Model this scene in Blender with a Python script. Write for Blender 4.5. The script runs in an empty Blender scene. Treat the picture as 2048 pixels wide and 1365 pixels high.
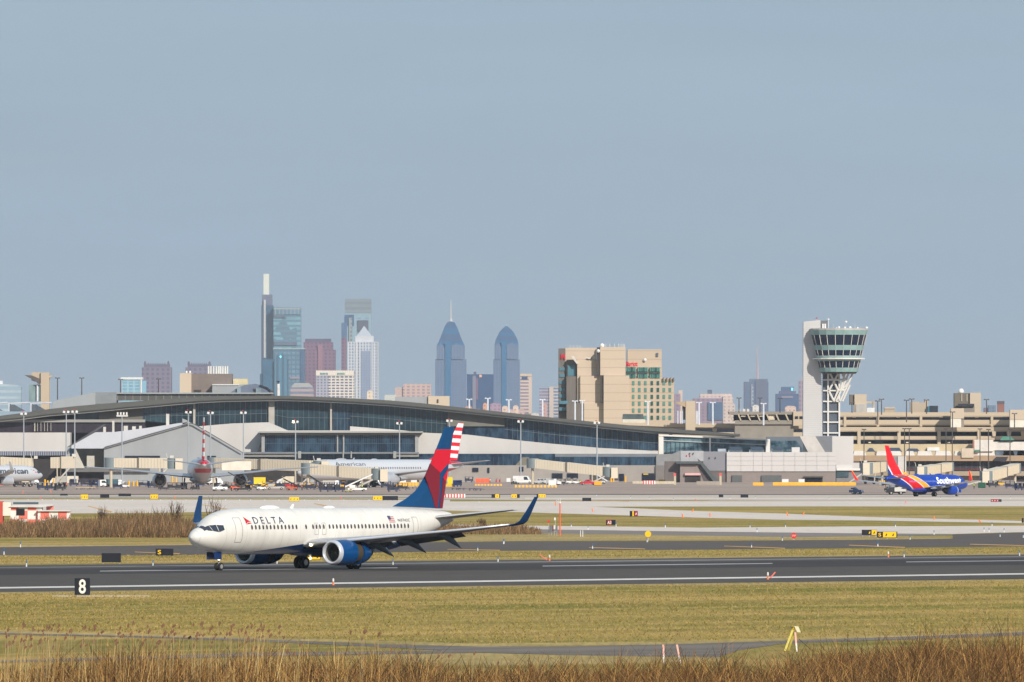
import bpy, bmesh, math, random
import numpy as np
from mathutils import Vector, Matrix
R = math.radians
random.seed(7); rng = np.random.default_rng(7)
# ------------------------------------------------------------------ camera
SC = bpy.context.scene
COL = SC.collection
F = 22000.0; CH = 10.1; HY = 908.0          # focal length in photo pixels, eye height, horizon row (2048 px wide photo)
cam_d = bpy.data.cameras.new("camera"); cam = bpy.data.objects.new("camera", cam_d); COL.objects.link(cam)
cam_d.sensor_width = 36.0; cam_d.lens = F * 36.0 / 2048.0
cam_d.clip_start = 1.0; cam_d.clip_end = 90000.0
cam.location = (0, 0, CH); cam.rotation_euler = (R(90) + math.atan((HY - 682.5) / F), 0, 0)
SC.camera = cam
# ------------------------------------------------------------------ sun and sky
ELEV, AZ = 29.0, 150.0
w = bpy.data.worlds.new("World"); SC.world = w; w.use_nodes = True
nt = w.node_tree; nt.nodes.clear()
out = nt.nodes.new("ShaderNodeOutputWorld"); bg = nt.nodes.new("ShaderNodeBackground")
sky = nt.nodes.new("ShaderNodeTexSky"); sky.sky_type = 'NISHITA'; sky.sun_disc = False
sky.sun_elevation = R(ELEV); sky.sun_rotation = R(AZ); sky.air_density = 1.0; sky.dust_density = 1.2; sky.ozone_density = 1.5
bg.inputs[1].default_value = 0.083
# thin even high cloud tint over the clear sky, with very faint streaks
mixs = nt.nodes.new("ShaderNodeMix"); mixs.data_type = 'RGBA'
tcw = nt.nodes.new("ShaderNodeTexCoord"); mpw = nt.nodes.new("ShaderNodeMapping"); nzw = nt.nodes.new("ShaderNodeTexNoise"); rmw = nt.nodes.new("ShaderNodeMapRange")
mpw.inputs['Scale'].default_value = (14, 14, 160); nzw.inputs['Scale'].default_value = 1.0; nzw.inputs['Detail'].default_value = 5
rmw.inputs['From Min'].default_value = .35; rmw.inputs['From Max'].default_value = .7; rmw.inputs['To Min'].default_value = .80; rmw.inputs['To Max'].default_value = .90
nt.links.new(tcw.outputs['Generated'], mpw.inputs[0]); nt.links.new(mpw.outputs[0], nzw.inputs[0]); nt.links.new(nzw.outputs[0], rmw.inputs['Value'])
nt.links.new(rmw.outputs[0], mixs.inputs[0]); nt.links.new(sky.outputs[0], mixs.inputs[6]); mixs.inputs[7].default_value = (4.08, 5.58, 7.22, 1)
mv = nt.nodes.new("ShaderNodeMapping"); mv.inputs['Scale'].default_value = (9, 9, 75); mv.inputs['Rotation'].default_value = (0, R(3), 0); nv = nt.nodes.new("ShaderNodeTexNoise"); nv.inputs['Scale'].default_value = 1.0; nv.inputs['Detail'].default_value = 6; nv.inputs['Roughness'].default_value = .6
rv = nt.nodes.new("ShaderNodeMapRange"); rv.inputs['From Min'].default_value = .3; rv.inputs['From Max'].default_value = .7; rv.inputs['To Min'].default_value = .965; rv.inputs['To Max'].default_value = 1.05
vs_ = nt.nodes.new("ShaderNodeVectorMath"); vs_.operation = 'SCALE'
nt.links.new(tcw.outputs['Generated'], mv.inputs[0]); nt.links.new(mv.outputs[0], nv.inputs[0]); nt.links.new(nv.outputs[0], rv.inputs['Value']); nt.links.new(mixs.outputs[2], vs_.inputs[0]); nt.links.new(rv.outputs[0], vs_.inputs['Scale'])
nt.links.new(vs_.outputs[0], bg.inputs[0]); nt.links.new(bg.outputs[0], out.inputs[0])
sd = bpy.data.lights.new("sun", 'SUN'); sd.energy = 4.3; sd.angle = R(0.5); sd.color = (1.0, .935, .845)
sun = bpy.data.objects.new("sun", sd); COL.objects.link(sun)
sv = Vector((math.cos(R(ELEV)) * math.sin(R(AZ)), math.cos(R(ELEV)) * math.cos(R(AZ)), math.sin(R(ELEV))))
sun.rotation_euler = sv.to_track_quat('Z', 'Y').to_euler(); sun.location = (300, -300, 400)
SC.view_settings.view_transform = 'Standard'; SC.view_settings.look = 'None'
SC.view_settings.exposure = 0.0; SC.view_settings.gamma = 1.0; SC.view_settings.use_curve_mapping = False
SC.cycles.max_bounces = 6; SC.cycles.volume_bounces = 0; SC.cycles.transparent_max_bounces = 8
SC.cycles.use_denoising = True

# ------------------------------------------------------------------ measure helpers
def XX(px, D): return (px - 1024.0) / F * D
def ZZ(py, D): return CH + (HY - py) / F * D
def DG(py): return F * CH / (py - HY)              # distance of the ground seen in row py

def lin(c): c = c / 255.0; return c / 12.92 if c <= .04045 else ((c + .055) / 1.055) ** 2.4
def rgb(c, k=1.0): return (min(lin(c[0]) * k, .95), min(lin(c[1]) * k, .95), min(lin(c[2]) * k, .95), 1)
# ------------------------------------------------------------------ materials
MATS = {}
class NT:
    def __init__(s, m): s.m = m; s.t = m.node_tree; s.bsdf = s.t.nodes["Principled BSDF"]
    def n(s, typ, **kw):
        o = s.t.nodes.new(typ)
        for k, v in kw.items(): setattr(o, k, v)
        return o
    def l(s, a, b): s.t.links.new(a, b)
    def math(s, op, a, b=None, c=None):
        o = s.n("ShaderNodeMath", operation=op)
        for i, q in enumerate((a, b, c)):
            if q is None: continue
            if isinstance(q, (int, float)): o.inputs[i].default_value = q
            else: s.l(q, o.inputs[i])
        return o.outputs[0]
    def mix(s, f, a, b):
        o = s.n("ShaderNodeMix", data_type='RGBA')
        for i, q in ((0, f), (6, a), (7, b)):
            if isinstance(q, (int, float, tuple)): o.inputs[i].default_value = q
            else: s.l(q, o.inputs[i])
        return o.outputs[2]
    def obj(s):
        tc = s.n("ShaderNodeTexCoord"); sp = s.n("ShaderNodeSeparateXYZ"); s.l(tc.outputs['Object'], sp.inputs[0]); return tc, sp
    def noise(s, vec, scale, detail=4, stretch=None, rough=.55):
        if stretch:
            mp = s.n("ShaderNodeMapping"); mp.inputs['Scale'].default_value = stretch; s.l(vec, mp.inputs[0]); vec = mp.outputs[0]
        nz = s.n("ShaderNodeTexNoise"); nz.inputs['Scale'].default_value = scale; nz.inputs['Detail'].default_value = detail; nz.inputs['Roughness'].default_value = rough
        s.l(vec, nz.inputs[0]); return nz.outputs[0]
    def rng(s, v, a, b, c, d):
        o = s.n("ShaderNodeMapRange"); s.l(v, o.inputs['Value'])
        for k, q in zip(('From Min', 'From Max', 'To Min', 'To Max'), (a, b, c, d)): o.inputs[k].default_value = q
        return o.outputs[0]
def newmat(name, rough=.7, metal=0.0, spec=.5):
    m = bpy.data.materials.new(name); m.use_nodes = True; t = NT(m)
    t.bsdf.inputs['Roughness'].default_value = rough; t.bsdf.inputs['Metallic'].default_value = metal
    t.bsdf.inputs['Specular IOR Level'].default_value = spec
    return t
def mat(name, c, k=1.0, rough=.7, metal=0.0, var=.12, scale=.5, spec=.4, stretch=(1, 1, 1), emit=0):
    if name in MATS: return MATS[name]
    t = newmat(name, rough, metal, spec)
    tc, sp = t.obj(); nz = t.noise(tc.outputs['Object'], scale, 4, stretch)
    v = t.rng(nz, .25, .75, 1 - var, 1 + var)
    mm = t.n("ShaderNodeVectorMath", operation='SCALE'); mm.inputs[0].default_value = rgb(c, k)[:3]; t.l(v, mm.inputs['Scale'])
    t.l(mm.outputs[0], t.bsdf.inputs['Base Color'])
    if emit: t.bsdf.inputs['Emission Color'].default_value = rgb(c); t.bsdf.inputs['Emission Strength'].default_value = emit
    MATS[name] = t.m; return t.m
def glass(name, c, k=1.0, rough=.12, var=.5, scale=.25, stretch=(1, 1, .4), spec=.5):
    return mat(name, c, k, rough, 0, var, scale, spec, stretch)
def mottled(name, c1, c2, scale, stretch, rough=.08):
    """dark curtain glass with blotchy see-through and reflected patches painted into its colour"""
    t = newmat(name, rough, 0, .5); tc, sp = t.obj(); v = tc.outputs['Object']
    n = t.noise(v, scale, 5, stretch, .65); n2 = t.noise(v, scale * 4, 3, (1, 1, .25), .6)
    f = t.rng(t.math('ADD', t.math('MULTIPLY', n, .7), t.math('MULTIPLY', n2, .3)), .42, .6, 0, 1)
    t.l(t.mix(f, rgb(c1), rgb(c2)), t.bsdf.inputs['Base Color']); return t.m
def gridmat(name, wall, win, pw, ph, fw, fh, k=1.0, rough=.6, tone=.25, ox=0.0, oz=0.0, patch=None):
    """wall with rows of windows, in the object's own metres"""
    if name in MATS: return MATS[name]
    t = newmat(name, rough); tc, sp = t.obj()
    u = t.math('ADD', sp.outputs[0], sp.outputs[1])
    a = t.math('LESS_THAN', t.math('FRACT', t.math('DIVIDE', t.math('ADD', u, ox + 5000.0), pw)), fw)
    b = t.math('LESS_THAN', t.math('FRACT', t.math('DIVIDE', t.math('ADD', sp.outputs[2], oz), ph)), fh)
    m = t.math('MULTIPLY', a, b)
    nz = t.rng(t.noise(tc.outputs['Object'], 1.0 / (ph * 2.2), 3), .3, .7, 1 - tone, 1 + tone)
    wn = t.n("ShaderNodeVectorMath", operation='SCALE'); wn.inputs[0].default_value = rgb(win, k)[:3]; t.l(nz, wn.inputs['Scale'])
    nz2 = t.rng(t.noise(tc.outputs['Object'], .02, 3), .3, .7, .92, 1.08)
    wl = t.n("ShaderNodeVectorMath", operation='SCALE'); wl.inputs[0].default_value = rgb(wall, k)[:3]; t.l(nz2, wl.inputs['Scale'])
    src = wn.outputs[0]
    if patch:
        pn = t.noise(tc.outputs['Object'], patch[1], 3, (1, 1, .55)); src = t.mix(t.math('GREATER_THAN', pn, .53), src, rgb(patch[0], k))
    t.l(t.mix(m, wl.outputs[0], src), t.bsdf.inputs['Base Color'])
    MATS[name] = t.m; return t.m

# ------------------------------------------------------------------ mesh builder
class B:
    def __init__(s): s.v = []; s.f = []
    def add(s, vs, fs):
        o = len(s.v); s.v += [tuple(q) for q in vs]; s.f += [tuple(i + o for i in f) for f in fs]; return s
    def box(s, x0, x1, y0, y1, z0, z1):
        return s.add([(x0, y0, z0), (x1, y0, z0), (x1, y1, z0), (x0, y1, z0), (x0, y0, z1), (x1, y0, z1), (x1, y1, z1), (x0, y1, z1)],
                     [(0, 3, 2, 1), (4, 5, 6, 7), (0, 1, 5, 4), (1, 2, 6, 5), (2, 3, 7, 6), (3, 0, 4, 7)])
    def prism(s, pts, y0, y1):                      # outline in x,z pushed back from y0 to y1
        n = len(pts)
        vs = [(x, y0, z) for x, z in pts] + [(x, y1, z) for x, z in pts]
        return s.add(vs, [tuple(range(n)), tuple(range(2 * n - 1, n - 1, -1))] + [(i, i + n, (i + 1) % n + n, (i + 1) % n) for i in range(n)])
    def slab(s, pts, z0, z1):                       # outline in x,y from z0 up to z1
        n = len(pts)
        vs = [(x, y, z0) for x, y in pts] + [(x, y, z1) for x, y in pts]
        return s.add(vs, [tuple(range(n - 1, -1, -1)), tuple(range(n, 2 * n))] + [(i, (i + 1) % n, (i + 1) % n + n, i + n) for i in range(n)])
    def sheet(s, pts, z):
        return s.add([(x, y, z) for x, y in pts], [tuple(range(len(pts)))])
    def tube(s, p0, p1, r0, r1=None, n=8):
        r1 = r0 if r1 is None else r1
        p0 = Vector(p0); p1 = Vector(p1); d = (p1 - p0).normalized()
        a = d.orthogonal().normalized(); b = d.cross(a)
        vs = []
        for p, r in ((p0, r0), (p1, r1)):
            for i in range(n):
                t = 2 * math.pi * i / n; vs.append(p + (a * math.cos(t) + b * math.sin(t)) * r)
        return s.add(vs, [(i, (i + 1) % n, (i + 1) % n + n, i + n) for i in range(n)] + [tuple(range(n - 1, -1, -1)), tuple(range(n, 2 * n))])
    def loft(s, rings, caps=True, closed=True):
        n = len(rings[0]); vs = [p for r in rings for p in r]; fs = []
        for j in range(len(rings) - 1):
            for i in range(n if closed else n - 1):
                k = (i + 1) % n; fs.append((j * n + i, j * n + k, (j + 1) * n + k, (j + 1) * n + i))
        if caps: fs += [tuple(range(n - 1, -1, -1)), tuple((len(rings) - 1) * n + i for i in range(n))]
        return s.add(vs, fs)
    def lathe(s, prof, axis='z', c=(0, 0, 0), n=24, caps=False):   # prof: (pos along axis, radius)
        rings = []
        for a, r in prof:
            ring = []
            for i in range(n):
                t = 2 * math.pi * i / n; q = (r * math.cos(t), r * math.sin(t))
                ring.append((c[0] + a, c[1] + q[0], c[2] + q[1]) if axis == 'x' else (c[0] + q[0], c[1] + q[1], c[2] + a) if axis == 'z' else (c[0] + q[0], c[1] + a, c[2] + q[1]))
            rings.append(ring)
        return s.loft(rings, caps)
    def ball(s, c, r, n=10, sz=1.0):
        m = n // 2
        return s.lathe([(-r * math.cos(math.pi * j / m) * sz, max(r * math.sin(math.pi * j / m), .001)) for j in range(m + 1)], 'z', c, n)
    def build(s, name, material, parent=None, smooth=False, bevel=0.0, fix=True):
        me = bpy.data.meshes.new(name)
        me.from_pydata(s.v, [], s.f)
        if fix and len(s.v) < 60000:
            bm = bmesh.new(); bm.from_mesh(me); bmesh.ops.recalc_face_normals(bm, faces=bm.faces[:])
            if bevel: bmesh.ops.bevel(bm, geom=bm.edges[:], offset=bevel, segments=2, affect='EDGES', profile=.6)
            bm.to_mesh(me); bm.free()
        if smooth:
            me.polygons.foreach_set('use_smooth', [True] * len(me.polygons))
            if smooth != 'all':
                try: me.set_sharp_from_angle(angle=R(38))
                except Exception: pass
        me.materials.append(material); o = bpy.data.objects.new(name, me); COL.objects.link(o)
        if parent is not None: o.parent = parent
        return o

def tag(o, label, cat, group=None, kind=None):
    o['label'] = label
    if cat: o['category'] = cat
    if group: o['group'] = group
    if kind: o['kind'] = kind
    return o
def thing(name, label, cat, loc=(0, 0, 0), rz=0.0, group=None, scale=1.0):
    o = bpy.data.objects.new(name, None); COL.objects.link(o); o.empty_display_size = .5
    o.location = loc; o.rotation_euler = (0, 0, rz); o.scale = (scale,) * 3
    return tag(o, label, cat, group)
def struct(o): o['kind'] = 'structure'; return o
def dup(root, loc, rz=None, label=None, group=None, scale=None):
    kids = {}
    for q in COL.objects:
        if q.parent: kids.setdefault(q.parent.name, []).append(q)
    def cp(o, par):
        c = o.copy(); COL.objects.link(c)
        if par is not None: c.parent = par
        for ch in kids.get(o.name, []): cp(ch, c)
        return c
    r = cp(root, None); r.location = loc
    if rz is not None: r.rotation_euler = (0, 0, rz)
    if label: r['label'] = label
    if group: r['group'] = group
    if scale: r.scale = (scale,) * 3
    return r
class Site:
    """a thing measured in photo pixels at its own real distance D; local x,z in metres"""
    def __init__(s, name, label, cat, px, D, group=None, z0=0.0):
        s.D = D; s.px = px; s.z0 = z0
        s.o = thing(name, label, cat, (XX(px, D), D, z0), 0, group)
    def x(s, px): return (px - s.px) / F * s.D
    def z(s, py): return max(ZZ(py, s.D), 0.0) - s.z0
    def P(s, pts): return [(s.x(a), s.z(b)) for a, b in pts]
    def box(s, b, a0, a1, t, bt, d0, d1): return b.box(s.x(a0), s.x(a1), d0, d1, s.z(bt), s.z(t))
    def bx(s, name, m, a0, a1, t, bt, d0, d1, parent=None):
        b = B(); s.box(b, a0, a1, t, bt, d0, d1); return b.build(name, m, parent or s.o)
    def pr(s, name, m, pts, d0, d1, parent=None):
        b = B(); b.prism(s.P(pts), d0, d1); return b.build(name, m, parent or s.o)
# ------------------------------------------------------------------ lettering
def text_geo(body, size=1.0, cut=None, spacing=1.0, shear=0.0, bold=0.0):
    cu = bpy.data.curves.new("lettering", 'FONT'); cu.body = body; cu.size = size; cu.resolution_u = 3; cu.space_character = spacing; cu.shear = shear; cu.offset = bold
    ob = bpy.data.objects.new("lettering_source", cu); COL.objects.link(ob)
    dg = bpy.context.evaluated_depsgraph_get(); dg.update()
    me = bpy.data.meshes.new_from_object(ob.evaluated_get(dg))
    bm = bmesh.new(); bm.from_mesh(me)
    if cut:
        ys = [v.co.y for v in bm.verts]; y = min(ys) + cut
        while y < max(ys):
            bmesh.ops.bisect_plane(bm, geom=bm.verts[:] + bm.edges[:] + bm.faces[:], plane_co=(0, y, 0), plane_no=(0, 1, 0)); y += cut
    vs = [(v.co.x, v.co.y) for v in bm.verts]; bm.verts.index_update(); fs = [tuple(v.index for v in f.verts) for f in bm.faces]
    bm.free(); bpy.data.objects.remove(ob); bpy.data.curves.remove(cu); bpy.data.meshes.remove(me)
    xs = [a for a, b in vs]; ys = [b for a, b in vs]
    x0, x1, y0, y1 = min(xs), max(xs), min(ys), max(ys)
    return [((a - x0), (b - y0)) for a, b in vs], fs, x1 - x0, y1 - y0
def fit_text(body, x0, x1, z0, z1, y, name, m, parent, **kw):        # flat lettering facing -y in a box
    vs, fs, w_, h_ = text_geo(body, **kw)
    b = B(); b.add([(x0 + a / w_ * (x1 - x0), y, z0 + c / h_ * (z1 - z0)) for a, c in vs], fs)
    return b.build(name, m, parent, fix=False)
# ------------------------------------------------------------------ ground and pavements
def ground_material(name, c1, c2, c3, big=.02):
    t = newmat(name, .95, 0, .1); tc, sp = t.obj(); v = tc.outputs['Object']
    n1 = t.noise(v, big, 6, (.3, 1, 1), .62); n2 = t.noise(v, .35, 4, (1, .12, 1)); n3 = t.noise(v, 3.0, 3, (1, .03, 1)); n4 = t.noise(v, .004, 3); mr = t.n('ShaderNodeMapping'); mr.inputs['Rotation'].default_value = (0, 0, R(-50)); t.l(v, mr.inputs[0]); n5 = t.noise(mr.outputs[0], 1.0, 5, (.004, .11, 1), .6)
    c = t.mix(t.rng(n1, .38, .62, 0, 1), rgb(c1), rgb(c2)); c = t.mix(t.rng(n5, .5, .68, 0, .55), c, rgb((192, 156, 96))); c = t.mix(t.rng(n2, .45, .7, 0, .5), c, rgb(c3))
    s = t.math('MULTIPLY', t.rng(n3, .3, .7, .82, 1.18), t.math('MULTIPLY', t.rng(n4, .3, .7, .92, 1.08), t.rng(n5, .35, .65, .84, 1.14)))
    vm = t.n("ShaderNodeVectorMath", operation='SCALE'); t.l(c, vm.inputs[0]); t.l(s, vm.inputs['Scale']); t.l(vm.outputs[0], t.bsdf.inputs['Base Color'])
    return t.m
M_GRASS = ground_material('turf', (122, 118, 50), (180, 150, 86), (184, 150, 92))
M_DRY = ground_material('dry_turf', (168, 146, 92), (184, 158, 104), (150, 134, 78), .05)
def pave(name, c, k, joint=None, var=.08, dark=None):
    t = newmat(name, .9, 0, .25); tc, sp = t.obj(); v = tc.outputs['Object']
    n1 = t.noise(v, .03, 4, (1, .25, 1)); n2 = t.noise(v, .6, 4, (1, .1, 1))
    s = t.math('MULTIPLY', t.rng(n1, .3, .7, 1 - var, 1 + var), t.rng(n2, .3, .7, .94, 1.06))
    mr = t.n('ShaderNodeMapping'); mr.inputs['Rotation'].default_value = (0, 0, R(-50)); t.l(v, mr.inputs[0]); n3 = t.noise(mr.outputs[0], 1.0, 4, (.006, .55, 1)); s = t.math('MULTIPLY', s, t.rng(n3, .35, .65, 1 - var * 1.1, 1 + var * 1.1))
    if joint:
        a = t.math('LESS_THAN', t.math('FRACT', t.math('DIVIDE', sp.outputs[1], joint)), .05)
        s = t.math('MULTIPLY', s, t.math('SUBTRACT', 1.0, t.math('MULTIPLY', a, .22)))
    vm = t.n("ShaderNodeVectorMath", operation='SCALE'); vm.inputs[0].default_value = rgb(c, k)[:3]; t.l(s, vm.inputs['Scale']); t.l(vm.outputs[0], t.bsdf.inputs['Base Color'])
    return t.m
b = B()
for i in range(-6, 6):
    b.add([(i * 6000, 100, 0), ((i + 1) * 6000, 100, 0), ((i + 1) * 6000, 5000, 0), (i * 6000, 5000, 0)], [(0, 1, 2, 3)])
b.add([(-36000, 5000, 0), (36000, 5000, 0), (36000, 60000, 0), (-36000, 60000, 0), (-36000, -3000, 0), (36000, -3000, 0), (36000, 100, 0), (-36000, 100, 0)], [(0, 1, 2, 3), (4, 5, 6, 7)])
struct(b.build('grass_ground', M_GRASS, fix=False))
def strip(name, m, top, bot, z, kind=True):
    """pavement whose far edge and near edge were read off the photo as (px, py) lists"""
    top = list(top); bot = list(bot)             # the pavement runs on well past both sides of the view
    if top[0][0] <= L and len(top) > 1:
        m_ = ((top[1][1] - top[0][1]) / (top[1][0] - top[0][0]) + (bot[1][1] - bot[0][1]) / (bot[1][0] - bot[0][0])) / 2; top.insert(0, (L - 1500, top[0][1] - m_ * 1500)); bot.insert(0, (L - 1500, bot[0][1] - m_ * 1500))
    if top[-1][0] >= Rr and bot[-1][0] >= Rr:
        m_ = ((top[-1][1] - top[-2][1]) / (top[-1][0] - top[-2][0]) + (bot[-1][1] - bot[-2][1]) / (bot[-1][0] - bot[-2][0])) / 2; m_ = max(m_, -.02); top.append((Rr + 1500, top[-1][1] + m_ * 1500)); bot.append((Rr + 1500, bot[-1][1] + m_ * 1500))
    pts = top + bot[::-1]
    bm_ = B(); bm_.sheet([(XX(a, DG(c)), DG(c)) for a, c in pts], z)
    me = bm_.build(name, m, fix=False)
    if kind: struct(me)
    return me
A_RUN = pave('runway_asphalt', (88, 80, 72), .9, var=.14); A_TAX = pave('taxiway_asphalt', (98, 88, 80), .95); A_OLD = pave('old_asphalt', (134, 124, 116), 1.0)
A_RUB = pave('rubbered_asphalt', (66, 60, 56), .9, var=.18)
CONC = pave('light_concrete', (220, 205, 190), 1.0, 30, .06); CONC2 = pave('weathered_concrete', (200, 184, 166), 1.0, 22, .1)
APR = pave('apron_surface', (168, 147, 132), 1.0, 40, .14); A_DARK = pave('dark_seam', (90, 86, 86), 1.0)
WHT = pave('white_paint', (220, 212, 202), 1.0, var=.1); WHT3 = pave('faded_white_paint', (158, 154, 150), 1.0, var=.25); WHT2 = pave('worn_white_paint', (130, 127, 126), 1.0, var=.2); YEL = pave('yellow_paint', (214, 164, 92), 1.0, var=.2)
GRV = pave('gravel_surface', (122, 111, 99), 1.0, var=.2)
L, Rr = -260, 2310
def ln(a, b_, x=(L, Rr)):                     # straight pixel line through (0,a),(2048,b)
    return [(q, a + (b_ - a) * q / 2048.0) for q in x]
L0 = None
strip('runway', A_RUN, ln(1131.5, 1109.5), ln(1185, 1158.5), .012)
strip('runway_rubber', A_RUB, ln(1139.5, 1117.5), ln(1150.5, 1130), .02)
strip('runway_edge_line', WHT, ln(1175.2, 1147.4), ln(1178.2, 1150.2), .028)
strip('runway_far_edge_line', WHT2, ln(1135.4, 1113.2), ln(1137.4, 1115.2), .028)
def cline(x0, x1):
    f_ = lambda q: 1145.5 + (1122.2 - 1145.5) * q / 2048.0
    strip('runway_centre_dash', WHT3, [(x0, f_(x0) - .9), (x1, f_(x1) - .9)], [(x0, f_(x0) + .9), (x1, f_(x1) + .9)], .028)
cline(-250, -80); cline(200, 795); cline(1085, 1545); cline(1812, 2310)
strip('taxiway', A_TAX, [(L, 1095.5), (0, 1095), (700, 1087), (1050, 1083), (1400, 1082.5), (1700, 1080.5), (1905, 1078), (1906, 1072), (Rr, 1064)],
      [(L, 1112.5), (0, 1111), (300, 1111.5), (1050, 1101.5), (1400, 1100), (1700, 1096.5), (Rr, 1091)], .012)
for a0, y0, a1, y1 in ((1178, 1095.3, 1290, 1098.6), (1448, 1092.2, 1570, 1097.2), (1698, 1090.6, 1810, 1095.4), (1940, 1088.6, 2070, 1092.5), (270, 1104.2, 360, 1108), (895, 1099, 1000, 1101.2)):
    strip('taxiway_yellow_line', YEL, [(a0, y0), (a1, y1 - .6)], [(a0, y0 + 1.0), (a1, y1 + .8)], .02)
strip('taxiway_branch', A_TAX, [(1905, 1069.5), (Rr, 1058.5)], [(1904.8, 1072.2), (Rr, 1064.1)], .0125)
strip('service_road', A_OLD, [(1060, 1059.6), (1400, 1064.6), (1600, 1065.8), (1735, 1067.5), (1905, 1069)], [(1060, 1067), (1400, 1071.8), (1600, 1075), (1735, 1073), (1905, 1070.6)], .012)
strip('concrete_connector', CONC, [(860, 1049), (1050, 1051.8), (1400, 1055.8), (1730, 1053.3), (Rr, 1051)], [(860, 1056), (1050, 1059), (1400, 1064), (1730, 1067.4), (1905, 1068.6), (Rr, 1057.7)], .016)
strip('concrete_connector', CONC, [(860, 1005), (1050, 1012.9), (1190, 1014.2), (1400, 1022.8), (1560, 1027.5), (1735, 1034.5), (2048, 1042.5), (Rr, 1046)],
      [(860, 1021), (1050, 1025.2), (1400, 1036), (1560, 1040), (1735, 1041.5), (2048, 1047), (Rr, 1051)], .014)
strip('far_taxiway', CONC, [(900, 1003.4), (1200, 1003), (Rr, 1002.6)], [(900, 1014), (1190, 1014), (1400, 1013.6), (Rr, 1013)], .012)
strip('concrete_apron_edge', CONC, [(L, 1000.5), (60, 999.2), (900, 1000)], [(L, 1029), (300, 1026.5), (560, 1022), (900, 1020.8)], .012)
strip('taxi_lane', CONC2, [(L, 990.5), (Rr, 990.2)], [(L, 996.3), (700, 997.2), (900, 999.2), (1100, 1001.4), (1250, 1001), (1660, 1002.7), (Rr, 1002.7)], .011)
strip('taxi_lane_line', CONC, [(1050, 996.2), (Rr, 995.6)], [(1050, 998.5), (Rr, 999.6)], .016)
strip('apron_seam', A_DARK, [(L, 988.4), (Rr, 989)], [(L, 990), (Rr, 990.4)], .02)
strip('apron_seam', A_DARK, [(L, 993.9), (1000, 995.4)], [(L, 994.9), (1000, 996.2)], .02)
strip('apron', APR, [(L - 60, 957), (Rr + 60, 957)], [(L, 989.4), (Rr, 989.6)], .01)
for a0, y0, a1, y1, tt in ((176, 1012, 226, 1024, 1.4), (394, 1007.5, 470, 1021, 1.1), (628, 1007, 668, 1014, 1.5), (1150, 1001, 1260, 1003, .6), (1310, 1000, 1420, 1001, .5)):
    strip('taxiway_yellow_line', YEL, [(a0, y0), (a1, y1)], [(a0, y0 + tt), (a1 - 5, y1 + tt)], .024)
# inner service track and the gravel lay-by in the foreground
strip('service_track', GRV, [(L, 1262), (0, 1266.5), (250, 1272), (512, 1279.5), (740, 1289), (960, 1294), (1130, 1294), (1330, 1289.5), (1560, 1283), (1800, 1274.5), (2048, 1265), (Rr, 1256)],
      [(L, 1265), (0, 1269.5), (250, 1275), (512, 1283), (740, 1294), (960, 1306), (1140, 1311), (1330, 1314), (1440, 1315), (1455, 1309), (1480, 1301), (1560, 1288.5), (1800, 1280), (2048, 1271), (Rr, 1262)], .014)
strip('service_track', GRV, [(L, 1325), (0, 1321.5), (300, 1313), (512, 1305.5), (760, 1303.5), (960, 1301.5)], [(L, 1330), (0, 1326), (300, 1319), (512, 1313.5), (760, 1309), (960, 1306.4)], .018)
strip('bare_verge', M_DRY, [(L, 1256), (0, 1260.5), (512, 1275), (960, 1288), (1330, 1284), (1800, 1271), (Rr, 1252)], [(L, 1262), (0, 1266.5), (512, 1279.5), (960, 1294), (1330, 1289.5), (1800, 1274.5), (Rr, 1256)], .006)
strip('bare_verge', M_DRY, [(760, 1309), (960, 1306.4), (1140, 1311), (1440, 1315)], [(760, 1322), (960, 1332), (1140, 1330), (1440, 1322)], .006)
for q in ([(0, 1088), (240, 1090), (700, 1084)], [(0, 1094.8), (240, 1094), (700, 1087)]), ([(900, 1073), (1100, 1067), (1700, 1072), (1900, 1074)], [(900, 1084), (1100, 1082), (1700, 1080.5), (1900, 1078)]), \
         ([(1390, 1024), (1560, 1028), (1735, 1032), (1900, 1031)], [(1390, 1022.9), (1560, 1029), (1735, 1034.4), (1900, 1038)]), ([(0, 1106), (0, 1107)], [(2, 1108), (2, 1109)]), \
         ([(L, 1127), (Rr, 1103)], [(L, 1131.4), (Rr, 1109)]), ([(L, 1187.4), (Rr, 1156)], [(L, 1193), (Rr, 1161)]):
    strip('dry_grass_verge', M_DRY, q[0], q[1], .008)
for o in list(COL.objects):
    if o.name.startswith('bare_verge') or o.name.startswith('dry_grass_verge'): o['kind'] = 'structure'

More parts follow.
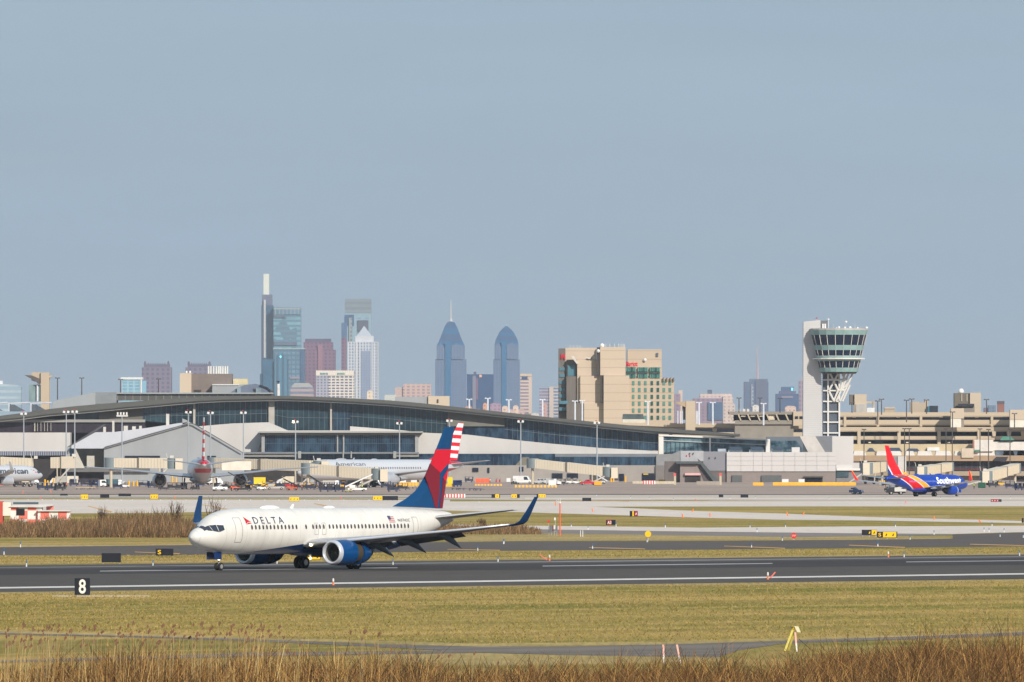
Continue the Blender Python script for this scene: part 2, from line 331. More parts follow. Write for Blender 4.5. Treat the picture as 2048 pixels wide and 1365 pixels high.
# ------------------------------------------------------------------ plants
def blades(name, n, place, hgt, wid, cols, lean=.25, bush=False, kind='stuff', label=None, cat=None):
    """n thin upright blades as one mesh with a colour per blade"""
    x, y, hs = place(n)
    h = hgt[0] + (hgt[1] - hgt[0]) * rng.random(n) ** (1.5 if bush else 1.0); h = h * hs
    wd = wid * (.6 + .8 * rng.random(n)); an = rng.normal(0, .5, n)
    lx = rng.normal(.06, lean, n) * h; ly = rng.normal(0, lean, n) * h
    v = np.zeros((n, 4, 3)); dx = np.cos(an) * wd * .5; dy = np.sin(an) * wd * .5
    v[:, 0] = np.stack([x - dx, y - dy, np.zeros(n)], 1); v[:, 1] = np.stack([x + dx, y + dy, np.zeros(n)], 1)
    v[:, 2] = np.stack([x + lx + dx * .35, y + ly + dy * .35, h], 1); v[:, 3] = np.stack([x + lx - dx * .35, y + ly - dy * .35, h], 1)
    if bush: 
        z0 = rng.random(n) * .6 * h; v[:, :, 2] += z0[:, None] * (rng.random(n) > .35)[:, None]
    me = bpy.data.meshes.new(name); me.vertices.add(4 * n); me.vertices.foreach_set('co', v.reshape(-1))
    me.loops.add(4 * n); me.loops.foreach_set('vertex_index', np.arange(4 * n, dtype=np.int32))
    me.polygons.add(n); me.polygons.foreach_set('loop_start', np.arange(0, 4 * n, 4, dtype=np.int32))
    me.update(calc_edges=True)
    ca = me.color_attributes.new('tint', 'FLOAT_COLOR', 'POINT')
    cc = np.array([rgb(c) for c in cols]); pick = cc[rng.integers(0, len(cols), n)]; pick = pick * (.75 + .5 * rng.random((n, 1))); pick[:, 3] = 1
    ca.data.foreach_set('color', np.repeat(pick, 4, axis=0).reshape(-1).astype(np.float32))
    me.materials.append(M_BLADE)
    o = bpy.data.objects.new(name, me); COL.objects.link(o)
    if label: o['label'] = label
    o['kind'] = kind
    return o
tb = newmat('plant_fibre', .8, 0, .2); at = tb.n("ShaderNodeAttribute", attribute_name='tint'); tb.l(at.outputs['Color'], tb.bsdf.inputs['Base Color'])
tr = tb.n("ShaderNodeBsdfTranslucent"); tb.l(at.outputs['Color'], tr.inputs[0]); ad = tb.n("ShaderNodeMixShader"); ad.inputs[0].default_value = .2
tb.l(tb.bsdf.outputs[0], ad.inputs[1]); tb.l(tr.outputs[0], ad.inputs[2]); tb.l(ad.outputs[0], tb.t.nodes['Material Output'].inputs[0]); M_BLADE = tb.m

def band(px0, px1, pya, pyb, prof=None):
    """scatter over the ground between two photo rows"""
    def f_(n):
        t = rng.random(n); ya = pya; D0, D1 = DG(pyb), DG(pya); D = D0 + (D1 - D0) * t
        px = px0 + (px1 - px0) * rng.random(n); hs = np.ones(n) if prof is None else np.interp(px, prof[0], prof[1])
        hs = hs * (.8 + .35 * np.sin(px * .021 + np.sin(px * .0093) * 3) ** 2)
        return (px - 1024) / F * D, D, hs
    return f_
GR = [(148, 132, 62), (170, 146, 80), (132, 124, 56), (182, 154, 96)]
TRK = lambda px: np.interp(px, [-260, 0, 512, 960, 1330, 1560, 2048, 2310], [1256, 1260.5, 1275, 1288, 1284, 1278, 1259, 1250])
def tufts(n, px0, px1, top, bot):
    """low tufts strictly between the two pixel edge lines (top(px), bot(px))"""
    def f_(k):
        px = px0 + (px1 - px0) * rng.random(k); D0 = F * CH / (bot(px) - HY); D1 = F * CH / (top(px) - HY)
        D = D0 + (D1 - D0) * rng.random(k); return (px - 1024) / F * D, D, np.ones(k)
    return f_
edge = lambda a, c: (lambda px: a + (c - a) * px / 2048.0)
blades('mown_grass', 42000, tufts(0, -40, 2090, edge(1187, 1160.5), TRK), (.04, .11), .05, GR, .7, label='mown green and tan grass in front of the runway')
blades('mown_grass', 9000, tufts(0, -40, 2090, edge(1113, 1096), edge(1129.5, 1107.8)), (.05, .14), .07, GR, .6, label='narrow grass strip between runway and taxiway')
REED = [(206, 168, 104), (188, 148, 86), (222, 188, 126), (160, 120, 70)]
BRN = [(128, 90, 54), (92, 66, 42), (152, 112, 66), (58, 42, 30), (188, 144, 84), (112, 88, 52), (76, 54, 36)]
# foreground: tall reeds at the left, brown brush along the bottom and up the right side
blades('reed_bed', 700, band(-30, 1080, 1372, 1440, ((-30, 120, 560, 760, 1080), (1.15, 1.0, 1.05, .62, .45))), (.9, 2.5), .03, REED, .09, label='tall straw coloured reeds at the bottom left edge')
blades('reed_bed', 5200, band(-30, 2080, 1380, 1440, ((-30, 200, 700, 1100, 1500, 1750, 2080), (.9, .8, .6, .6, .8, .95, 1.1))), (.35, 1.3), .028, REED[:3] + BRN[:3], .3, label='shorter dry reeds mixed through the brown brush')
blades('dry_brush', 44000, band(-30, 2080, 1366, 1440, ((-30, 60, 180, 420, 620, 760, 900, 1100, 1250, 1400, 1560, 1640, 1760, 1900, 2080), (.8, .95, 1.4, 1.45, 1.25, 1.3, 1.0, .95, 1.1, 1.2, 1.15, 1.4, 1.75, 1.85, 2.2))), (.15, 1.08), .026, BRN, .65, True, label='low tangled brown brush along the bottom edge')
blades('dry_brush', 9000, band(1640, 2090, 1315, 1385, ((1640, 1700, 1800, 1830, 1920, 2090), (.3, .75, .95, 1.5, .95, 1.15))), (.15, .62), .024, BRN + REED[3:], .6, True, label='taller brown brush climbing towards the right edge')
# seed heads on the tall reeds
n = 165; b = B(); bs = B()
for i in range(n):
    px = random.choice([random.uniform(0, 1000), random.uniform(230, 560), random.uniform(0, 200)]); D = DG(random.uniform(1376, 1425)); top = random.uniform(1252, 1302) if px < 560 else random.uniform(1268, 1330)
    if px > 760: top = random.uniform(1300, 1340)
    x = XX(px, D); z = ZZ(top, D); l_ = random.uniform(.14, .27); lx = random.uniform(.0, .1)
    lx0 = random.uniform(-.3, .12); bs.tube((x + lx0, D, 0), (x + lx0 * .3, D, z * .6), .011, .009, 3); bs.tube((x + lx0 * .3, D, z * .6), (x, D, z), .009, .006, 3)
    b.add([(x, D, z), (x + .035, D + .02, z + l_ * .4), (x + lx, D, z + l_), (x - .035, D - .02, z + l_ * .45)], [(0, 1, 2, 3)])
    b.add([(x + .01, D - .04, z), (x + .04 + lx, D + .03, z + l_ * .5), (x + lx * .8, D, z + l_ * .95), (x - .02, D + .04, z + l_ * .35)], [(0, 1, 2, 3)])
o = bs.build('reed_stalks', mat('stalk_straw', (206, 176, 124), 1, .9, var=.3, scale=3), fix=False); o['kind'] = 'stuff'; o['label'] = 'thin straw stalks carrying the brown seed heads'
o = b.build('reed_seed_heads', mat('seed_head_brown', (120, 88, 64), 1, .9, var=.3, scale=3), fix=False); o['kind'] = 'stuff'; o['label'] = 'brown seed heads standing above the straw reeds'
# mid-distance brown thicket behind the taxiway
TH = [(112, 86, 62), (138, 106, 74), (90, 74, 58), (168, 134, 96), (118, 100, 70)]
blades('brown_thicket', 30000, band(-40, 470, 1064, 1076, ((-40, 60, 150, 300, 400, 430, 470), (.95, 1.0, 1.25, 1.35, 1.2, 1.0, .6))), (.4, 1.4), .07, TH, .32, True, label='dense brown thicket left of the white and blue aeroplane')
blades('brown_thicket', 7000, band(860, 1082, 1062, 1069.5, ((860, 900, 1040, 1082), (1.0, .9, .8, .25))), (.3, 1.2), .06, TH, .3, True, label='low brown thicket under the aeroplane wing tip')
def shrub(px, base, top, spread, seed, label):
    rr = random.Random(seed); D = DG(base); s_ = F / D; H = (base - top) / s_
    root = thing('bare_shrub', label, 'shrub', (XX(px, D), D, 0), 0, 'bare shrubs in the thicket')
    st = B(); tw = B()
    for i in range(13):
        a = rr.uniform(-1, 1); b_ = rr.uniform(-1, 1); h1 = H * rr.uniform(.55, .8)
        p1 = Vector((a * spread * .45, b_ * spread * .4, h1)); st.tube((a * .25, b_ * .2, 0), p1, .05, .03, 4)
        for k in range(9):
            q = p1 * rr.uniform(.4, 1.0); e = q + Vector((rr.uniform(-.5, .6) * spread * .35, rr.uniform(-.4, .4) * spread * .3, rr.uniform(.3, 1.0) * H * .28))
            tw.tube(q, e, .024, .01, 3)
    m = mat('twig_brown', (104, 80, 62), 1, .9, var=.2)
    st.build('trunk', m, root); tw.build('crown', m, root)
shrub(352, 1068, 996, 2.2, 1, 'leafless brown shrub standing just left of the blue winglet')
shrub(426, 1068, 990, 2.6, 2, 'leafless brown shrub rising above the cockpit of the white aeroplane')
shrub(205, 1068, 1006, 1.8, 3, 'thin leafless shrub beside the red and white checkered shelter')
shrub(322, 1068, 1010, 2.4, 5, 'low leafless shrub in the thicket, second left of the blue winglet')
shrub(965, 1062, 1034, 1.6, 4, 'small leafless shrub above the wing of the white aeroplane')
# ------------------------------------------------------------------ aircraft
KEYS = [(0, 2.88, 2.84, .03), (.12, 3.12, 2.62, .27), (.35, 3.33, 2.42, .5), (.8, 3.6, 2.16, .82), (1.4, 3.87, 1.92, 1.12), (2.0, 4.18, 1.76, 1.34), (2.6, 4.62, 1.65, 1.5), (3.1, 4.86, 1.57, 1.6), (4.0, 5.12, 1.47, 1.74), (5.5, 5.32, 1.38, 1.85),
        (7, 5.38, 1.35, 1.88), (20, 5.38, 1.35, 1.88), (26, 5.38, 1.37, 1.88), (28, 5.37, 1.55, 1.85), (30, 5.35, 1.9, 1.76), (32, 5.3, 2.38, 1.57), (34, 5.2, 2.95, 1.26), (36, 5.05, 3.5, .85), (37.3, 4.92, 3.88, .5), (38.0, 4.75, 4.1, .25)]
def make_fus(cut):
    ks = [(s if s <= 20 else s - cut, t, b_, w_) for s, t, b_, w_ in KEYS]
    S = np.array([k[0] for k in ks])
    def herm(col):
        V = np.array([k[col] for k in ks]); d = np.diff(V) / np.diff(S); m = np.zeros(len(V)); m[1:-1] = np.where(d[:-1] * d[1:] > 0, 2 * d[:-1] * d[1:] / (d[:-1] + d[1:] + 1e-9), 0); m[0] = d[0]; m[-1] = d[-1]
        def f_(s):
            i = int(min(max(np.searchsorted(S, s) - 1, 0), len(S) - 2)); h_ = S[i + 1] - S[i]; t = min(max((s - S[i]) / h_, 0), 1)
            return (2 * t**3 - 3 * t**2 + 1) * V[i] + (t**3 - 2 * t**2 + t) * h_ * m[i] + (-2 * t**3 + 3 * t**2) * V[i + 1] + (t**3 - t**2) * h_ * m[i + 1]
        return f_
    return herm(1), herm(2), herm(3), S[-1]
FINPX = [(783, 1013.5), (809, 999), (828, 983.5), (837, 971.5), (847.4, 953.6), (859, 928), (871, 898.6), (887.7, 855.6), (907.5, 854.7), (901.7, 888.4), (894.3, 941), (883.4, 1018)]
def finp(p): return (-(p[0] - 655) / 13.45, (1135.5 - p[1]) / 22.45)
def airliner(name, label, loc, heading, M, cut=0.0, scale=1.0, eng_y=4.83, eng_r=1.0, window_sides=(1, -1), text=None, winglet=True, far_detail=True, flaps=0.0, span=17.3, fin_stripes=False, dorsal=True):
    root = thing(name, label, 'airliner', loc, heading, None, scale)
    top, bot, wid, SL = make_fus(cut); MS = 19.6 - cut / 2
    st = [0, .04, .12, .22, .35, .55, .8, 1.0, 1.15, 1.3, 1.45, 1.6, 1.75, 1.9, 2.0, 2.15, 2.3, 2.45, 2.6, 2.72, 2.85, 3.1, 3.5, 4, 4.7, 5.5, 6.2, 7] + list(np.arange(8, SL - 12, 2.0)) + list(np.linspace(SL - 12, SL, 22))
    N = 40; rings = []
    for s in st:
        t, b_, w_ = top(s), bot(s), wid(s); zc = (t + b_) / 2; hz = (t - b_) / 2
        rings.append([(MS - s, w_ * math.cos(2 * math.pi * i / N), zc + hz * math.sin(2 * math.pi * i / N)) for i in range(N)])
    fus = B().loft(rings).build('fuselage', M['fus'], root, smooth='all')
    def on(s, z, side, off=.02):
        t, b_, w_ = top(s), bot(s), wid(s); zc = (t + b_) / 2; hz = max((t - b_) / 2, .01); q = max(-.99, min(.99, (z - zc) / hz)); y = w_ * math.sqrt(1 - q * q)
        n = Vector((0, y / w_**2, (z - zc) / hz**2)).normalized(); return (MS - s, side * (y + n.y * off), z + n.z * off)
    def patch(bb, pts, side, off=.02): bb.add([on(s, z, side, off) for s, z in pts], [tuple(range(len(pts)))])
    # wing-body fairing
    fr = []
    for s_, hw, lo in ((5.8, .6, 1.5), (4.6, 1.35, 1.22), (3, 1.75, 1.08), (0, 1.95, 1.02), (-3, 1.8, 1.06), (-5, 1.3, 1.22), (-6.6, .5, 1.5)):
        fr.append([(s_, hw * math.cos(2 * math.pi * i / 20), 1.75 + (1.75 - lo) * math.sin(2 * math.pi * i / 20) * (1 if math.sin(2 * math.pi * i / 20) < 0 else .6)) for i in range(20)])
    B().loft(fr).build('wing_fairing', M['belly'], root, smooth='all')
    # cabin windows
    wz = 3.6
    for side in window_sides:
        for s in M['windows']:
            wb = B(); patch(wb, [(s - .115, wz), (s - .13, wz + .18), (s - .06, wz + .33), (s + .06, wz + .33), (s + .13, wz + .18), (s + .115, wz), (s + .06, wz - .06), (s - .06, wz - .06)], side, .015)
            wb.build('window', M['window'], root, fix=False)
    # cockpit glazing
    ck = B()
    for side in (1, -1):
        for (sa, za, zb_, sb, zc_, zd) in ((1.3, 3.46, 3.72, 1.68, 3.42, 3.86), (1.73, 3.42, 3.87, 2.2, 3.34, 3.92), (2.25, 3.34, 3.92, 2.8, 3.52, 3.9)):
            for j in range(3):
                q = [j / 3, (j + 1) / 3]; ss = [sa + (sb - sa) * k_ for k_ in q]; lo = [za + (zc_ - za) * k_ for k_ in q]; hi = [zb_ + (zd - zb_) * k_ for k_ in q]
                ck.add([on(ss[0], lo[0], side, .06), on(ss[1], lo[1], side, .06), on(ss[1], hi[1], side, .06), on(ss[0], hi[0], side, .06)], [(0, 1, 2, 3)])
    for sa, sb, p0, p1 in ((1.02, 1.36, 42, 86), (1.02, 1.36, 94, 138)):
        ph = [R(p0 + (p1 - p0) * j / 5) for j in range(6)]
        pp = [(MS - s_, (wid(s_) + .05) * math.cos(a_), (top(s_) + bot(s_)) / 2 + ((top(s_) - bot(s_)) / 2 + .05) * math.sin(a_)) for a_ in ph for s_ in (sa, sb)]
        ck.add(pp, [(2 * j, 2 * j + 1, 2 * j + 3, 2 * j + 2) for j in range(5)])
    ck.build('cockpit_window', M['cockpit'], root, fix=False)
    # doors outlined
    if far_detail:
        for side in window_sides:
            for s0, s1, z0, z1 in ((4.15, 5.0, 2.45, 4.55), (SL - 8.1, SL - 7.35, 2.95, 4.5)):
                d = B(); t_ = .022
                zs = np.linspace(z0, z1, 9)
                for q in (s0, s1):
                    d.add([on(q + e, z, side, .012) for z in zs for e in (-t_, t_)], [(2 * i, 2 * i + 1, 2 * i + 3, 2 * i + 2) for i in range(8)])
                for z in (z0, z1): d.add([on(s0, z - t_, side, .012), on(s1, z - t_, side, .012), on(s1, z + t_, side, .012), on(s0, z + t_, side, .012)], [(0, 1, 2, 3)])
                d.build('door_outline', M['seam'], root, fix=False)
            for s0 in (15.55, 16.65):
                d = B(); t_ = .016
                if cut and s0 > 16: continue
                for (a, c) in (((s0 - .26, 3.05), (s0 - .26, 4.05)), ((s0 + .26, 3.05), (s0 + .26, 4.05)), ((s0 - .26, 3.05), (s0 + .26, 3.05)), ((s0 - .26, 4.05), (s0 + .26, 4.05))):
                    if a[0] == c[0]: d.add([on(a[0] + e, z, side, .012) for z in np.linspace(a[1], c[1], 4) for e in (-t_, t_)], [(2 * i, 2 * i + 1, 2 * i + 3, 2 * i + 2) for i in range(3)])
                    else: d.add([on(a[0], a[1] - t_, side, .012), on(c[0], c[1] - t_, side, .012), on(c[0], c[1] + t_, side, .012), on(a[0], a[1] + t_, side, .012)], [(0, 1, 2, 3)])
                d.build('exit_outline', M['seam'], root, fix=False)
    # wings
    def foil(x, y, z, c, th, droop=0.0, ny=0.0):
        pr = [(0, 0), (.02, .35), (.1, .72), (.3, 1), (.6, .75), (1, .04), (1, -.04), (.6, -.3), (.3, -.5), (.1, -.42), (.02, -.22)]
        return [(x - c * u, y, z + th * v - (droop * max(u - .72, 0))) for u, v in pr]
    def canted(x, y, z, c, th, side, ca):          # section tilted for the winglet
        pr = [(0, 0), (.05, .5), (.3, 1), (1, .05), (1, -.05), (.3, -1), (.05, -.5)]
        return [(x - c * u, y - side * th * v * math.sin(ca), z + th * v * math.cos(ca)) for u, v in pr]
    for side in (1, -1):
        tp = span
        secs = [(.8, 5.9, 8.3, 2.12, .62), (1.9, 5.3, 7.4, 2.22, .52), (3.8, 4.15, 6.2, 2.4, .42), (5.9, 3.0, 4.75, 2.62, .33), (10, .72, 3.5, 3.05, .23), (14, -1.5, 2.35, 3.48, .16), (tp, -3.35, 1.55, 3.9, .1)]
        B().loft([foil(x, side * y, z, c, th, flaps if y < 13 else 0) for y, x, c, z, th in secs]).build('wing', M['wing'], root, smooth=True)
        le = [(1.95, 5.32, 2.24, .16), (5.9, 3.05, 2.65, .14), (10, .77, 3.09, .12), (14, -1.45, 3.51, .1), (tp, -3.3, 3.92, .07)]
        B().loft([[(x + .05 + r_ * 1.2 * math.cos(t), side * y, z + .02 + r_ * math.sin(t)) for t in [2 * math.pi * i / 8 for i in range(8)]] for y, x, z, r_ in le]).build('leading_edge', M['metal'], root, smooth='all')
        if winglet:
            wl = [(tp, -3.35, 3.9, 1.55, .1, 0.05), (tp + .38, -3.62, 3.99, 1.4, .085, .4), (tp + .64, -3.95, 4.25, 1.22, .07, .9), (tp + .86, -4.45, 4.95, .98, .05, 1.3), (tp + 1.18, -5.45, 6.35, .55, .03, 1.36)]
            B().loft([canted(x, side * y, z, c, th, side, ca) for y, x, z, c, th, ca in wl]).build('winglet', M['winglet'], root, smooth=True)
        # flap-track fairings
        for yy, xx, ln_, zz in ((4.6, -.6, 4.0, 2.2), (8.0, -.6, 4.2, 2.55), (11.4, -1.7, 3.6, 2.98)) if far_detail else ():
            dr = 1.15 if flaps else .25
            f_ = [(xx + 1.0 - ln_ * u, side * yy, zz - dr * u * u, r_) for u, r_ in ((0, .03), (.15, .18), (.4, .3), (.7, .26), (.9, .12), (1, .02))]
            B().loft([[(x, y + r_ * .75 * math.cos(t), z + r_ * math.sin(t)) for t in [2 * math.pi * i / 10 for i in range(10)]] for x, y, z, r_ in f_]).build('flap_fairing', M['flapfair'], root, smooth='all')
        if flaps:
            for (y0, y1, x0, x1, z0, z1) in ((2.0, 5.5, -2.0, -1.85, 2.12, 2.45), (6.0, 12.3, -1.8, -3.0, 2.5, 3.2)):
                B().loft([[(x0, side * y0, z0 + .12), (x0 - .9, side * y0, z0 - .42), (x0 - 1.0, side * y0, z0 - .5), (x0 - .1, side * y0, z0 - .05)], [(x1, side * y1, z1 + .1), (x1 - .7, side * y1, z1 - .28), (x1 - .78, side * y1, z1 - .34), (x1 - .1, side * y1, z1 - .04)]]).build('flap', M['flap'], root)
        # engine
        ey = side * eng_y; ez = 1.5 + (eng_r - 1.0) * .3; ex = 5.9 - (eng_y - 4.83) * .5; k = eng_r
        B().lathe([(ex - .30, .80 * k), (ex - .08, .83 * k), (ex - .0, .90 * k), (ex - .03, .98 * k), (ex - .16, 1.04 * k), (ex - .42, 1.08 * k)], 'x', (0, ey, ez), 32).build('engine_lip', M['metal'], root, smooth='all')
        gap = M.get('gap', 0.0)
        nac = B().lathe([(ex - .42, 1.082 * k), (ex - 1.1, 1.13 * k), (ex - 2.0, 1.13 * k), (ex - 2.55, 1.11 * k), (ex - 2.56, .95 * k)], 'x', (0, ey, ez), 32).build('nacelle', M['nacelle'], root, smooth=True)
        B().lathe([(ex - 2.5, .93 * k), (ex - 2.75 - gap, .95 * k)], 'x', (0, ey, ez), 32).build('reverser_cascade', M['cascade'], root, smooth='all')
        B().lathe([(ex - 2.57 - gap, .9 * k), (ex - 2.56 - gap, 1.1 * k), (ex - 3.2 - gap, 1.02 * k), (ex - 3.9 - gap, .82 * k), (ex - 4.0 - gap, .78 * k)], 'x', (0, ey, ez), 32).build('reverser_sleeve', M['nacelle'], root, smooth=True)
        B().lathe([(ex - .3, .80 * k), (ex - 1.0, .77 * k), (ex - 1.05, .02)], 'x', (0, ey, ez), 32).build('engine_intake', M['intake'], root, smooth=True)
        fan = B()
        for i in range(22):
            a0 = 2 * math.pi * i / 22; a1 = a0 + .13
            fan.add([(ex - .98, ey + .2 * k * math.cos(a0), ez + .2 * k * math.sin(a0)), (ex - .9, ey + .2 * k * math.cos(a1), ez + .2 * k * math.sin(a1)), (ex - .9, ey + .76 * k * math.cos(a1 + .1), ez + .76 * k * math.sin(a1 + .1)), (ex - .98, ey + .76 * k * math.cos(a0 + .1), ez + .76 * k * math.sin(a0 + .1))], [(0, 1, 2, 3)])
        fan.lathe([(ex - .97, .22 * k), (ex - .7, .12 * k), (ex - .6, .01)], 'x', (0, ey, ez), 12); fan.build('fan', M['fan'], root, fix=False)
        B().lathe([(ex - 3.95 - gap, .72 * k), (ex - 4.3 - gap, .5 * k), (ex - 4.7 - gap, .4 * k), (ex - 4.72 - gap, .3 * k), (ex - 5.0 - gap, .05)], 'x', (0, ey, ez), 20).build('exhaust_nozzle', M['dark'], root, smooth=True)
        B().prism([(ex - .9, ez + 1.05 * k), (ex - 2.2, ez + 1.28), (ex - 4.2, ez + 1.0), (ex - 5.6, ez + .75), (ex - 3.9, ez + .6), (ex - 2.2, ez + .9)], ey - .16, ey + .16).build('pylon', M['pylon'], root)
        # tailplane
        dx = cut / 2
        tl = [(.5, -13.7, 4.3, 4.35, .26), (3.5, -15.6, 3.0, 4.72, .17), (7.1, -17.9, 1.35, 5.15, .08)]
        B().loft([foil(x + dx, side * y, z, c, th) for y, x, c, z, th in tl]).build('tailplane', M['stab'], root, smooth=True)
        # main gear
        B().tube((0, side * 2.75, 2.0), (.05, side * 2.86, .56), .14, .1, 8).build('gear_strut', M['dark'], root)
        for oy in (-.32, .32):
            y_ = side * 2.86 + oy
            wl_ = B().lathe([(y_ - .17, .3), (y_ - .18, .5), (y_ - .1, .56), (y_ + .1, .56), (y_ + .18, .5), (y_ + .17, .3)], 'y', (0, 0, .56), 20, True).build('wheel', M['tyre'], root, smooth=True)
            B().lathe([(y_ - .2, .12), (y_ - .19, .27), (y_ + .19, .27), (y_ + .2, .12)], 'y', (0, 0, .56), 14, True).build('rim', M['rim'], wl_, smooth=True)
    nx = MS - 4.0
    B().tube((nx, 0, 1.9), (nx, 0, .35), .09, .08, 8).build('nose_gear_strut', M['strut'], root)
    B().box(nx + .15, nx + 1.2, -.42, -.38, .95, 1.6).box(nx + .15, nx + 1.2, .38, .42, .95, 1.6).build('nose_gear_door', M['geardoor'], root)
    for oy in (-.2, .2):
        w_ = B().lathe([(oy - .1, .2), (oy - .1, .3), (oy - .05, .345), (oy + .05, .345), (oy + .1, .3), (oy + .1, .2)], 'y', (nx, 0, .345), 18, True).build('nose_wheel', M['tyre'], root, smooth=True)
        B().lathe([(oy - .115, .02), (oy - .11, .19), (oy + .11, .19), (oy + .115, .02)], 'y', (nx, 0, .345), 14, True).build('rim', M['rim'], w_, smooth=True)
    # fin
    fo = [finp(p) for p in FINPX]; fo = [(a + cut / 2, c) for a, c in fo]
    if not dorsal: fo = [(fo[0][0] - 2.6, fo[0][1])] + fo[3:]
    fo = fo[:1] + fo[1:]; cx = sum(a for a, c in fo) / len(fo)
    half = .17; b = B(); n = len(fo)
    def ty(a, c): return .2 - .013 * (c - 5.3)
    # rounded thickness: outline edges thin, an inset ring at full thickness
    ins = []
    for i, (a, c) in enumerate(fo):
        cc = (-15.9 + cut / 2 - (c - 5.3) * .30); ins.append((a + (cc - a) * .42, c + (0.0 if 0 < i < n - 1 else 0.0)))
    vs = [(a, .015, c) for a, c in fo] + [(a, ty(a, c), c) for a, c in ins] + [(a, -.015, c) for a, c in fo] + [(a, -ty(a, c), c) for a, c in ins]
    fs = []
    for i in range(n - 1):
        fs += [(i, i + 1, n + i + 1, n + i), (2 * n + i + 1, 2 * n + i, 3 * n + i, 3 * n + i + 1), (i + 1, i, 2 * n + i, 2 * n + i + 1)]
    fs += [(n - 1, 0, n, 2 * n - 1), (n - 1, 3 * n - 1, 2 * n, 0)]
    m_ = (n) // 2
    prs = []
    lo, hi = 0, n - 1
    while lo + 1 < hi: prs.append((lo, lo + 1, hi - 1, hi) if lo + 1 != hi - 1 else (lo, lo + 1, hi)); lo += 1; hi -= 1
    for q in prs: fs.append(tuple(n + i for i in q)); fs.append(tuple(3 * n + i for i in q[::-1]))
    fin = b.add(vs, fs).build('tail_fin', M['fin'], root)
    for nm, mt, pts in M.get('findecals', ()):
        for side in (1, -1):
            d = B(); q = [finp(p) for p in pts]; qc = sum(a for a, c in q) / len(q); q = [(a + .26, c) if side > 0 else (qc + (a - qc) * .8 - .05, c) for a, c in q]; d.prism([(a + cut / 2, c) for a, c in q], side * .17, side * .235); d.build(nm, mt, fin)
    # aerials and domes on the roof
    for s_, l_, w_, h_ in M.get('domes', ((11.2, 1.5, .35, .28), (19.8, .9, .3, .2))):
        B().lathe([(-l_, .01), (-l_ * .75, .6), (-l_ * .3, .95), (l_ * .3, .95), (l_ * .75, .6), (l_, .01)], 'x', (0, 0, 0), 14).build('antenna_dome', M['white'], root, smooth='all')
        o = [q for q in COL.objects if q.parent == root][-1]
        for v in o.data.vertices: v.co = (v.co.x + MS - s_, v.co.y * w_, 5.36 + v.co.z * h_)
    B().prism([(MS - 14.1, 5.36), (MS - 14.6, 5.36), (MS - 14.75, 5.72), (MS - 14.5, 5.72)], -.02, .02).build('blade_antenna', M['white'], root)
    # lettering wrapped round the fuselage
    for body, s0, s1, z0, z1, side, mt, sh, *bo in (text or ()):
        vs, fs, w_, h_ = text_geo(body, 1.0, .08, shear=sh, bold=bo[0] if bo else 0)
        f_ = (lambda a: s0 + a / w_ * (s1 - s0)) if side > 0 else (lambda a: s1 - a / w_ * (s1 - s0))
        B().add([on(f_(a), z0 + c / h_ * (z1 - z0), side, .03) for a, c in vs], fs).build('lettering', mt, fus, fix=False)
    return root, fus, on

WHITEP = mat('aircraft_white', (236, 232, 224), .98, .28, var=.03, scale=.3, spec=.5)
DARKM = mat('gear_dark', (52, 50, 50), 1, .6); TYRE = mat('tyre_rubber', (38, 37, 38), 1, .8); RIM = mat('wheel_rim', (196, 192, 186), 1, .35, .6)
SILV = mat('bare_metal', (214, 216, 222), .95, .3, .3, var=.06); WNG = mat('wing_grey', (186, 188, 192), .9, .35, .3, var=.05); WINGD = mat('glass_black', (58, 66, 80), .9, .15, var=.2)
INT = mat('intake_liner', (120, 118, 112), .6, .5); FAN = mat('fan_blades', (150, 148, 120), .6, .35, .6); CASC = mat('cascade_bronze', (112, 98, 76), .6, .5, .4)
SEAM = mat('door_seam', (150, 146, 142), .9, .7); NAVY = mat('navy_paint', (12, 52, 92), 1, .3, var=.05)
BLUE = mat('fin_blue', (0, 66, 112), .95, .3, var=.04); REDB = mat('bright_red_paint', (206, 16, 44), 1, .35, var=.03); REDD = mat('dark_red_paint', (122, 24, 40), 1, .35, var=.03)
# white body with a blue belly rising towards the wing
t = newmat('white_over_blue_body', .25, 0, .5); tc, sp = t.obj(); x, z = sp.outputs[0], sp.outputs[2]
zb = t.math('MINIMUM', t.math('SUBTRACT', 2.76, t.math('MULTIPLY', x, .095)), 2.3)
msk = t.math('MULTIPLY', t.math('LESS_THAN', z, zb), t.math('GREATER_THAN', x, -9.5))
nzz = t.math('MULTIPLY', t.rng(t.noise(tc.outputs['Object'], .5, 4), .3, .7, .95, 1.03), t.rng(t.noise(tc.outputs['Object'], 1.2, 4, (1.2, 1, .12)), .35, .7, 1.02, .93))
seam = t.math('LESS_THAN', t.math('FRACT', t.math('DIVIDE', t.math('ADD', x, 60.0), 2.55)), .02); nzz = t.math('MULTIPLY', nzz, t.math('SUBTRACT', 1.0, t.math('MULTIPLY', seam, .2)))
cw = t.n("ShaderNodeVectorMath", operation='SCALE'); cw.inputs[0].default_value = rgb((230, 225, 216), .96)[:3]; t.l(nzz, cw.inputs['Scale'])
t.l(t.mix(msk, cw.outputs[0], rgb((8, 50, 96))), t.bsdf.inputs['Base Color']); FUS_D = t.m
wins = [6.3 + .53 * i for i in range(13)] + [14.05] + [15.05, 15.55, 16.05, 16.6] + [17.45 + .527 * i for i in range(23)]
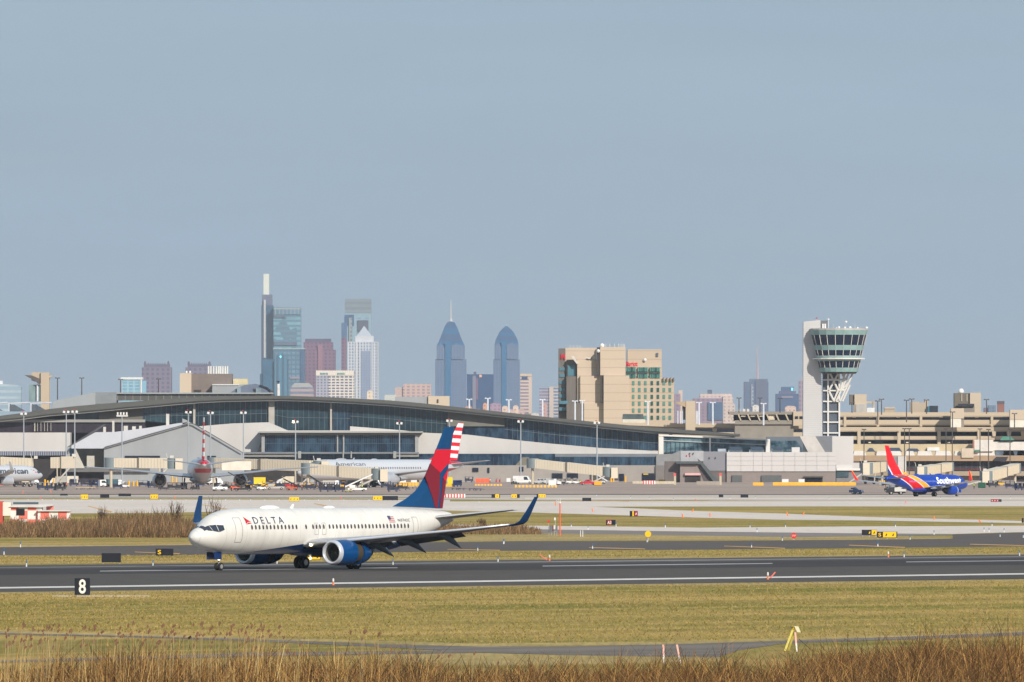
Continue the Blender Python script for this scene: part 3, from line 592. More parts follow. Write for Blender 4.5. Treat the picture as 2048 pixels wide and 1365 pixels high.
MD = dict(fus=FUS_D, belly=mat('belly_blue', (8, 46, 88), .9, .35), windows=wins, window=mat('cabin_window', (84, 78, 78), .8, .15), cockpit=WINGD, seam=SEAM, wing=WNG, metal=SILV, winglet=NAVY, flapfair=mat('fairing_grey_blue', (92, 106, 116), .9, .4),
          nacelle=mat('nacelle_blue', (0, 68, 124), .95, .22, var=.04), intake=INT, fan=FAN, cascade=CASC, dark=DARKM, pylon=mat('pylon_grey', (170, 172, 176), .8, .4), stab=mat('stab_grey', (206, 204, 200), .85, .35), tyre=TYRE, rim=RIM, strut=mat('strut_white', (190, 190, 190), .9, .4), geardoor=mat('gear_door_blue', (12, 44, 96), 1, .4),
          fin=BLUE, white=WHITEP, flap=mat('flap_dark', (96, 100, 108), .8, .5), gap=.9,
          findecals=[('fin_panel', REDB, [(870.6, 900), (900, 899.8), (897.3, 925), (878.2, 946.3), (859.6, 928.7)]), ('fin_panel', REDD, [(859.6, 928.9), (878.0, 946.5), (876.8, 986.6), (873, 1016.6), (868, 1016), (863.6, 998.3), (847.9, 953.8)]),
                     ('fin_panel', REDB, [(893.9, 941), (892.3, 957), (889.6, 964.4), (884.8, 957)]), ('fin_panel', REDD, [(884.8, 957.2), (889.6, 964.6), (883.0, 1016.6), (877.5, 1016.6)])])
D0 = DG(1138.3); hd = math.atan2(-.81, -.59)
delta, dfus, don = airliner('parked_airliner' if False else 'airliner', 'white airliner with blue belly and red and blue tail rolling along the runway', (XX(655, D0), D0, 0), hd, MD, text=[('D E L T A', 6.7, 11.0, 4.04, 4.6, 1, mat('navy_letters', (24, 44, 84), 1, .4), 0.0), ('N3742C', 27.6, 29.5, 4.12, 4.36, 1, mat('grey_letters', (70, 74, 86), 1, .5), .2)], flaps=.55)
b = B()
def pt(bb, pts, off=.025):
    bb.add([don(s, z, 1, off) for s, z in pts], [tuple(range(len(pts)))])
pt(b, [(5.6, 4.02), (5.55, 4.62), (6.35, 4.16), (5.95, 4.2)]); pt(b, [(5.6, 3.98), (5.95, 4.14), (6.4, 4.06), (5.85, 4.0)]); b.build('airline_emblem', mat('emblem_red', (196, 24, 44), 1, .4), dfus, fix=False)
b = B(); 
for i in range(4): pt(b, [(26.3, 4.05 + i * .15), (27.2, 4.05 + i * .15), (27.2, 4.12 + i * .15), (26.3, 4.12 + i * .15)])
fl = b.build('flag', mat('flag_red', (190, 110, 112), 1, .5), dfus, fix=False); b = B(); pt(b, [(26.3, 4.3), (26.7, 4.3), (26.7, 4.62), (26.3, 4.62)], .035); b.build('canton', mat('flag_blue', (70, 76, 110), 1, .5), fl, fix=False)
# lit landing lamps
LAMP = mat('lamp_glow', (255, 226, 170), 1, .4, emit=5)
for p, r_ in (((5.25, 2.15, 2.22), .2), ((5.25, -2.15, 2.22), .16), ((4.0 + 15.6 - 4.0, 0, .95), .11), ((3.2, .55, .98), .12)):
    B().ball(p, r_, 8).build('landing_light', LAMP, delta)
B().box(17.1, 17.2, -.2, .2, .6, .62).build('tow_fitting', DARKM, delta)
# ---- colourful airliner at the right
t = newmat('banded_blue_body', .35, 0, .4); tc, sp = t.obj(); x, z = sp.outputs[0], sp.outputs[2]
g = t.math('SUBTRACT', t.math('MULTIPLY', t.math('MAXIMUM', t.math('SUBTRACT', 5.4, z), 0.0), 2.0), t.math('MULTIPLY', t.math('MAXIMUM', t.math('SUBTRACT', z, 5.4), 0.0), .72))
v = t.math('SUBTRACT', x, g)
cr = t.n("ShaderNodeValToRGB"); cr.color_ramp.interpolation = 'CONSTANT'; t.l(t.rng(v, -16, 0, 0, 1), cr.inputs[0])
E = cr.color_ramp.elements; stops = [(-99, (8, 60, 160)), (-13.2, (230, 226, 230)), (-12.8, (222, 16, 30)), (-9.0, (232, 228, 226)), (-8.6, (250, 168, 30)), (-6.3, (232, 228, 226)), (-6.0, (8, 60, 160))]
while len(E) > 1: E.remove(E[-1])
E[0].position = 0; E[0].color = rgb(stops[0][1])
for p, c in stops[1:]:
    e = E.new((p + 16) / 16); e.color = rgb(c)
t.l(cr.outputs[0], t.bsdf.inputs['Base Color']); FUS_S = t.m
SWB = mat('royal_blue', (8, 60, 160), 1, .35, var=.05)
t = newmat('banded_winglet', .35); tc, sp = t.obj(); v = t.math('ADD', sp.outputs[0], t.math('MULTIPLY', t.math('SUBTRACT', sp.outputs[2], 4), .75))
t.l(t.mix(t.math('GREATER_THAN', v, -3.95), rgb((222, 16, 30)), rgb((250, 168, 30))), t.bsdf.inputs['Base Color']); WL_S = t.m
MSW = dict(MD); MSW.update(fus=FUS_S, belly=SWB, windows=[6.0 + .53 * i for i in range(36)], window=mat('pale_window', (128, 140, 200), 1, .2), winglet=WL_S, nacelle=SWB, geardoor=SWB, fin=FUS_S, flapfair=mat('fairing_pale', (150, 156, 168), .8), gap=0.0, findecals=[], white=SWB, stab=mat('stab_shade', (150, 158, 170), .85, .4), pylon=SWB, seam=mat('seam_pale', (90, 110, 200), 1))
Ds = DG(993.5)
sw, sfus, son = airliner('airliner', 'bright blue airliner with red and orange banded tail taxiing at the right', (XX(1850, Ds), Ds, 0), math.atan2(.75, .65), MSW, cut=6.2, scale=.965, window_sides=(-1,),
    text=[('Southwest', 4.5, 14.2, 3.1, 4.75, -1, mat('white_letters', (240, 240, 245), 1, .4), 0.0, .035)])
# ---- the three silver airliners at the gates
def stripe(z, t, x, zz0, zz1, n_, shift):
    k_ = t.math('FRACT', t.math('DIVIDE', t.math('SUBTRACT', z, zz0), (zz1 - zz0) / n_)); a = t.math('LESS_THAN', k_, .5)
    return a
def silver_livery(nm, sil):
    t = newmat(nm + '_fin', .35, 0, .4); tc, sp = t.obj(); x, z = sp.outputs[0], sp.outputs[2]
    a = t.math('LESS_THAN', t.math('FRACT', t.math('DIVIDE', t.math('SUBTRACT', t.math('SUBTRACT', z, t.math('MULTIPLY', x, .05)), 5.9), 1.5)), .48)
    bl = t.math('GREATER_THAN', t.math('ADD', x, t.math('MULTIPLY', t.math('SUBTRACT', z, 5.4), .62)), -13.9)
    bl = t.math('MULTIPLY', bl, t.math('GREATER_THAN', z, 8.2))
    c1 = t.mix(bl, rgb((216, 22, 40)), rgb((30, 120, 170))); t.l(t.mix(a, rgb((232, 230, 230)), c1), t.bsdf.inputs['Base Color'])
    f_ = newmat(nm + '_body', .3, .15, .5); tc, sp = f_.obj(); x, z = sp.outputs[0], sp.outputs[2]
    a = f_.math('LESS_THAN', f_.math('FRACT', f_.math('DIVIDE', f_.math('ADD', z, 0.1), 1.5)), .48); m2 = f_.math('MULTIPLY', a, f_.math('LESS_THAN', f_.math('ADD', x, f_.math('MULTIPLY', z, .9)), -9.6))
    f_.l(f_.mix(m2, rgb(sil), rgb((200, 24, 44))), f_.bsdf.inputs['Base Color'])
    return t.m, f_.m
AF, AB = silver_livery('silver', (200, 202, 206))
MA = dict(MD); MA.update(fus=AB, belly=mat('belly_silver', (176, 178, 180), .9, .35, .2), windows=[], window=WINGD, winglet=WNG, nacelle=mat('nacelle_silver', (190, 193, 198), .9, .3, .3), geardoor=WNG, fin=AF, flapfair=WNG, gap=0.0, findecals=[], stab=WNG, seam=SEAM, white=WNG, intake=mat('intake_dark', (50, 58, 72), .8, .3), fan=mat('fan_dark', (60, 70, 84), .8, .3), dark=mat('tail_dark', (60, 56, 54), .9))
Da = DG(979)
airliner('airliner', 'silver twin engine airliner seen from behind with red and white striped fin', (XX(401, Da), Da, 0), math.atan2(1, -.06), MA, scale=1.63, eng_y=7.1, eng_r=1.12, window_sides=(), winglet=False, far_detail=False, span=20.4)
Db = DG(975)
LET = mat('slate_letters', (60, 70, 84), 1, .5)
MA2 = dict(MA); MA2['windows'] = [8 + .6 * i for i in range(38)]
airliner('airliner', 'long silver airliner half hidden behind boarding bridges with striped tail', (XX(766, Db), Db, 0), math.atan2(-.68, -.73), MA2, cut=-5.0, scale=1.56, eng_y=5.6, eng_r=1.2, window_sides=(1,), winglet=False, far_detail=False, span=18.2, text=[('American', 8.2, 16.0, 4.15, 4.85, 1, LET, 0.0)])
Dc = DG(974.5)
MA3 = dict(MA); MA3['windows'] = [6.2 + .55 * i for i in range(38)]
a3, f3, on3 = airliner('airliner', 'silver narrow airliner with nose pointing right at the left edge', (XX(-38, Dc), Dc, 0), math.atan2(.66, .75), MA3, scale=1.22, window_sides=(-1,), winglet=True, far_detail=False, text=[('American', 6.0, 17.0, 3.25, 4.75, -1, LET, 0.0, .02)])
b = B(); b.add([on3(s, z, -1, .03) for s, z in ((5.0, 4.3), (4.5, 5.0), (4.2, 5.05), (4.6, 4.3))], [(0, 1, 2, 3)]); b.build('emblem_blue_blade', mat('emblem_blue', (40, 130, 190), 1), f3, fix=False)
b = B(); b.add([on3(s, z, -1, .03) for s, z in ((3.4, 3.5), (4.4, 4.2), (4.1, 4.25), (3.0, 3.6))], [(0, 1, 2, 3)]); b.build('emblem_red_blade', mat('emblem_red', (196, 24, 44), 1), f3, fix=False)
# ------------------------------------------------------------------ far city
GLS = glass('city_glass_dark', (58, 84, 118), 1.0, .2)
def city(name, label, px0, px1, top, D, m, depth=55, steps=(), group='far city buildings'):
    s = Site(name, label, 'building', (px0 + px1) / 2, D, group)
    s.bx('wall', m, px0, px1, top, 990, 0, depth)
    for i, (a, c, t, mm, d0, d1) in enumerate(steps): s.bx('tower_section', mm or m, a, c, t, 990, d0, d1)
    return s
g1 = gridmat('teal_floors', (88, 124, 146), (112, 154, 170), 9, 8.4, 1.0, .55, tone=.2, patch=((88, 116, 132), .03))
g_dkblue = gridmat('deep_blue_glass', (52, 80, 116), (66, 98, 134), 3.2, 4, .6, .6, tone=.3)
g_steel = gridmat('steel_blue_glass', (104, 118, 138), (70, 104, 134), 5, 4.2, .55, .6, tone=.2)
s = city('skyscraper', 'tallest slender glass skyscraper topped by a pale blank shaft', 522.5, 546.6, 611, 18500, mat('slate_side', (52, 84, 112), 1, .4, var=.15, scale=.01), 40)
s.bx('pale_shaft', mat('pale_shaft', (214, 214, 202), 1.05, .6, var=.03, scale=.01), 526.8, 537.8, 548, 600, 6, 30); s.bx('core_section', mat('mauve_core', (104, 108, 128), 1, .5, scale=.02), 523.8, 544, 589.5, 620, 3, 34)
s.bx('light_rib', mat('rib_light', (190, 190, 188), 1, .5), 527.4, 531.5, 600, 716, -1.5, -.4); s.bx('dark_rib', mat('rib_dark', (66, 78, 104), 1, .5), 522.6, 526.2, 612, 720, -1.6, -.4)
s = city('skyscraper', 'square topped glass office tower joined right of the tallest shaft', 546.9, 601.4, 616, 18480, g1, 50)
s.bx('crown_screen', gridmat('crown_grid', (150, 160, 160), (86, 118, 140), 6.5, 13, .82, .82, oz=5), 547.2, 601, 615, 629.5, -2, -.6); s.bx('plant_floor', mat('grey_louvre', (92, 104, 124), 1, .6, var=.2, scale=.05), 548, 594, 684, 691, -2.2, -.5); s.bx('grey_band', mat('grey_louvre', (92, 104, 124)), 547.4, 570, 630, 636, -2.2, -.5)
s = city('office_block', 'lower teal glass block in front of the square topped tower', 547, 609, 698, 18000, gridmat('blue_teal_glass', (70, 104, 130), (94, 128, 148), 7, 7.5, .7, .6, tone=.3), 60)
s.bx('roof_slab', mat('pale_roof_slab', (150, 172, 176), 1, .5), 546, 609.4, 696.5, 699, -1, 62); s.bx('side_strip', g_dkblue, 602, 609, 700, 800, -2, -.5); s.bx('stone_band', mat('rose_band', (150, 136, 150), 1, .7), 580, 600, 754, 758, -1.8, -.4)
s = city('office_block', 'stepped dark teal tower with pointed arch at left of the skyline', 526, 576, 719, 17600, mat('deep_teal', (52, 94, 122), 1, .35, var=.22, scale=.03), 50)
s.pr('arch_front', gridmat('arch_glass', (70, 118, 142), (48, 88, 116), 9, 200, .45, 1.0), [(549, 800), (549, 722), (555, 710), (561, 704), (568, 710), (574, 722), (574, 800)], -6, -1)
s.bx('wing_block', mat('deep_teal', (52, 94, 122)), 519.6, 526.4, 748, 800, 4, 40); s.pr('lit_emblem', mat('cyan_light', (120, 214, 232), 1.2, .4, emit=.5), [(558.6, 714), (561.3, 710.5), (564, 714), (561.3, 717.5)], -8, -6.5)
m_mar = gridmat('maroon_stone', (126, 90, 108), (82, 68, 100), 6.6, 6, .5, .52, tone=.15)
s = city('skyscraper', 'maroon stone tower with stepped shoulders between the two tall groups', 605.5, 670.5, 700, 18200, m_mar, 60, [(607, 665.5, 685, None, 3, 57)])
s.bx('upper_tier', mat('plum_crown', (92, 82, 106), 1, .6, scale=.03), 610, 661.4, 678, 690, 6, 50); s.bx('centre_strip', mat('rose_glass', (146, 104, 118), 1, .5, var=.1, scale=.02), 636, 645, 690, 800, -1.5, -.4)
s = city('office_block', 'small banded block with a pale hipped roof in front of the maroon tower', 581, 627, 775, 17300, gridmat('banded_pink', (172, 152, 150), (112, 116, 140), 60, 8, 1, .5), 40)
s.pr('roof', mat('hip_roof_grey', (168, 168, 164), 1, .7), [(581, 775.5), (589, 766.5), (618, 766.5), (626.5, 775.5)], 1, 38)
g_wh = gridmat('white_window_grid', (222, 212, 200), (88, 86, 114), 6.6, 4.4, .72, .55, tone=.15, ox=.9)
s = city('office_block', 'white office block with close window grid and green roof lettering', 632, 708, 742, 17000, g_wh, 45)
s.bx('parapet', mat('cream_parapet', (222, 212, 200), 1.05, .7, var=.04), 632, 708, 741.5, 751.5, -.9, 45.5)
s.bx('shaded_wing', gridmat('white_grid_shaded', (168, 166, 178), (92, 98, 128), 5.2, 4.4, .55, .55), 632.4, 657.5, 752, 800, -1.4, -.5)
for a0, a1, c_ in ((640.5, 651, (44, 128, 128)), (651.5, 657, (90, 104, 140)), (674.5, 692, (70, 140, 130))):
    for i in range(int((a1 - a0) / 2.6)): s.bx('roof_lettering', mat('sign_tone_%d' % c_[0], c_, 1, .6), a0 + i * 2.6, a0 + i * 2.6 + 1.7, 746, 750, -1.5, -.9)
g_cc = gridmat('grey_screen', (116, 126, 136), (128, 138, 146), 80, 9, 1, .5, tone=.05)
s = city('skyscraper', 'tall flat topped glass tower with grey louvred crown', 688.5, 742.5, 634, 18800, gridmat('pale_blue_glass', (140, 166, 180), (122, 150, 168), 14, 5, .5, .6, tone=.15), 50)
s.bx('crown', g_cc, 689.5, 742, 598, 628, 2, 48); s.bx('crown_base', mat('glass_band', (140, 166, 176), 1, .4), 689, 742.3, 627, 634.5, 1, 49); s.bx('dark_core', g_dkblue, 689, 708, 630, 652, -1.5, 1); s.bx('roof_gate', mat('gate_dark', (84, 88, 104), 1, .6), 715, 736.5, 641, 664, -2, -1.4)
s.bx('lower_wing', mat('wing_blue', (80, 106, 140), 1, .4, var=.1, scale=.02), 682.8, 694, 646, 676, -3, 30); s.bx('lower_wing', m_mar, 682.6, 693.6, 676, 800, -3.4, 30); s.bx('slit_glass', gridmat('spark_glass', (150, 156, 156), (96, 106, 122), 5, 7, .5, .5, tone=.5), 698, 704, 636, 690, -2.5, -1.6)
g_mel = gridmat('pale_stone_ribs', (196, 198, 204), (112, 130, 160), 4.7, 4.8, .5, .62, tone=.15)
s = city('skyscraper', 'pale stone tower capped with a steep pyramid', 695.5, 757, 684, 17800, g_mel, 52)
s.bx('upper_tier', mat('pale_stone', (200, 200, 204), 1.02, .7, var=.06, scale=.04), 710.5, 747, 672.5, 686, 6, 46)
b = B(); c_ = s.P([(713, 673), (744, 673), (727.8, 651.5)]); b.add([(c_[0][0], 6, c_[0][1]), (c_[1][0], 6, c_[1][1]), (c_[1][0], 46, c_[1][1]), (c_[0][0], 46, c_[0][1]), (c_[2][0], 26, c_[2][1])], [(0, 1, 4), (1, 2, 4), (2, 3, 4), (3, 0, 4), (3, 2, 1, 0)]); b.build('pyramid_roof', mat('pyramid_stone', (182, 186, 194), 1, .6), s.o)
for a in (695.5, 711, 718, 744, 755): s.bx('corner_rib', mat('pale_stone', (200, 200, 204)), a, a + 1.8, 684, 800, -1.2, -.3)
s.bx('glass_centre', gridmat('mel_glass', (136, 148, 172), (108, 124, 154), 4, 4, .5, .5), 722, 741, 702, 800, -.8, -.25)
m_lib = gridmat('liberty_glass', (88, 106, 138), (98, 120, 152), 5, 4.2, .55, .55, tone=.15); m_libb = mat('liberty_blue', (50, 104, 146), 1, .3, var=.15, scale=.02); m_libs = mat('liberty_slate', (66, 94, 132), 1, .35, var=.15, scale=.02)
def liberty(label, x0, x1, ysh, ytop, apex, spire, D, px_ridge, tiers):
    s = Site('skyscraper', label, 'building', (x0 + x1) / 2, D, 'pair of pointed blue glass towers'); W_ = x1 - x0
    s.bx('wall', m_lib, x0, x1, ysh, 990, 0, 50); u0, u1 = x0 + W_ * .05, x1 - W_ * .05
    s.bx('upper_shaft', m_lib, u0, u1, ytop, ysh + 5, 3, 47)
    xm = px_ridge
    for i in range(5):
        a, t0 = tiers[i]; c, t1 = tiers[i + 1]; y0 = ytop + (apex - ytop) * t0; y1 = ytop + (apex - ytop) * t1
        l0, r0 = u0 + (xm - u0) * a * 2, u1 - (u1 - xm) * a * 2; l1, r1 = u0 + (xm - u0) * c * 2, u1 - (u1 - xm) * c * 2
        mid = (l0 + r0) / 2
        s.pr('gable_tier', m_libb if i % 2 == 0 else m_libs, [(l0, y0 + 3), (l0, y0), (l1, y1), (max(l1, xm - .3) if i == 4 else l1, y1), (r1, y1), (r0, y0), (r0, y0 + 3)], 4 + i * 2, 46 - i * 2)
    # grey chevron fronts and blue centre seam
    s.pr('gable_front', m_lib, [(xm + W_ * .02, ysh), (xm + W_ * .02, ytop + 3), (xm + W_ * .2, ytop - 5), (u1 - 2, ytop + 7), (u1 - 2, ysh)], -2, 2.4)
    s.pr('gable_front', m_lib, [(u0 + .6, ysh), (u0 + .6, ytop + 4), (u0 + W_ * .12, ytop - 4), (xm - W_ * .2, ytop + 6), (xm - W_ * .2, ysh)], -2, 2.4)
    s.bx('blue_seam', m_libb, xm - W_ * .18, xm + W_ * .01, ytop - 6, 990, -1.6, -.4)
    for k in range(0):
        y = ytop - 4 - k * 11; rr_ = (u1 - xm) * (1 - .28 * (k + .2))
        s.pr('chevron_band', mat('chevron_pale', (132, 158, 178), 1, .5), [(xm + 1, y + 4), (xm + 1 + rr_ * .45, y - 3), (xm + rr_ * .98, y + 8), (xm + rr_ * .98, y + 9.4), (xm + 1 + rr_ * .45, y - 1.6), (xm + 1, y + 5.4)], -1, 3.6 + k)
    if spire:
        b = B(); p = s.P([(xm, apex + 3), (xm, apex - 6), (xm, spire)]); b.tube((p[0][0], 24, p[0][1]), (p[1][0], 24, p[1][1]), 3.2, 1.6, 6); b.tube((p[1][0], 24, p[1][1]), (p[2][0], 24, p[2][1]), 1.1, .5, 6); b.build('spire', mat('spire_white', (206, 200, 196), 1, .5), s.o)
    else:
        p = s.P([(xm, apex + 2), (xm, apex - 2)]); B().tube((p[0][0], 24, p[0][1]), (p[1][0], 24, p[1][1]), 1.8, .5, 6).build('finial', mat('spire_white', (206, 200, 196)), s.o)
    return s
liberty('left and taller pointed blue glass tower, with a thin white spire', 870.3, 932.5, 719, 691, 643, 600, 18400, 901.5, [(0, 0), (.08, .17), (.18, .47), (.27, .75), (.36, .95), (.47, 1.0)])
liberty('right and shorter pointed blue glass tower, without a spire', 986.6, 1039.7, 719, 689, 652, None, 18520, 1012.8, [(0, 0), (.04, .24), (.12, .45), (.2, .66), (.32, .83), (.475, 1.0)])
s = city('office_block', 'dark blue glass block between the two pointed towers', 933.5, 987, 749, 17500, mat('midnight_glass', (44, 74, 116), 1, .25, var=.3, scale=.02), 50)
s.bx('grey_fin', mat('grey_mauve', (120, 120, 142), 1, .6, scale=.03), 945, 952, 752, 830, -2, -.5); s.bx('red_fin', mat('plum_fin', (122, 84, 112), 1, .6, scale=.03), 952.4, 956, 757, 800, -2, -.5); s.bx('roof_plant', mat('dark_plant', (80, 84, 104), 1, .7), 947, 952.5, 744, 750, 10, 25); s.bx('glint', mat('glint_pane', (240, 180, 160), 1, .3), 958.5, 963.5, 750, 755, -1.6, -.6)
g_tan = gridmat('tan_balcony', (206, 184, 168), (136, 116, 134), 30, 5.2, .8, .5, tone=.1)
s = city('apartment_tower', 'narrow tan banded tower just right of the shorter pointed tower', 1040.5, 1063.8, 749, 17200, g_tan, 35); s.bx('roof_frame', mat('tan_frame', (206, 182, 160), 1, .7), 1040.5, 1063.5, 748, 753, -1, 30); s.bx('roof_opening', mat('midnight_glass', (44, 74, 116)), 1044, 1055, 753.5, 759, -1.2, -.4)
s = city('apartment_tower', 'tan and blue banded tower left of the beige hotel', 1098, 1121, 774, 17100, gridmat('tan_blue', (196, 178, 166), (98, 116, 150), 14, 5, .55, .6), 35); s.bx('side_block', gridmat('grey_band2', (164, 152, 164), (112, 112, 140), 40, 5, .9, .5), 1078.5, 1098, 777, 990, 2, 36)
s = city('office_block', 'small tan block with dark roof openings left of the taller pointed tower', 806, 862, 768, 17400, gridmat('rose_block', (196, 166, 154), (150, 126, 138), 8, 5, .55, .5), 40); s.bx('side_block', mat('rose_plain', (190, 164, 156), 1, .7), 790, 806.5, 775, 990, 3, 38); s.bx('grey_shed', mat('pale_shed', (196, 196, 190), 1, .7), 769, 792, 790, 990, -4, 20)
g_twin = gridmat('mauve_brick_grid', (120, 106, 126), (78, 76, 104), 8, 7, .5, .55, tone=.15)
def twin(label, x0, x1, yb, yt):
    s = Site('brick_tower', label, 'building', (x0 + x1) / 2, 17200, 'mauve brick towers with horned roofs'); s.bx('wall', g_twin, x0, x1, yb, 990, 0, 45)
    m_ = mat('mauve_roof', (100, 90, 112), 1, .7, scale=.05); s.bx('parapet', m_, x0 + 4, x1 - 4, yb - 6, yb + 1, 3, 42)
    for i in range(9): s.bx('roof_merlon', m_, x0 + 7 + i * (x1 - x0 - 16) / 9, x0 + 8.6 + i * (x1 - x0 - 16) / 9, yb - 9, yb - 5.5, 3, 8)
    for a in (x0 + 4, x1 - 8.5): s.pr('corner_horn', m_, [(a, yb - 4), (a, yb - 9), (a + 1.4, yt), (a + 3, yt), (a + 4.5, yb - 9), (a + 4.5, yb - 4)], 4, 12)
twin('left horned mauve brick tower, standing clear over the terminal roof', 283.5, 342.5, 735, 722); twin('right horned mauve brick tower, half hidden behind the roof of white stacks', 371, 425, 735, 723)
s = city('office_block', 'pale glass office with a white roof frame beside the horned tower', 244, 284, 759, 16500, gridmat('aqua_glass', (150, 188, 204), (110, 156, 182), 9, 5, .75, .7, tone=.25), 40, group='low offices on the left skyline')
s.bx('roof_frame', mat('frame_white', (222, 224, 226), 1.05, .6), 241.5, 285, 755, 759.5, -2, 42); s.bx('side_bay', mat('aqua_bay', (130, 176, 200), 1, .3), 284.2, 292, 762, 990, 2, 30); s.bx('frame_post', mat('frame_white', (222, 224, 226)), 281, 284, 759, 990, -2, 0)
s = Site('office_block', 'curved blue grey glass office at the left edge', 'building', 20, 16000, 'low offices on the left skyline'); s.pr('wall', gridmat('curved_bands', (142, 164, 184), (166, 184, 194), 100, 9, 1, .4, tone=.15), [(-10, 990), (-10, 768), (15, 769), (34, 771), (42, 774), (41, 990)], 0, 40)
s.bx('roof_plant', mat('frame_white', (222, 224, 226)), -4, 5, 762, 768.5, 5, 15)
s = city('office_block', 'blue grey tower with a tall red and white aerial, left of the control tower', 1488.5, 1537, 764, 17000, gridmat('slate_offices', (88, 100, 128), (66, 92, 128), 4, 4, .5, .5, tone=.3), 45, group='buildings on the right skyline')
s.bx('upper_block', g_steel, 1500, 1536, 758, 765, 2, 40); s.bx('rib_light', gridmat('sparkle_rib', (150, 158, 172), (90, 106, 134), 6, 6, .5, .5, tone=.4), 1502.5, 1507, 769, 815, -1.5, -.4); s.bx('dark_face', mat('dark_face', (92, 98, 122), 1, .5, var=.08, scale=.03), 1511, 1532, 760, 820, -1.2, -.3)
p = s.P([(1516, 758), (1516, 727), (1515.5, 690)]); b = B(); b.tube((p[0][0], 20, p[0][1]), (p[1][0], 20, p[1][1]), 1.6, .9, 6).tube((p[1][0], 20, p[1][1]), (p[2][0], 20, p[2][1]), .8, .3, 6); b.build('aerial', mat('aerial_rose', (196, 160, 164), 1, .6), s.o)
s = city('office_block', 'stepped dark blue building with a bright roof corner, touching the control tower', 1552, 1597, 788, 17100, gridmat('navy_offices', (62, 84, 122), (50, 82, 122), 6, 5, .6, .5, tone=.3), 45, group='buildings on the right skyline')
s.bx('middle_tier', mat('navy_tier', (96, 92, 122), 1, .6, scale=.03), 1559, 1592, 782.5, 790, 2, 42); s.bx('upper_tier', g_dkblue, 1563.5, 1588, 774, 784, 4, 40); s.bx('lit_corner', mat('cyan_light', (120, 214, 232)), 1582, 1586.5, 776, 782, 2, 4); s.bx('rose_band', mat('rose_band', (150, 136, 150)), 1563, 1586, 793, 796, -1, -.3)
s = city('tower_frame', 'half built pinkish tower frame touching the left side of the control tower', 1598, 1610, 762, 17150, gridmat('frame_floors', (158, 134, 146), (104, 104, 134), 5, 7, .6, .5, tone=.3), 20, group='buildings on the right skyline'); s.bx('core', mat('rose_plain', (190, 164, 156)), 1603, 1608, 757, 765, 4, 12)
s = city('apartment_block', 'wide pinkish brick block on the right skyline behind the stair tower', 1386, 1446, 797, 16600, gridmat('dusty_rose', (146, 122, 138), (112, 100, 128), 7, 5, .5, .5, tone=.25), 45, group='buildings on the right skyline')
s.bx('upper_block', gridmat('cream_upper', (206, 186, 174), (170, 146, 150), 6, 5, .5, .5), 1400, 1464, 788, 990, 6, 48); s.bx('roof_plant', mat('dark_plant', (80, 84, 104)), 1415.5, 1424, 780, 789, 12, 25); s.bx('side_block', gridmat('cream_upper', (206, 186, 174), (170, 146, 150), 6, 5, .5, .5), 1446, 1466, 793, 990, -2, 30); s.bx('blue_bay', g_dkblue, 1416, 1446, 805, 840, -3, -.5)
s = city('apartment_block', 'small dusty rose block between the hotel and the stair tower', 1349, 1361, 788, 16400, gridmat('dusty_rose', (146, 122, 138), (112, 100, 128), 7, 5, .5, .5), 30, group='buildings on the right skyline'); s.bx('side_block', mat('cream_plain', (206, 184, 168), 1, .7), 1357, 1365, 781, 990, 3, 25)
s = Site('brick_chimney', 'square red brick chimney with sooty top above the right parking deck', 'chimney', 2002, 7000); s.bx('stack', mat('chimney_brick', (142, 96, 86), 1, .8, scale=.1), 1995, 2008.5, 808, 860, 0, 4); s.bx('sooty_top', mat('chimney_soot', (92, 84, 92), 1, .8), 1994.6, 2008.9, 802.5, 808.3, -.2, 4.2)
s = city('office_block', 'low hazy blue block left of the brick chimney', 1977, 1992, 811, 15000, g_steel, 30, group='buildings on the right skyline'); s.bx('side_block', m_mar, 1968.5, 1977, 816, 990, 3, 25)
# low hazy roofs between the towers: each a small house block
for i, (a, c, t_, co, lb) in enumerate(((930, 944, 812, (196, 150, 130), 'orange brown low house left of the white lamps'), (944, 962, 818, (170, 150, 160), 'mauve low house behind the first white lamp'), (966, 974, 806, (220, 160, 128), 'orange low house against the dark blue block'), (980, 1002, 806, (164, 136, 158), 'plum low house below the shorter pointed tower'),
        (1004, 1016, 812, (224, 196, 180), 'cream low house behind the third white lamp'), (1016, 1030, 819, (204, 176, 172), 'wide rose low house right of the third white lamp'), (1026, 1037, 811, (226, 198, 180), 'pale pink low house with stepped gable'), (1036, 1050, 818, (196, 166, 162), 'rose low house under the tan tower'), (1062, 1078, 826, (204, 198, 190), 'pale grey low house right of the tan tower'),
        (1084, 1094, 806, (196, 150, 140), 'brick low house behind the fourth white lamp'), (1448, 1470, 806, (206, 186, 178), 'cream low house left of the aerial tower'), (1505, 1518, 810, (220, 214, 210), 'white low house in front of the aerial tower'), (1570, 1592, 812, (214, 186, 172), 'cream low house in front of the stepped blue building'), (734, 746, 781, (226, 206, 184), 'cream low house right of the white grid block'))):
    s = Site('row_house', lb, 'house', (a + c) / 2, 15000 + i * 37, 'low far houses'); m_ = gridmat('house_%d_%d' % (co[0], co[2]), co, tuple(int(q * .75) for q in co), 6, 5, .4, .4); s.bx('wall', m_, a, c, t_ + 3, 990, 0, 18); s.pr('roof', mat('house_roof_%d_%d' % (co[0], co[2]), co, .9, .8, var=.2, scale=.2), [(a, t_ + 3), (a + (c - a) * .3, t_), (a + (c - a) * .8, t_ + .4), (c, t_ + 3)], 0, 18)

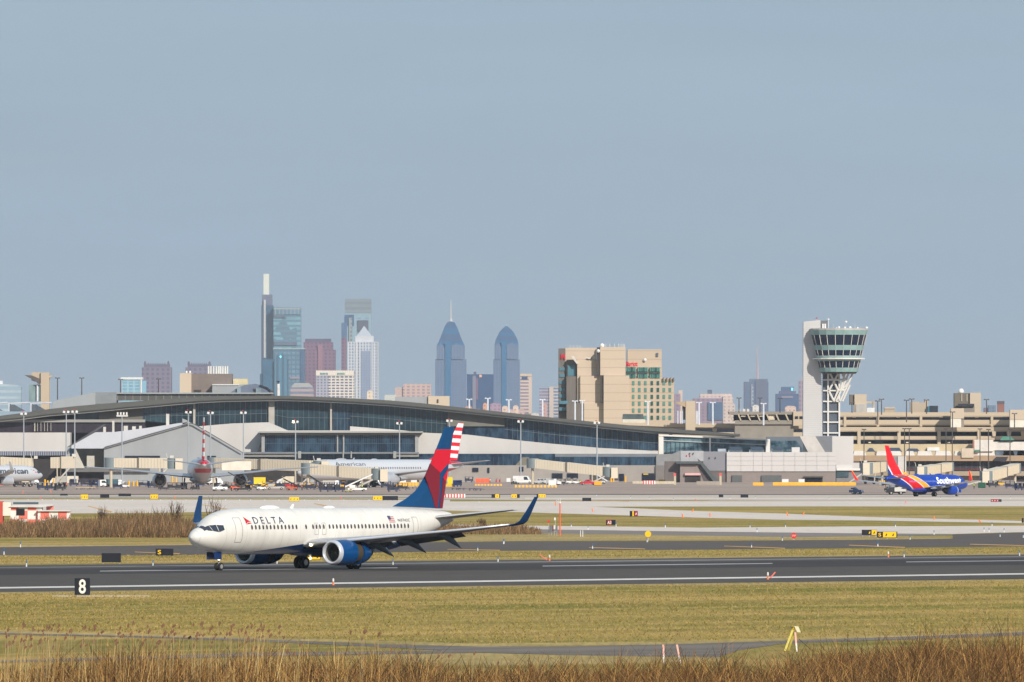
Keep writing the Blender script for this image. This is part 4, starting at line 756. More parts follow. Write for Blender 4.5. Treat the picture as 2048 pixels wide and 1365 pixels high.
# ------------------------------------------------------------------ hotel
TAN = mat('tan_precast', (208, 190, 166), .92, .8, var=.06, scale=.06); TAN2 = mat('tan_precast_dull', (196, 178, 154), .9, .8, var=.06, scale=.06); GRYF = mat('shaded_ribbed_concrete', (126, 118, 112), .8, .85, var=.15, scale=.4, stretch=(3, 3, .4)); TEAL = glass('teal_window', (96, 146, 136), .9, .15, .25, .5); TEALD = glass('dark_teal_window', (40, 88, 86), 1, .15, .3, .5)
DKSL = mat('dark_slot', (84, 76, 72), .7, .8); SGR = mat('sign_red', (200, 20, 46), 1, .5)
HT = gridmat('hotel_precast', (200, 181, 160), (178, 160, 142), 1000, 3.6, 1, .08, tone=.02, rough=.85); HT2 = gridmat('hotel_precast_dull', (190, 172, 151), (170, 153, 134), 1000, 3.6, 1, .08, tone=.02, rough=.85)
s = Site('hotel', 'beige stepped hotel with teal windows and red roof sign', 'hotel', 1232, 4700)
s.bx('wall', HT, 1131, 1193.5, 695.6, 990, 8, 30); s.bx('wall', HT, 1154.5, 1200.2, 719.5, 990, 2, 30); s.bx('wall', HT, 1160.6, 1200.6, 752, 990, 0, 30); s.bx('wall', HT, 1168, 1202, 807, 990, -1.5, 30)
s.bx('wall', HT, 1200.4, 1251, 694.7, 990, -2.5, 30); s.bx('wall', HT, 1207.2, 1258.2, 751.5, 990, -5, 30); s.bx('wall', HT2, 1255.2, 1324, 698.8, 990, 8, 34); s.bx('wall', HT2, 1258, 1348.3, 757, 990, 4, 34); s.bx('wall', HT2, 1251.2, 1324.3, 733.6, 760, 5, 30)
s.bx('side_wall', GRYF, 1117.4, 1131, 697, 990, 7, 30); s.bx('side_wall', mat('shaded_recess', (112, 104, 100), .8), 1134, 1154.2, 719.8, 752.5, 5, 29); s.bx('side_wall', GRYF, 1133, 1160.3, 752.7, 990, 3, 29); s.bx('side_wall', GRYF, 1133, 1168, 807, 990, -1, 28)  # left faces and recess: shade put in as a greyer wall colour
s.bx('recess', DKSL, 1193.6, 1200.3, 695, 751, -2, 1); s.bx('recess', DKSL, 1201, 1207.3, 751, 806.5, -4, -2)
for i, v in enumerate((740, 753, 767, 781, 794, 807, 820)): 
    a1 = 1129.5 if i < 5 else 1136; s.bx('window', glass('hotel_side_glass', (84, 126, 140), 1, .2, .3), 1118.5, a1, v - 5, v + 1.5, 2.4 if i > 4 else 6.6, 8)
s.bx('window', glass('hotel_side_glass', (84, 126, 140)), 1135.5, 1151, 731, 752, 4.6, 5.6)
for (a, c) in ((1251.9, 1272), (1276, 1296), (1300, 1320.3)):
    for (t_, bt) in ((735, 743.2), (749, 756.6)): 
        w_ = s.bx('window', TEAL, a, c, t_, bt, 3.7, 5.2)
        for j in range(1, 6): s.bx('mullion', TEALD, a + (c - a) * j / 6 - .45, a + (c - a) * j / 6 + .45, t_, bt, 3.5, 3.75, w_)
        s.bx('dark_pane', TEALD, a + (c - a) * .52, a + (c - a) * .68, t_, bt, 3.56, 3.72, w_)
    s.bx('louvre', mat('louvre_slate', (62, 74, 74), 1, .7), a, c, 744, 747.6, 3.9, 5.2)
for i, a in enumerate((1264.5, 1276.7, 1288.8, 1301.6, 1313.8, 1325.8, 1337.9)):
    for j, v in enumerate((762.4, 776, 789.8, 803.5, 817.2, 831.6)):
        if j == 5 and i < 2: continue
        s.bx('window', TEALD if i in (3, 4) and j != 9 else TEAL, a, a + 4.8, v, v + 8.2, 3.7, 4.4)
fit_text('Marriott', s.x(1252), s.x(1275.5), s.z(733.4), s.z(723.2), 3.6, 'sign_lettering', SGR, s.o, bold=.05)
b = B(); b.prism(s.P([(1121.6, 718.5), (1121.6, 708), (1124, 711.5), (1126.5, 708), (1130, 707.5), (1130.4, 719), (1127.8, 719), (1127.4, 712.5), (1125, 717.5), (1123.6, 716), (1123.4, 718.5)]), 6.4, 6.95); b.build('sign_emblem', SGR, s.o)
for a in (1140, 1147, 1154, 1160, 1211.5, 1219.5, 1229, 1237, 1242, 1246, 1248.5): s.bx('roof_antenna', mat('aerial_pale', (198, 194, 186), 1, .6), a, a + 1.2, 687.5 if a > 1200 else 690, 697, 9, 9.6)
b = B(); b.ball((s.x(1204.5), 4, s.z(691.5)), 1.0, 10); b.build('satellite_dish', mat('dish_white', (232, 230, 226), 1, .5), s.o); B().ball((s.x(1196.5), -3, s.z(702.5)), .8, 10).build('satellite_dish', mat('dish_white', (232, 230, 226)), s.o); B().ball((s.x(1290.5), 7.2, s.z(720)), .7, 10).build('satellite_dish', mat('dish_white', (232, 230, 226)), s.o)
for (a, c, t_, bt) in ((1142, 1156, 713, 728), (1168, 1181, 715.5, 718.5), (1184, 1192, 714, 719)): s.pr('rooftop_unit', mat('unit_pale', (206, 200, 190), 1, .7), [(a, t_), (a + (c - a) * .4, t_ - 1), (c, bt - 3), (c, bt), (c - 3, bt)], 1, 4)
for a in (1326, 1333, 1340, 1346.5): s.pr('roof_bracket', mat('bracket_brown', (120, 104, 92), 1, .7), [(a, 763), (a, 756), (a + 2.2, 754.5), (a + 2.4, 763)], 2.8, 3.8)
s.bx('small_sign', mat('badge_slate', (90, 96, 116), 1, .6), 1313, 1317, 706, 713, 7.3, 7.9)
# rooftop canopy in front of the hotel and the elevated road
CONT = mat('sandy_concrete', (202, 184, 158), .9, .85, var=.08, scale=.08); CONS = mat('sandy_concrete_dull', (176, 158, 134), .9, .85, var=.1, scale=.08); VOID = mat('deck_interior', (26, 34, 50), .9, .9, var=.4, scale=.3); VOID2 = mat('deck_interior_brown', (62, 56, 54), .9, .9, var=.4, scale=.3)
s = Site('skylight_canopy', 'pale framed skylight canopy at the foot of the hotel', 'canopy', 1266, 4420, None, ZZ(848, 4420)); s.bx('plinth', mat('canopy_pale', (214, 204, 186), 1, .7), 1245, 1290.5, 839, 848, 0, 8); s.pr('roof', glass('canopy_glass', (84, 98, 98), 1, .3), [(1244.6, 839), (1246, 828.5), (1286, 828.5), (1289, 839)], 1, 7); s.o['z'] = 0
s = Site('elevated_road', 'sandy concrete elevated road crossing behind the sloping terminal roof', 'viaduct', 1330, 4400)
s.pr('parapet', CONT, [(1225, 845.5), (1340, 846.5), (1605, 848.5), (1605, 857.6), (1340, 854.5), (1225, 849.5)], 0, 1.5); s.pr('deck', CONS, [(1225, 848.7), (1340, 854), (1605, 857), (1605, 859.4), (1340, 857.6), (1225, 851)], 1.6, 14)
for a in (1381, 1429.5, 1491, 1515.5, 1538, 1561.5, 1584.5): s.pr('column_head', CONT, [(a - 5, 857), (a + 5, 857), (a + 3.4, 864), (a - 3.4, 864)], -1, 3)
s.pr('pier', CONS, [(1378, 864), (1384, 864), (1384, 990), (1378, 990)], 0, 2); s.pr('pier', CONS, [(1488, 864), (1494, 864), (1494, 990), (1488, 990)], 0, 2); s.pr('pier', CONS, [(1560, 864), (1566, 864), (1566, 990), (1560, 990)], 0, 2)
s = Site('parking_deck', 'lower sandy parking deck behind the glass bridge left of the control tower', 'garage', 1500, 4450)
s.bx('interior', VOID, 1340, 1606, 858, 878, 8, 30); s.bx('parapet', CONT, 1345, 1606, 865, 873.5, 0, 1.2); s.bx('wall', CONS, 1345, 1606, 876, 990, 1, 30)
# canopy hall on the left deck
s = Site('deck_shelter', 'grey slanted shelter on the parking deck left of the control tower', 'shelter', 1530, 4380, None, 0); CNG = mat('grey_concrete', (150, 142, 130), .9, .85, var=.1)
s.pr('roof', CNG, [(1457, 823.5), (1586, 823.5), (1587, 829.5), (1460, 830)], 0, 20); s.bx('rail_wall', CNG, 1470, 1587, 841, 849, 0, 1); s.bx('rear_wall', VOID2, 1468, 1587, 829, 842, 9, 10); s.bx('base', CNG, 1470, 1587, 849, 990, 1, 18)
for a in (1458, 1475, 1494, 1513, 1532, 1551, 1570): s.pr('slanted_post', mat('pale_post', (186, 172, 150), 1, .8), [(a, 829), (a + 3, 829), (a + 8.5, 842), (a + 5.5, 842)], -.4, .8)
for a in (1482, 1501, 1519): s.bx('pale_panel', mat('pale_panel', (212, 200, 176), 1, .8), a, a + 10, 830, 834, .9, 1.4)
s.bx('pale_panel', mat('pale_panel', (212, 200, 176)), 1537, 1550, 831, 840, 1, 1.4); s.bx('end_block', CONT, 1586.5, 1606, 823.5, 852, -1, 18); s.bx('opening', VOID, 1590, 1596, 833, 838, -1.3, -.9); s.bx('opening', VOID, 1599, 1605, 833, 838, -1.3, -.9)
for i, a in enumerate((1476, 1486, 1494)): s.pr('roof_drum', mat('unit_pale', (206, 200, 190)), [(a, 823.6), (a, 819), (a + 2, 817.6), (a + 5, 819), (a + 5, 823.6)], 3, 6)
s = Site('stair_tower', 'tan stair tower with wing canopy right of the hotel', 'stair tower', 1380, 4390); s.bx('shaft', CONT, 1371.3, 1390.6, 802.3, 990, 0, 6); s.pr('canopy', mat('canopy_tan', (190, 166, 134), .9, .8), [(1349, 805.5), (1372, 802.4), (1372, 815), (1364, 812)], 0, 6); s.bx('cab', mat('cab_dark', (96, 96, 100), 1, .6), 1365, 1371.5, 812, 840, 1.5, 5)
for a in (1355, 1360, 1363.5, 1391.8, 1394.6): s.bx('post', mat('post_white', (214, 216, 220), 1, .6), a, a + 1.7, 822, 848, .6, 1.4)
s = Site('stair_tower', 'tan stair tower with grey wing canopy at the upper left of the terminal', 'stair tower', 88, 4350)
s.bx('shaft', TAN2, 81.5, 98.5, 745.5, 990, 0, 7); s.pr('head', TAN2, [(62.5, 745), (81.5, 745), (81.5, 768), (62.5, 761)], 1, 6); s.pr('canopy', mat('canopy_slate', (98, 92, 90), .9, .8), [(48.5, 750.7), (62.7, 751), (79.5, 758), (79.5, 770), (66, 760)], -1, .9); s.bx('glass_lift', glass('lift_glass', (128, 148, 148), 1, .2, .3), 57.5, 80.5, 770, 803, 1, 5); s.bx('post', mat('post_white', (214, 216, 220)), 73.5, 76.5, 769, 803, 0, .9); s.pr('cornice', TAN2, [(98.5, 751.5), (107, 752), (98.5, 756)], 1, 5)

# ------------------------------------------------------------------ long curved terminal
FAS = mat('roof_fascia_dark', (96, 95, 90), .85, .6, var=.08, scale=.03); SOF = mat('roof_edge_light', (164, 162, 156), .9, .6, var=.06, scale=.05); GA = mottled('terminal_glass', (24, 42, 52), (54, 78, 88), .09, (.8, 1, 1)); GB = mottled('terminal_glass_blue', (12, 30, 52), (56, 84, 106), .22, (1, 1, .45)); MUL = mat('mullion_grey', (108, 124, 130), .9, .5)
RFL = mat('light_metal_roof', (208, 203, 197), .9, .55, var=.08, scale=.12, stretch=(1, 1, .2)); PANEL = mat('grey_metal_panel', (160, 163, 164), .95, .55, var=.09, scale=.15, stretch=(1, 1, .3)); PIL = mat('light_pillar', (186, 180, 170), .95, .6); DKW = mat('brown_window_band', (58, 50, 58), .9, .3, var=.3, scale=.2, stretch=(3, 3, .3)); BRW = mat('brown_panel', (110, 104, 94), .9, .6)
D_T = 4000
s = Site('terminal_building', 'long glass terminal under a sweeping dark curved roof', 'terminal', 700, D_T); TM = s
T0 = [(-70, 843, 852), (0, 832, 840), (50, 826, 835), (100, 818.5, 828.5), (150, 813, 824.5), (200, 808.5, 820), (250, 804.5, 815), (300, 801, 811), (350, 797.5, 806.5), (400, 794.3, 802.5), (450, 792.7, 800), (520, 791.8, 798.6), (560, 792, 798), (620, 793.4, 799.5), (700, 797, 803.5), (780, 801.3, 808.6), (840, 806.5, 814.3), (900, 813, 820), (1000, 823.8, 830.6), (1100, 835.2, 841.5), (1200, 845.4, 852.6), (1300, 855, 862.6), (1400, 862.2, 869.3), (1480, 868.6, 872.2)]
fin_top = [(a, t_) for a, t_, bt in T0]; fin_bot = [(a, bt) for a, t_, bt in T0]
s.pr('roof', FAS, fin_top + fin_bot[::-1], -3, 60)
s.pr('roof_edge', SOF, [(a, bt) for a, bt in fin_bot] + [(a, bt + (4.2 if a < 1400 else 1.2)) for a, bt in fin_bot][::-1], -2, 58)
def rb(px): return float(np.interp(px, [q[0] for q in T0], [q[2] for q in T0])) + 4
def gw(a0, a1, bots, m_, d0, nm='glass_wall', n_=14, pitch=10.5, mm=None):
    tops = [(a0 + (a1 - a0) * i / n_, rb(a0 + (a1 - a0) * i / n_)) for i in range(n_ + 1)]
    o_ = s.pr(nm, m_, tops + bots[::-1], d0, d0 + 6)
    if pitch:
        b = B(); a = a0 + pitch * .5
        while a < a1 - 1:
            t_ = rb(a); bt = float(np.interp(a, [q[0] for q in bots], [q[1] for q in bots])); s.box(b, a - .3, a + .3, t_, bt, d0 - .25, d0); a += pitch
        n2 = 8
        for fr_ in (.55,):
            pts = [(a0 + (a1 - a0) * i / n2) for i in range(n2 + 1)]; yy = lambda q: rb(q) + (float(np.interp(q, [w_[0] for w_ in bots], [w_[1] for w_ in bots])) - rb(q)) * fr_
            b.prism(s.P([(q, yy(q) - .4) for q in pts] + [(q, yy(q) + .4) for q in pts[::-1]]), d0 - .3, d0 - .02)
        b.build('mullions', mm or MUL, o_)
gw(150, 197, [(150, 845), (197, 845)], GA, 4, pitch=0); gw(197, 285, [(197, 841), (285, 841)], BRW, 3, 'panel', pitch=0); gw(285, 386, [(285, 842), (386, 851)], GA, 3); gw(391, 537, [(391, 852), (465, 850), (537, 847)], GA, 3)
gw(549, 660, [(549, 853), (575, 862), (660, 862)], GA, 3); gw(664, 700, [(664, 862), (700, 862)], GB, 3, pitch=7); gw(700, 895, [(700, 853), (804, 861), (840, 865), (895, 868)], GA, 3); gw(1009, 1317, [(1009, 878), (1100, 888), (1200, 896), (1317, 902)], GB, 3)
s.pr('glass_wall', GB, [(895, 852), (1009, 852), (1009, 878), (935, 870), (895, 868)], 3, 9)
s.pr('panel', mat('taupe_panel', (122, 118, 108), .95, .6), [(895, rb(895)), (950, rb(950)), (1009, rb(1009)), (1009, 853), (895, 853)], 2, 8)
for a0, a1, t_, bt in ((386, 390.5, 806, 852), (537, 548.8, 801, 851), (660, 663.8, 803, 862)): s.bx('pillar', PIL, a0, a1, t_, bt, 1.5, 4)
s.bx('lower_band', SOF, -70, 290, 839.5, 845, 1, 6); s.bx('lower_windows', DKW, -70, 290, 845, 866, 2, 8); s.pr('core', VOID2, [(q_, rb(q_) - 1) for q_ in range(-60, 1340, 50)] + [(1335, 990), (-60, 990)], 14, 40)
for i, a in enumerate((68, 74, 81, 88, 94, 101)): s.bx('window_post', PIL, a, a + (2.2 if i == 0 else 1), 845, 863, 1.4, 2)
# rooftop pieces standing on the terminal
s.pr('roof_wedge', PANEL, [(102, 818), (106, 803), (150, 793), (190, 784.5), (190, 811)], 4, 14); s.bx('roof_box', mat('roof_box_grey', (134, 138, 140), .95, .6), 190, 232, 785, 808, 5, 22); s.bx('louvre_band', gridmat('louvre_bays', (120, 120, 116), (84, 82, 78), 2.8, 20, .88, 1), 232, 545, 788, 801, 7, 22); s.bx('louvre_cap', PANEL, 232, 545, 785.4, 788.2, 6, 23)
for a0 in (-28, 16, 60): s.pr('skylight', mat('skylight_pale', (196, 200, 206), 1, .4), [(a0, 823), (a0, 806), (a0 + 40, 804), (a0 + 44, 806.5), (a0 + 2, 808.5), (a0 + 24, 823)], 2, 12); s.pr('skylight_pane', glass('skylight_glass', (96, 104, 112), 1, .2, .4), [(a0 + 4, 822), (a0 + 4, 810), (a0 + 12, 809.5), (a0 + 34, 822)], 1.6, 2)
s = Site('plant_building', 'grey brown plant building carrying a row of white stacks', 'building', 412, 4200); s.bx('wall', mat('plant_taupe', (132, 120, 112), .9, .85, var=.1), 382.5, 464, 748, 830, 1, 16); s.bx('end_wall', TAN, 359.5, 382.6, 746.6, 830, 0, 16); s.bx('low_wing', PANEL, 425, 482, 771, 830, -3, 1); s.bx('low_roof', mat('low_roof_white', (214, 214, 210), 1, .6), 425, 478, 769, 771.2, -3.4, 2)
for a in (416, 420.6, 426, 431.4, 436.2, 440, 444.4, 449.4, 453.8): 
    b = B(); b.tube((s.x(a), 6, s.z(748)), (s.x(a), 6, s.z(732.5)), .36, .34, 8); b.build('stack', mat('stack_white', (222, 220, 214), 1, .5), s.o)
s.bx('tank', mat('tank_yellow', (206, 192, 152), 1, .6), 466, 495, 758, 770, 3, 9)
s.bx('vent', DKSL, 388, 402, 780, 784, .6, 1.1)
for a in (371, 378): s.bx('roof_dish', mat('dish_white', (232, 230, 226)), a, a + 3, 742, 746, 5, 6)
s = Site('vaulted_hall', 'blue grey vaulted roof peeping over the middle of the terminal', 'hall', 505, 4180); s.pr('roof', mat('vault_slate', (112, 122, 140), .95, .35, var=.25, scale=.15), [(452, 830), (452, 792), (470, 779), (490, 770), (512, 768), (532, 774), (549, 792), (549, 830)], 0, 20); s.pr('rim', mat('vault_rim', (60, 58, 62), 1, .5), [(520, 769.8), (535, 775), (547, 785), (552, 795), (550, 796), (545, 786.5), (534, 777), (520, 771.6)], -.8, -.1)
s.bx('dormer', glass('dormer_glass', (128, 144, 152), 1, .2, .4), 474, 482, 775, 800, -1, 2); s.bx('dormer', glass('dormer_glass', (128, 144, 152)), 512, 522, 777, 800, -1, 2); s.pr('hatch', mat('vault_rim', (60, 58, 62)), [(507, 778), (512, 779), (516, 786), (510, 785)], -.6, -.1)
b = Site('chimney_stack', 'short white round chimney beside the vaulted roof', 'chimney', 556.5, 4100, None, ZZ(793, 4100)); p = b; B().tube((0, 0, 0), (0, 0, p.z(768)), .62, .6, 12).build('pipe', mat('stack_white', (222, 220, 214)), b.o); B().tube((0, 0, p.z(768)), (0, 0, p.z(765.5)), .3, .3, 8).build('neck', DARKM, b.o); B().tube((0, 0, p.z(765)), (0, 0, p.z(763)), .2, .8, 10).build('cap', DARKM, b.o)
s = Site('roof_penthouse', 'tan rooftop box with grey annex behind the middle of the curved roof', 'building', 865, 4250); s.bx('wall', TAN, 856.5, 899, 792.6, 850, 0, 10); s.bx('annex', PANEL, 790, 856, 794, 850, 1, 10); s.bx('small_window', DKSL, 874, 877, 799, 806, -.3, 0)

# lower concourse
s = Site('concourse', 'lower concourse with pale sloping roof and blue glass hall', 'concourse', 850, 3950)
s.pr('roof', RFL, [(391, 853.5), (465, 847.3), (537, 845), (575, 861.5), (700, 861.5), (700, 853), (804, 861), (840, 865.4), (935, 869.6), (1000, 877.5), (1100, 887.5), (1200, 896.3), (1316, 902.6), (1316, 908.4), (833, 908.4), (833, 868), (530, 868), (515, 905), (482, 905)], 0, 12)
s.bx('fascia', mat('fascia_grey', (124, 128, 132), .95, .6), 833, 1316, 908, 914, -1, 10); s.bx('hall_roof', SOF, 519, 846, 863.2, 866.4, -9, 10); s.bx('hall_soffit', FAS, 521, 842, 866.4, 870.5, -8, 9)
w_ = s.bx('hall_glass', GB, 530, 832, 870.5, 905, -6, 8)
b = B()
for a in np.arange(534, 832, 4.3): s.box(b, a - .18, a + .18, 871, 905, -6.2, -6)
s.box(b, 530, 832, 886.6, 887.6, -6.3, -6); b.build('mullions', mat('mullion_slate', (74, 96, 112), .9, .5), w_)
for a0, a1 in ((524, 530.3), (674.3, 677), (686.5, 689.3), (830.5, 837)): s.bx('pillar', mat('pillar_grey', (158, 158, 156), .95, .6), a0, a1, 870, 905.5, -7, -5)
s.bx('sill', mat('fascia_grey', (124, 128, 132)), 482, 838, 904.6, 908, -7.4, 8); s.bx('plinth', mat('plinth_grey', (150, 148, 144), .95, .7), 485, 597, 908, 914, -6.6, 6); s.bx('plinth', mat('plinth_grey', (150, 148, 144)), 793, 838, 908, 914, -6.6, 6)
s.bx('lower_glass', GB, 482, 1110, 908, 934, -4, 6); w_ = s.bx('lower_glass', GB, 838, 1312, 914, 933, -4.4, 5)
b = B(); 
for a in np.arange(845, 1312, 9.5): s.box(b, a - .25, a + .25, 914, 933, -4.7, -4.4)
b.build('mullions', mat('mullion_slate', (74, 96, 112)), w_)
for a in (597, 686, 702, 787): s.bx('short_pillar', mat('pillar_grey', (158, 158, 156)), a, a + (6 if a in (597, 787) else 2.4), 903, 917, -7.8, -6.8)
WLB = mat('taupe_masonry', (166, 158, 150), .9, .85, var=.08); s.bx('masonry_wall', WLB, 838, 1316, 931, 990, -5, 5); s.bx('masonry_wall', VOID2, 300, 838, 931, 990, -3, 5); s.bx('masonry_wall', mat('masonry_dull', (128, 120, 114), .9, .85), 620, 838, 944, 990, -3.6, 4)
for a0, a1, t_, bt in ((945, 957, 936, 944), (1039, 1047, 934, 943), (1104, 1125, 947, 957), (1134, 1156, 947, 957), (1284, 1308, 947, 961), (1238, 1248, 948, 962), (975, 979, 936, 946), (1180, 1236, 936, 960)): s.bx('service_opening', VOID if a0 != 1180 else mat('service_dark', (82, 76, 74), .9), a0, a1, t_, bt, -5.4, -5)
s.bx('door_canopy', mat('yellow_sign_board', (206, 176, 70), 1, .6), 1286, 1296, 947.5, 950, -5.9, -5.4)
s.pr('tan_wedge', mat('olive_wedge', (124, 120, 104), .9, .8), [(1030, 932), (1045, 915), (1058, 915), (1058, 932)], -4.9, -4.5)
s.pr('end_wall', mat('end_wall_grey', (142, 142, 142), .95, .7), [(1312, 990), (1312, 912), (1318, 909), (1345, 908), (1362, 901), (1362, 990)], -5.5, 5); s.pr('end_wall', mat('end_wall_dull', (126, 118, 114), .95, .7), [(1311, 990), (1311, 931), (1362, 931), (1362, 990)], -6, -5)

# hall with the gabled end
s = Site('gabled_hall', 'grey gabled terminal hall with pale roof at the left', 'hall', 330, 3900)
s.pr('gable_wall', PANEL, [(208, 990), (208, 894.5), (381, 846.5), (388, 848.5), (483, 905), (486, 911), (486, 990)], 0, 10); s.pr('roof', mat('roof_silver', (200, 202, 208), .95, .4, var=.04), [(143, 895), (191, 866), (230, 865), (300, 856), (358, 847.2), (381, 845), (300, 867.3), (211, 893.6), (206, 897)], 10.2, 26)
s.pr('roof', mat('roof_silver', (200, 202, 208)), [(206, 897.5), (143, 897.5), (143, 892), (191, 865), (230, 864.4), (300, 855.5), (358, 846.8), (381.5, 844.6), (300, 867.6), (210.5, 893.8)], -1, 0.9); s.pr('verge_trim', mat('verge_dark', (84, 84, 86), 1, .6), [(210, 894.5), (381.3, 845.6), (389, 847.8), (485, 904.5), (485, 906), (388, 849.4), (381, 847.4), (210, 896.2)], -1.4, -1.02)
s.bx('entrance_side', PANEL, 132, 150, 894, 944, 2, 9); s.bx('entrance_glass', GB, 139, 147, 897, 914, 1.6, 2); s.bx('open_bay', mat('bay_interior', (118, 110, 96), .9, .8, var=.35, scale=.2), 150, 208, 897, 937, 6, 9); s.bx('bay_floor', mat('bay_floor_grey', (112, 110, 108), .9, .7), 132, 300, 936, 944.5, -1.5, 9); s.bx('ground_level', VOID2, 120, 486, 944.5, 990, 2, 9)
s.pr('wing_wall', mat('wing_cream', (196, 190, 176), .95, .7), [(151.5, 937), (151.5, 898), (170, 937)], -2, -1); s.bx('bay_column', mat('wing_cream', (196, 190, 176)), 173, 188, 912, 937, 3, 6); s.pr('dark_verge', mat('verge_dark', (84, 84, 86)), [(131, 895), (206, 848.4), (210, 849), (146, 893.8), (136, 899)], 9, 10)
for a0, a1 in ((250, 320), (415, 432)): s.bx('high_opening', VOID, a0, a1, 912, 918, -.4, 0)
s.pr('mast_box', PANEL, [(365, 850), (365, 837.5), (375, 841.5), (375, 850)], -1, 2)
for (a, t_, w2) in ((204, 854, 5), (222, 842, 4), (330, 828, 6), (245, 852, 8), (262, 853, 7), (276, 852, 5)): s.bx('rooftop_unit', mat('unit_pale', (206, 200, 190)), a, a + w2, t_, 866 if a < 300 else 852, 12, 15)
s = Site('low_concourse', 'low pale roofed concourse with striped louvres at the left edge', 'concourse', 40, 3930); s.bx('roof', RFL, -80, 140, 865.5, 903, 2, 14); s.bx('louvre_band', gridmat('striped_louvre', (150, 154, 166), (82, 86, 100), .8, 60, .5, 1), -80, 133, 903, 911.4, 1, 8); s.bx('wall', VOID2, -80, 140, 911.4, 990, 3, 10); s.bx('wall_panel', mat('panel_dull_cream', (170, 160, 144), .9, .8), -80, 60, 940, 962, 2.4, 3)
s = Site('storage_shed', 'small cream ground level shed with wide dark doorway under the gabled hall', 'shed', 141, 3820); s.bx('wall', mat('shed_cream', (222, 210, 192), .95, .8), 127, 156, 952.5, 990, 0, 5); s.bx('doorway', VOID, 140.5, 153, 958.5, 969, -.3, 0)

# glass bridge and low pale block to the tower
s = Site('glass_bridge', 'white framed glass bridge sloping down towards the control tower', 'bridge building', 1430, 3960); WH = mat('white_frame', (226, 222, 214), .98, .6, var=.03); GD = mottled('bridge_glass', (18, 46, 64), (112, 140, 148), .2, (.5, 1, 1.6))
s.pr('glazing', GD, [(1326, 872), (1534, 880), (1534, 906), (1326, 906)], 1, 8); s.pr('top_frame', WH, [(1318, 869.5), (1418, 873.6), (1540, 879), (1540, 881.6), (1418, 876.5), (1318, 872.5)], 0, 10); s.pr('mid_frame', mat('mid_frame_grey', (176, 182, 180), .95, .6), [(1326, 880.6), (1534, 889.5), (1534, 891), (1326, 882.4)], .4, 1)
for a0, a1, bt in ((1318, 1327, 911), (1418.5, 1421.7, 904), (1531.5, 1540, 905)): s.bx('pillar', WH, a0, a1, 874 if a0 < 1500 else 880, bt, -.5, 3)
b = B()
for a in np.arange(1333, 1532, 9.2): s.box(b, a - .3, a + .3, 882 + (a - 1333) * .045, 906, .6, 1)
b.build('mullions', mat('mullion_slate', (74, 96, 112)), s.o); s.bx('base', WLB, 1318, 1540, 905.5, 990, 3, 10)
s.pr('end_frame', mat('end_frame_slate', (104, 112, 122), .95, .6), [(1534, 874), (1599, 874), (1616, 903), (1616, 990), (1536, 990)], 4, 12); s.pr('end_glass', GD, [(1543, 882), (1593, 882), (1608, 903), (1543, 903)], 3.6, 4)
LGP = mat('light_panel', (208, 203, 199), .95, .65, var=.03, scale=.1); LGS = mat('panel_lavender_grey', (140, 138, 144), .95, .65, var=.04); BRB = mat('brown_brick', (148, 136, 130), .9, .85, var=.06)
s = Site('service_block', 'long low pale panelled service block with brown base below the control tower', 'building', 1540, 3880)
s.bx('wall', LGP, 1453.5, 1672, 904.6, 943.2, 0, 12); s.bx('base', BRB, 1453.5, 1672, 943.2, 990, .4, 12); s.bx('side_wall', LGS, 1406, 1453.4, 903.4, 942, 1, 12); s.bx('base', mat('brown_brick_dull', (116, 106, 102), .9, .85), 1406, 1453.4, 942, 990, 1.2, 12); s.bx('wall', mat('panel_pale_grey', (176, 174, 176), .95, .7), 1361, 1407, 902.2, 923, .5, 12); s.bx('base', mat('brown_brick_dull', (116, 106, 102)), 1330, 1407, 923, 990, 1.6, 12)
b = B()
for a in (1482, 1507, 1525, 1544, 1568, 1590, 1612, 1634, 1656): s.box(b, a - .15, a + .15, 905, 943, -.12, 0)
for v in (913, 922, 931): s.box(b, 1453.6, 1672, v - .12, v + .12, -.1, 0)
b.build('panel_joints', mat('joint_grey', (180, 174, 170), .95), s.o)
s.pr('stair_wall', BRB, [(1360, 990), (1360, 929), (1393, 929), (1407, 962), (1407, 990)], -1.4, 1); s.pr('stair', mat('stair_slate', (86, 92, 92), .9, .6), [(1394, 917), (1406, 926), (1437, 963), (1437, 967), (1428, 967), (1398, 926)], -3, -1.6); s.bx('landing', mat('stair_slate', (86, 92, 92)), 1352, 1397, 923, 928, -3, 1); s.pr('stair_shadow', mat('stair_shadow_tone', (92, 84, 84), .9), [(1394, 929), (1404, 929), (1432, 965), (1408, 965)], -1.5, -1.42)  # stair's shadow is painted as a thin dark sheet on the wall
for a0, a1, t_, bt, m_ in ((1464, 1484, 951, 967, mat('door_grey', (92, 94, 94), 1, .6)), (1523, 1563, 951, 967, mat('door_grey', (92, 94, 94))), (1609.5, 1645, 955, 967, VOID), (1370, 1401, 951, 964, VOID2)): s.bx('garage_door', m_, a0, a1, t_, bt, -.3 if a0 > 1402 else -1.7, .4 if a0 > 1402 else -1.4)
s.bx('door_hood', mat('hood_pink', (222, 176, 170), 1, .7), 1369.5, 1401, 946.5, 951, -2.6, -1.4); s.bx('door_hood', mat('hood_dark', (92, 82, 72), 1, .7), 1608, 1646, 952.5, 955.4, -1.4, .4)
for i, (a0, a1) in enumerate(((1455, 1487), (1497, 1530), (1540, 1569))): s.pr('solar_rack', mat('rack_slate', (60, 76, 92), 1, .3), [(a0 + 2, 893.8), (a1 - 6, 893.8), (a1, 901), (a0 + 8, 901)], 3, 3.5); s.bx('rooftop_unit', mat('unit_bluegrey', (168, 178, 184), 1, .6), a0 + 2, a1 - 2, 899.5, 905, 4, 8)
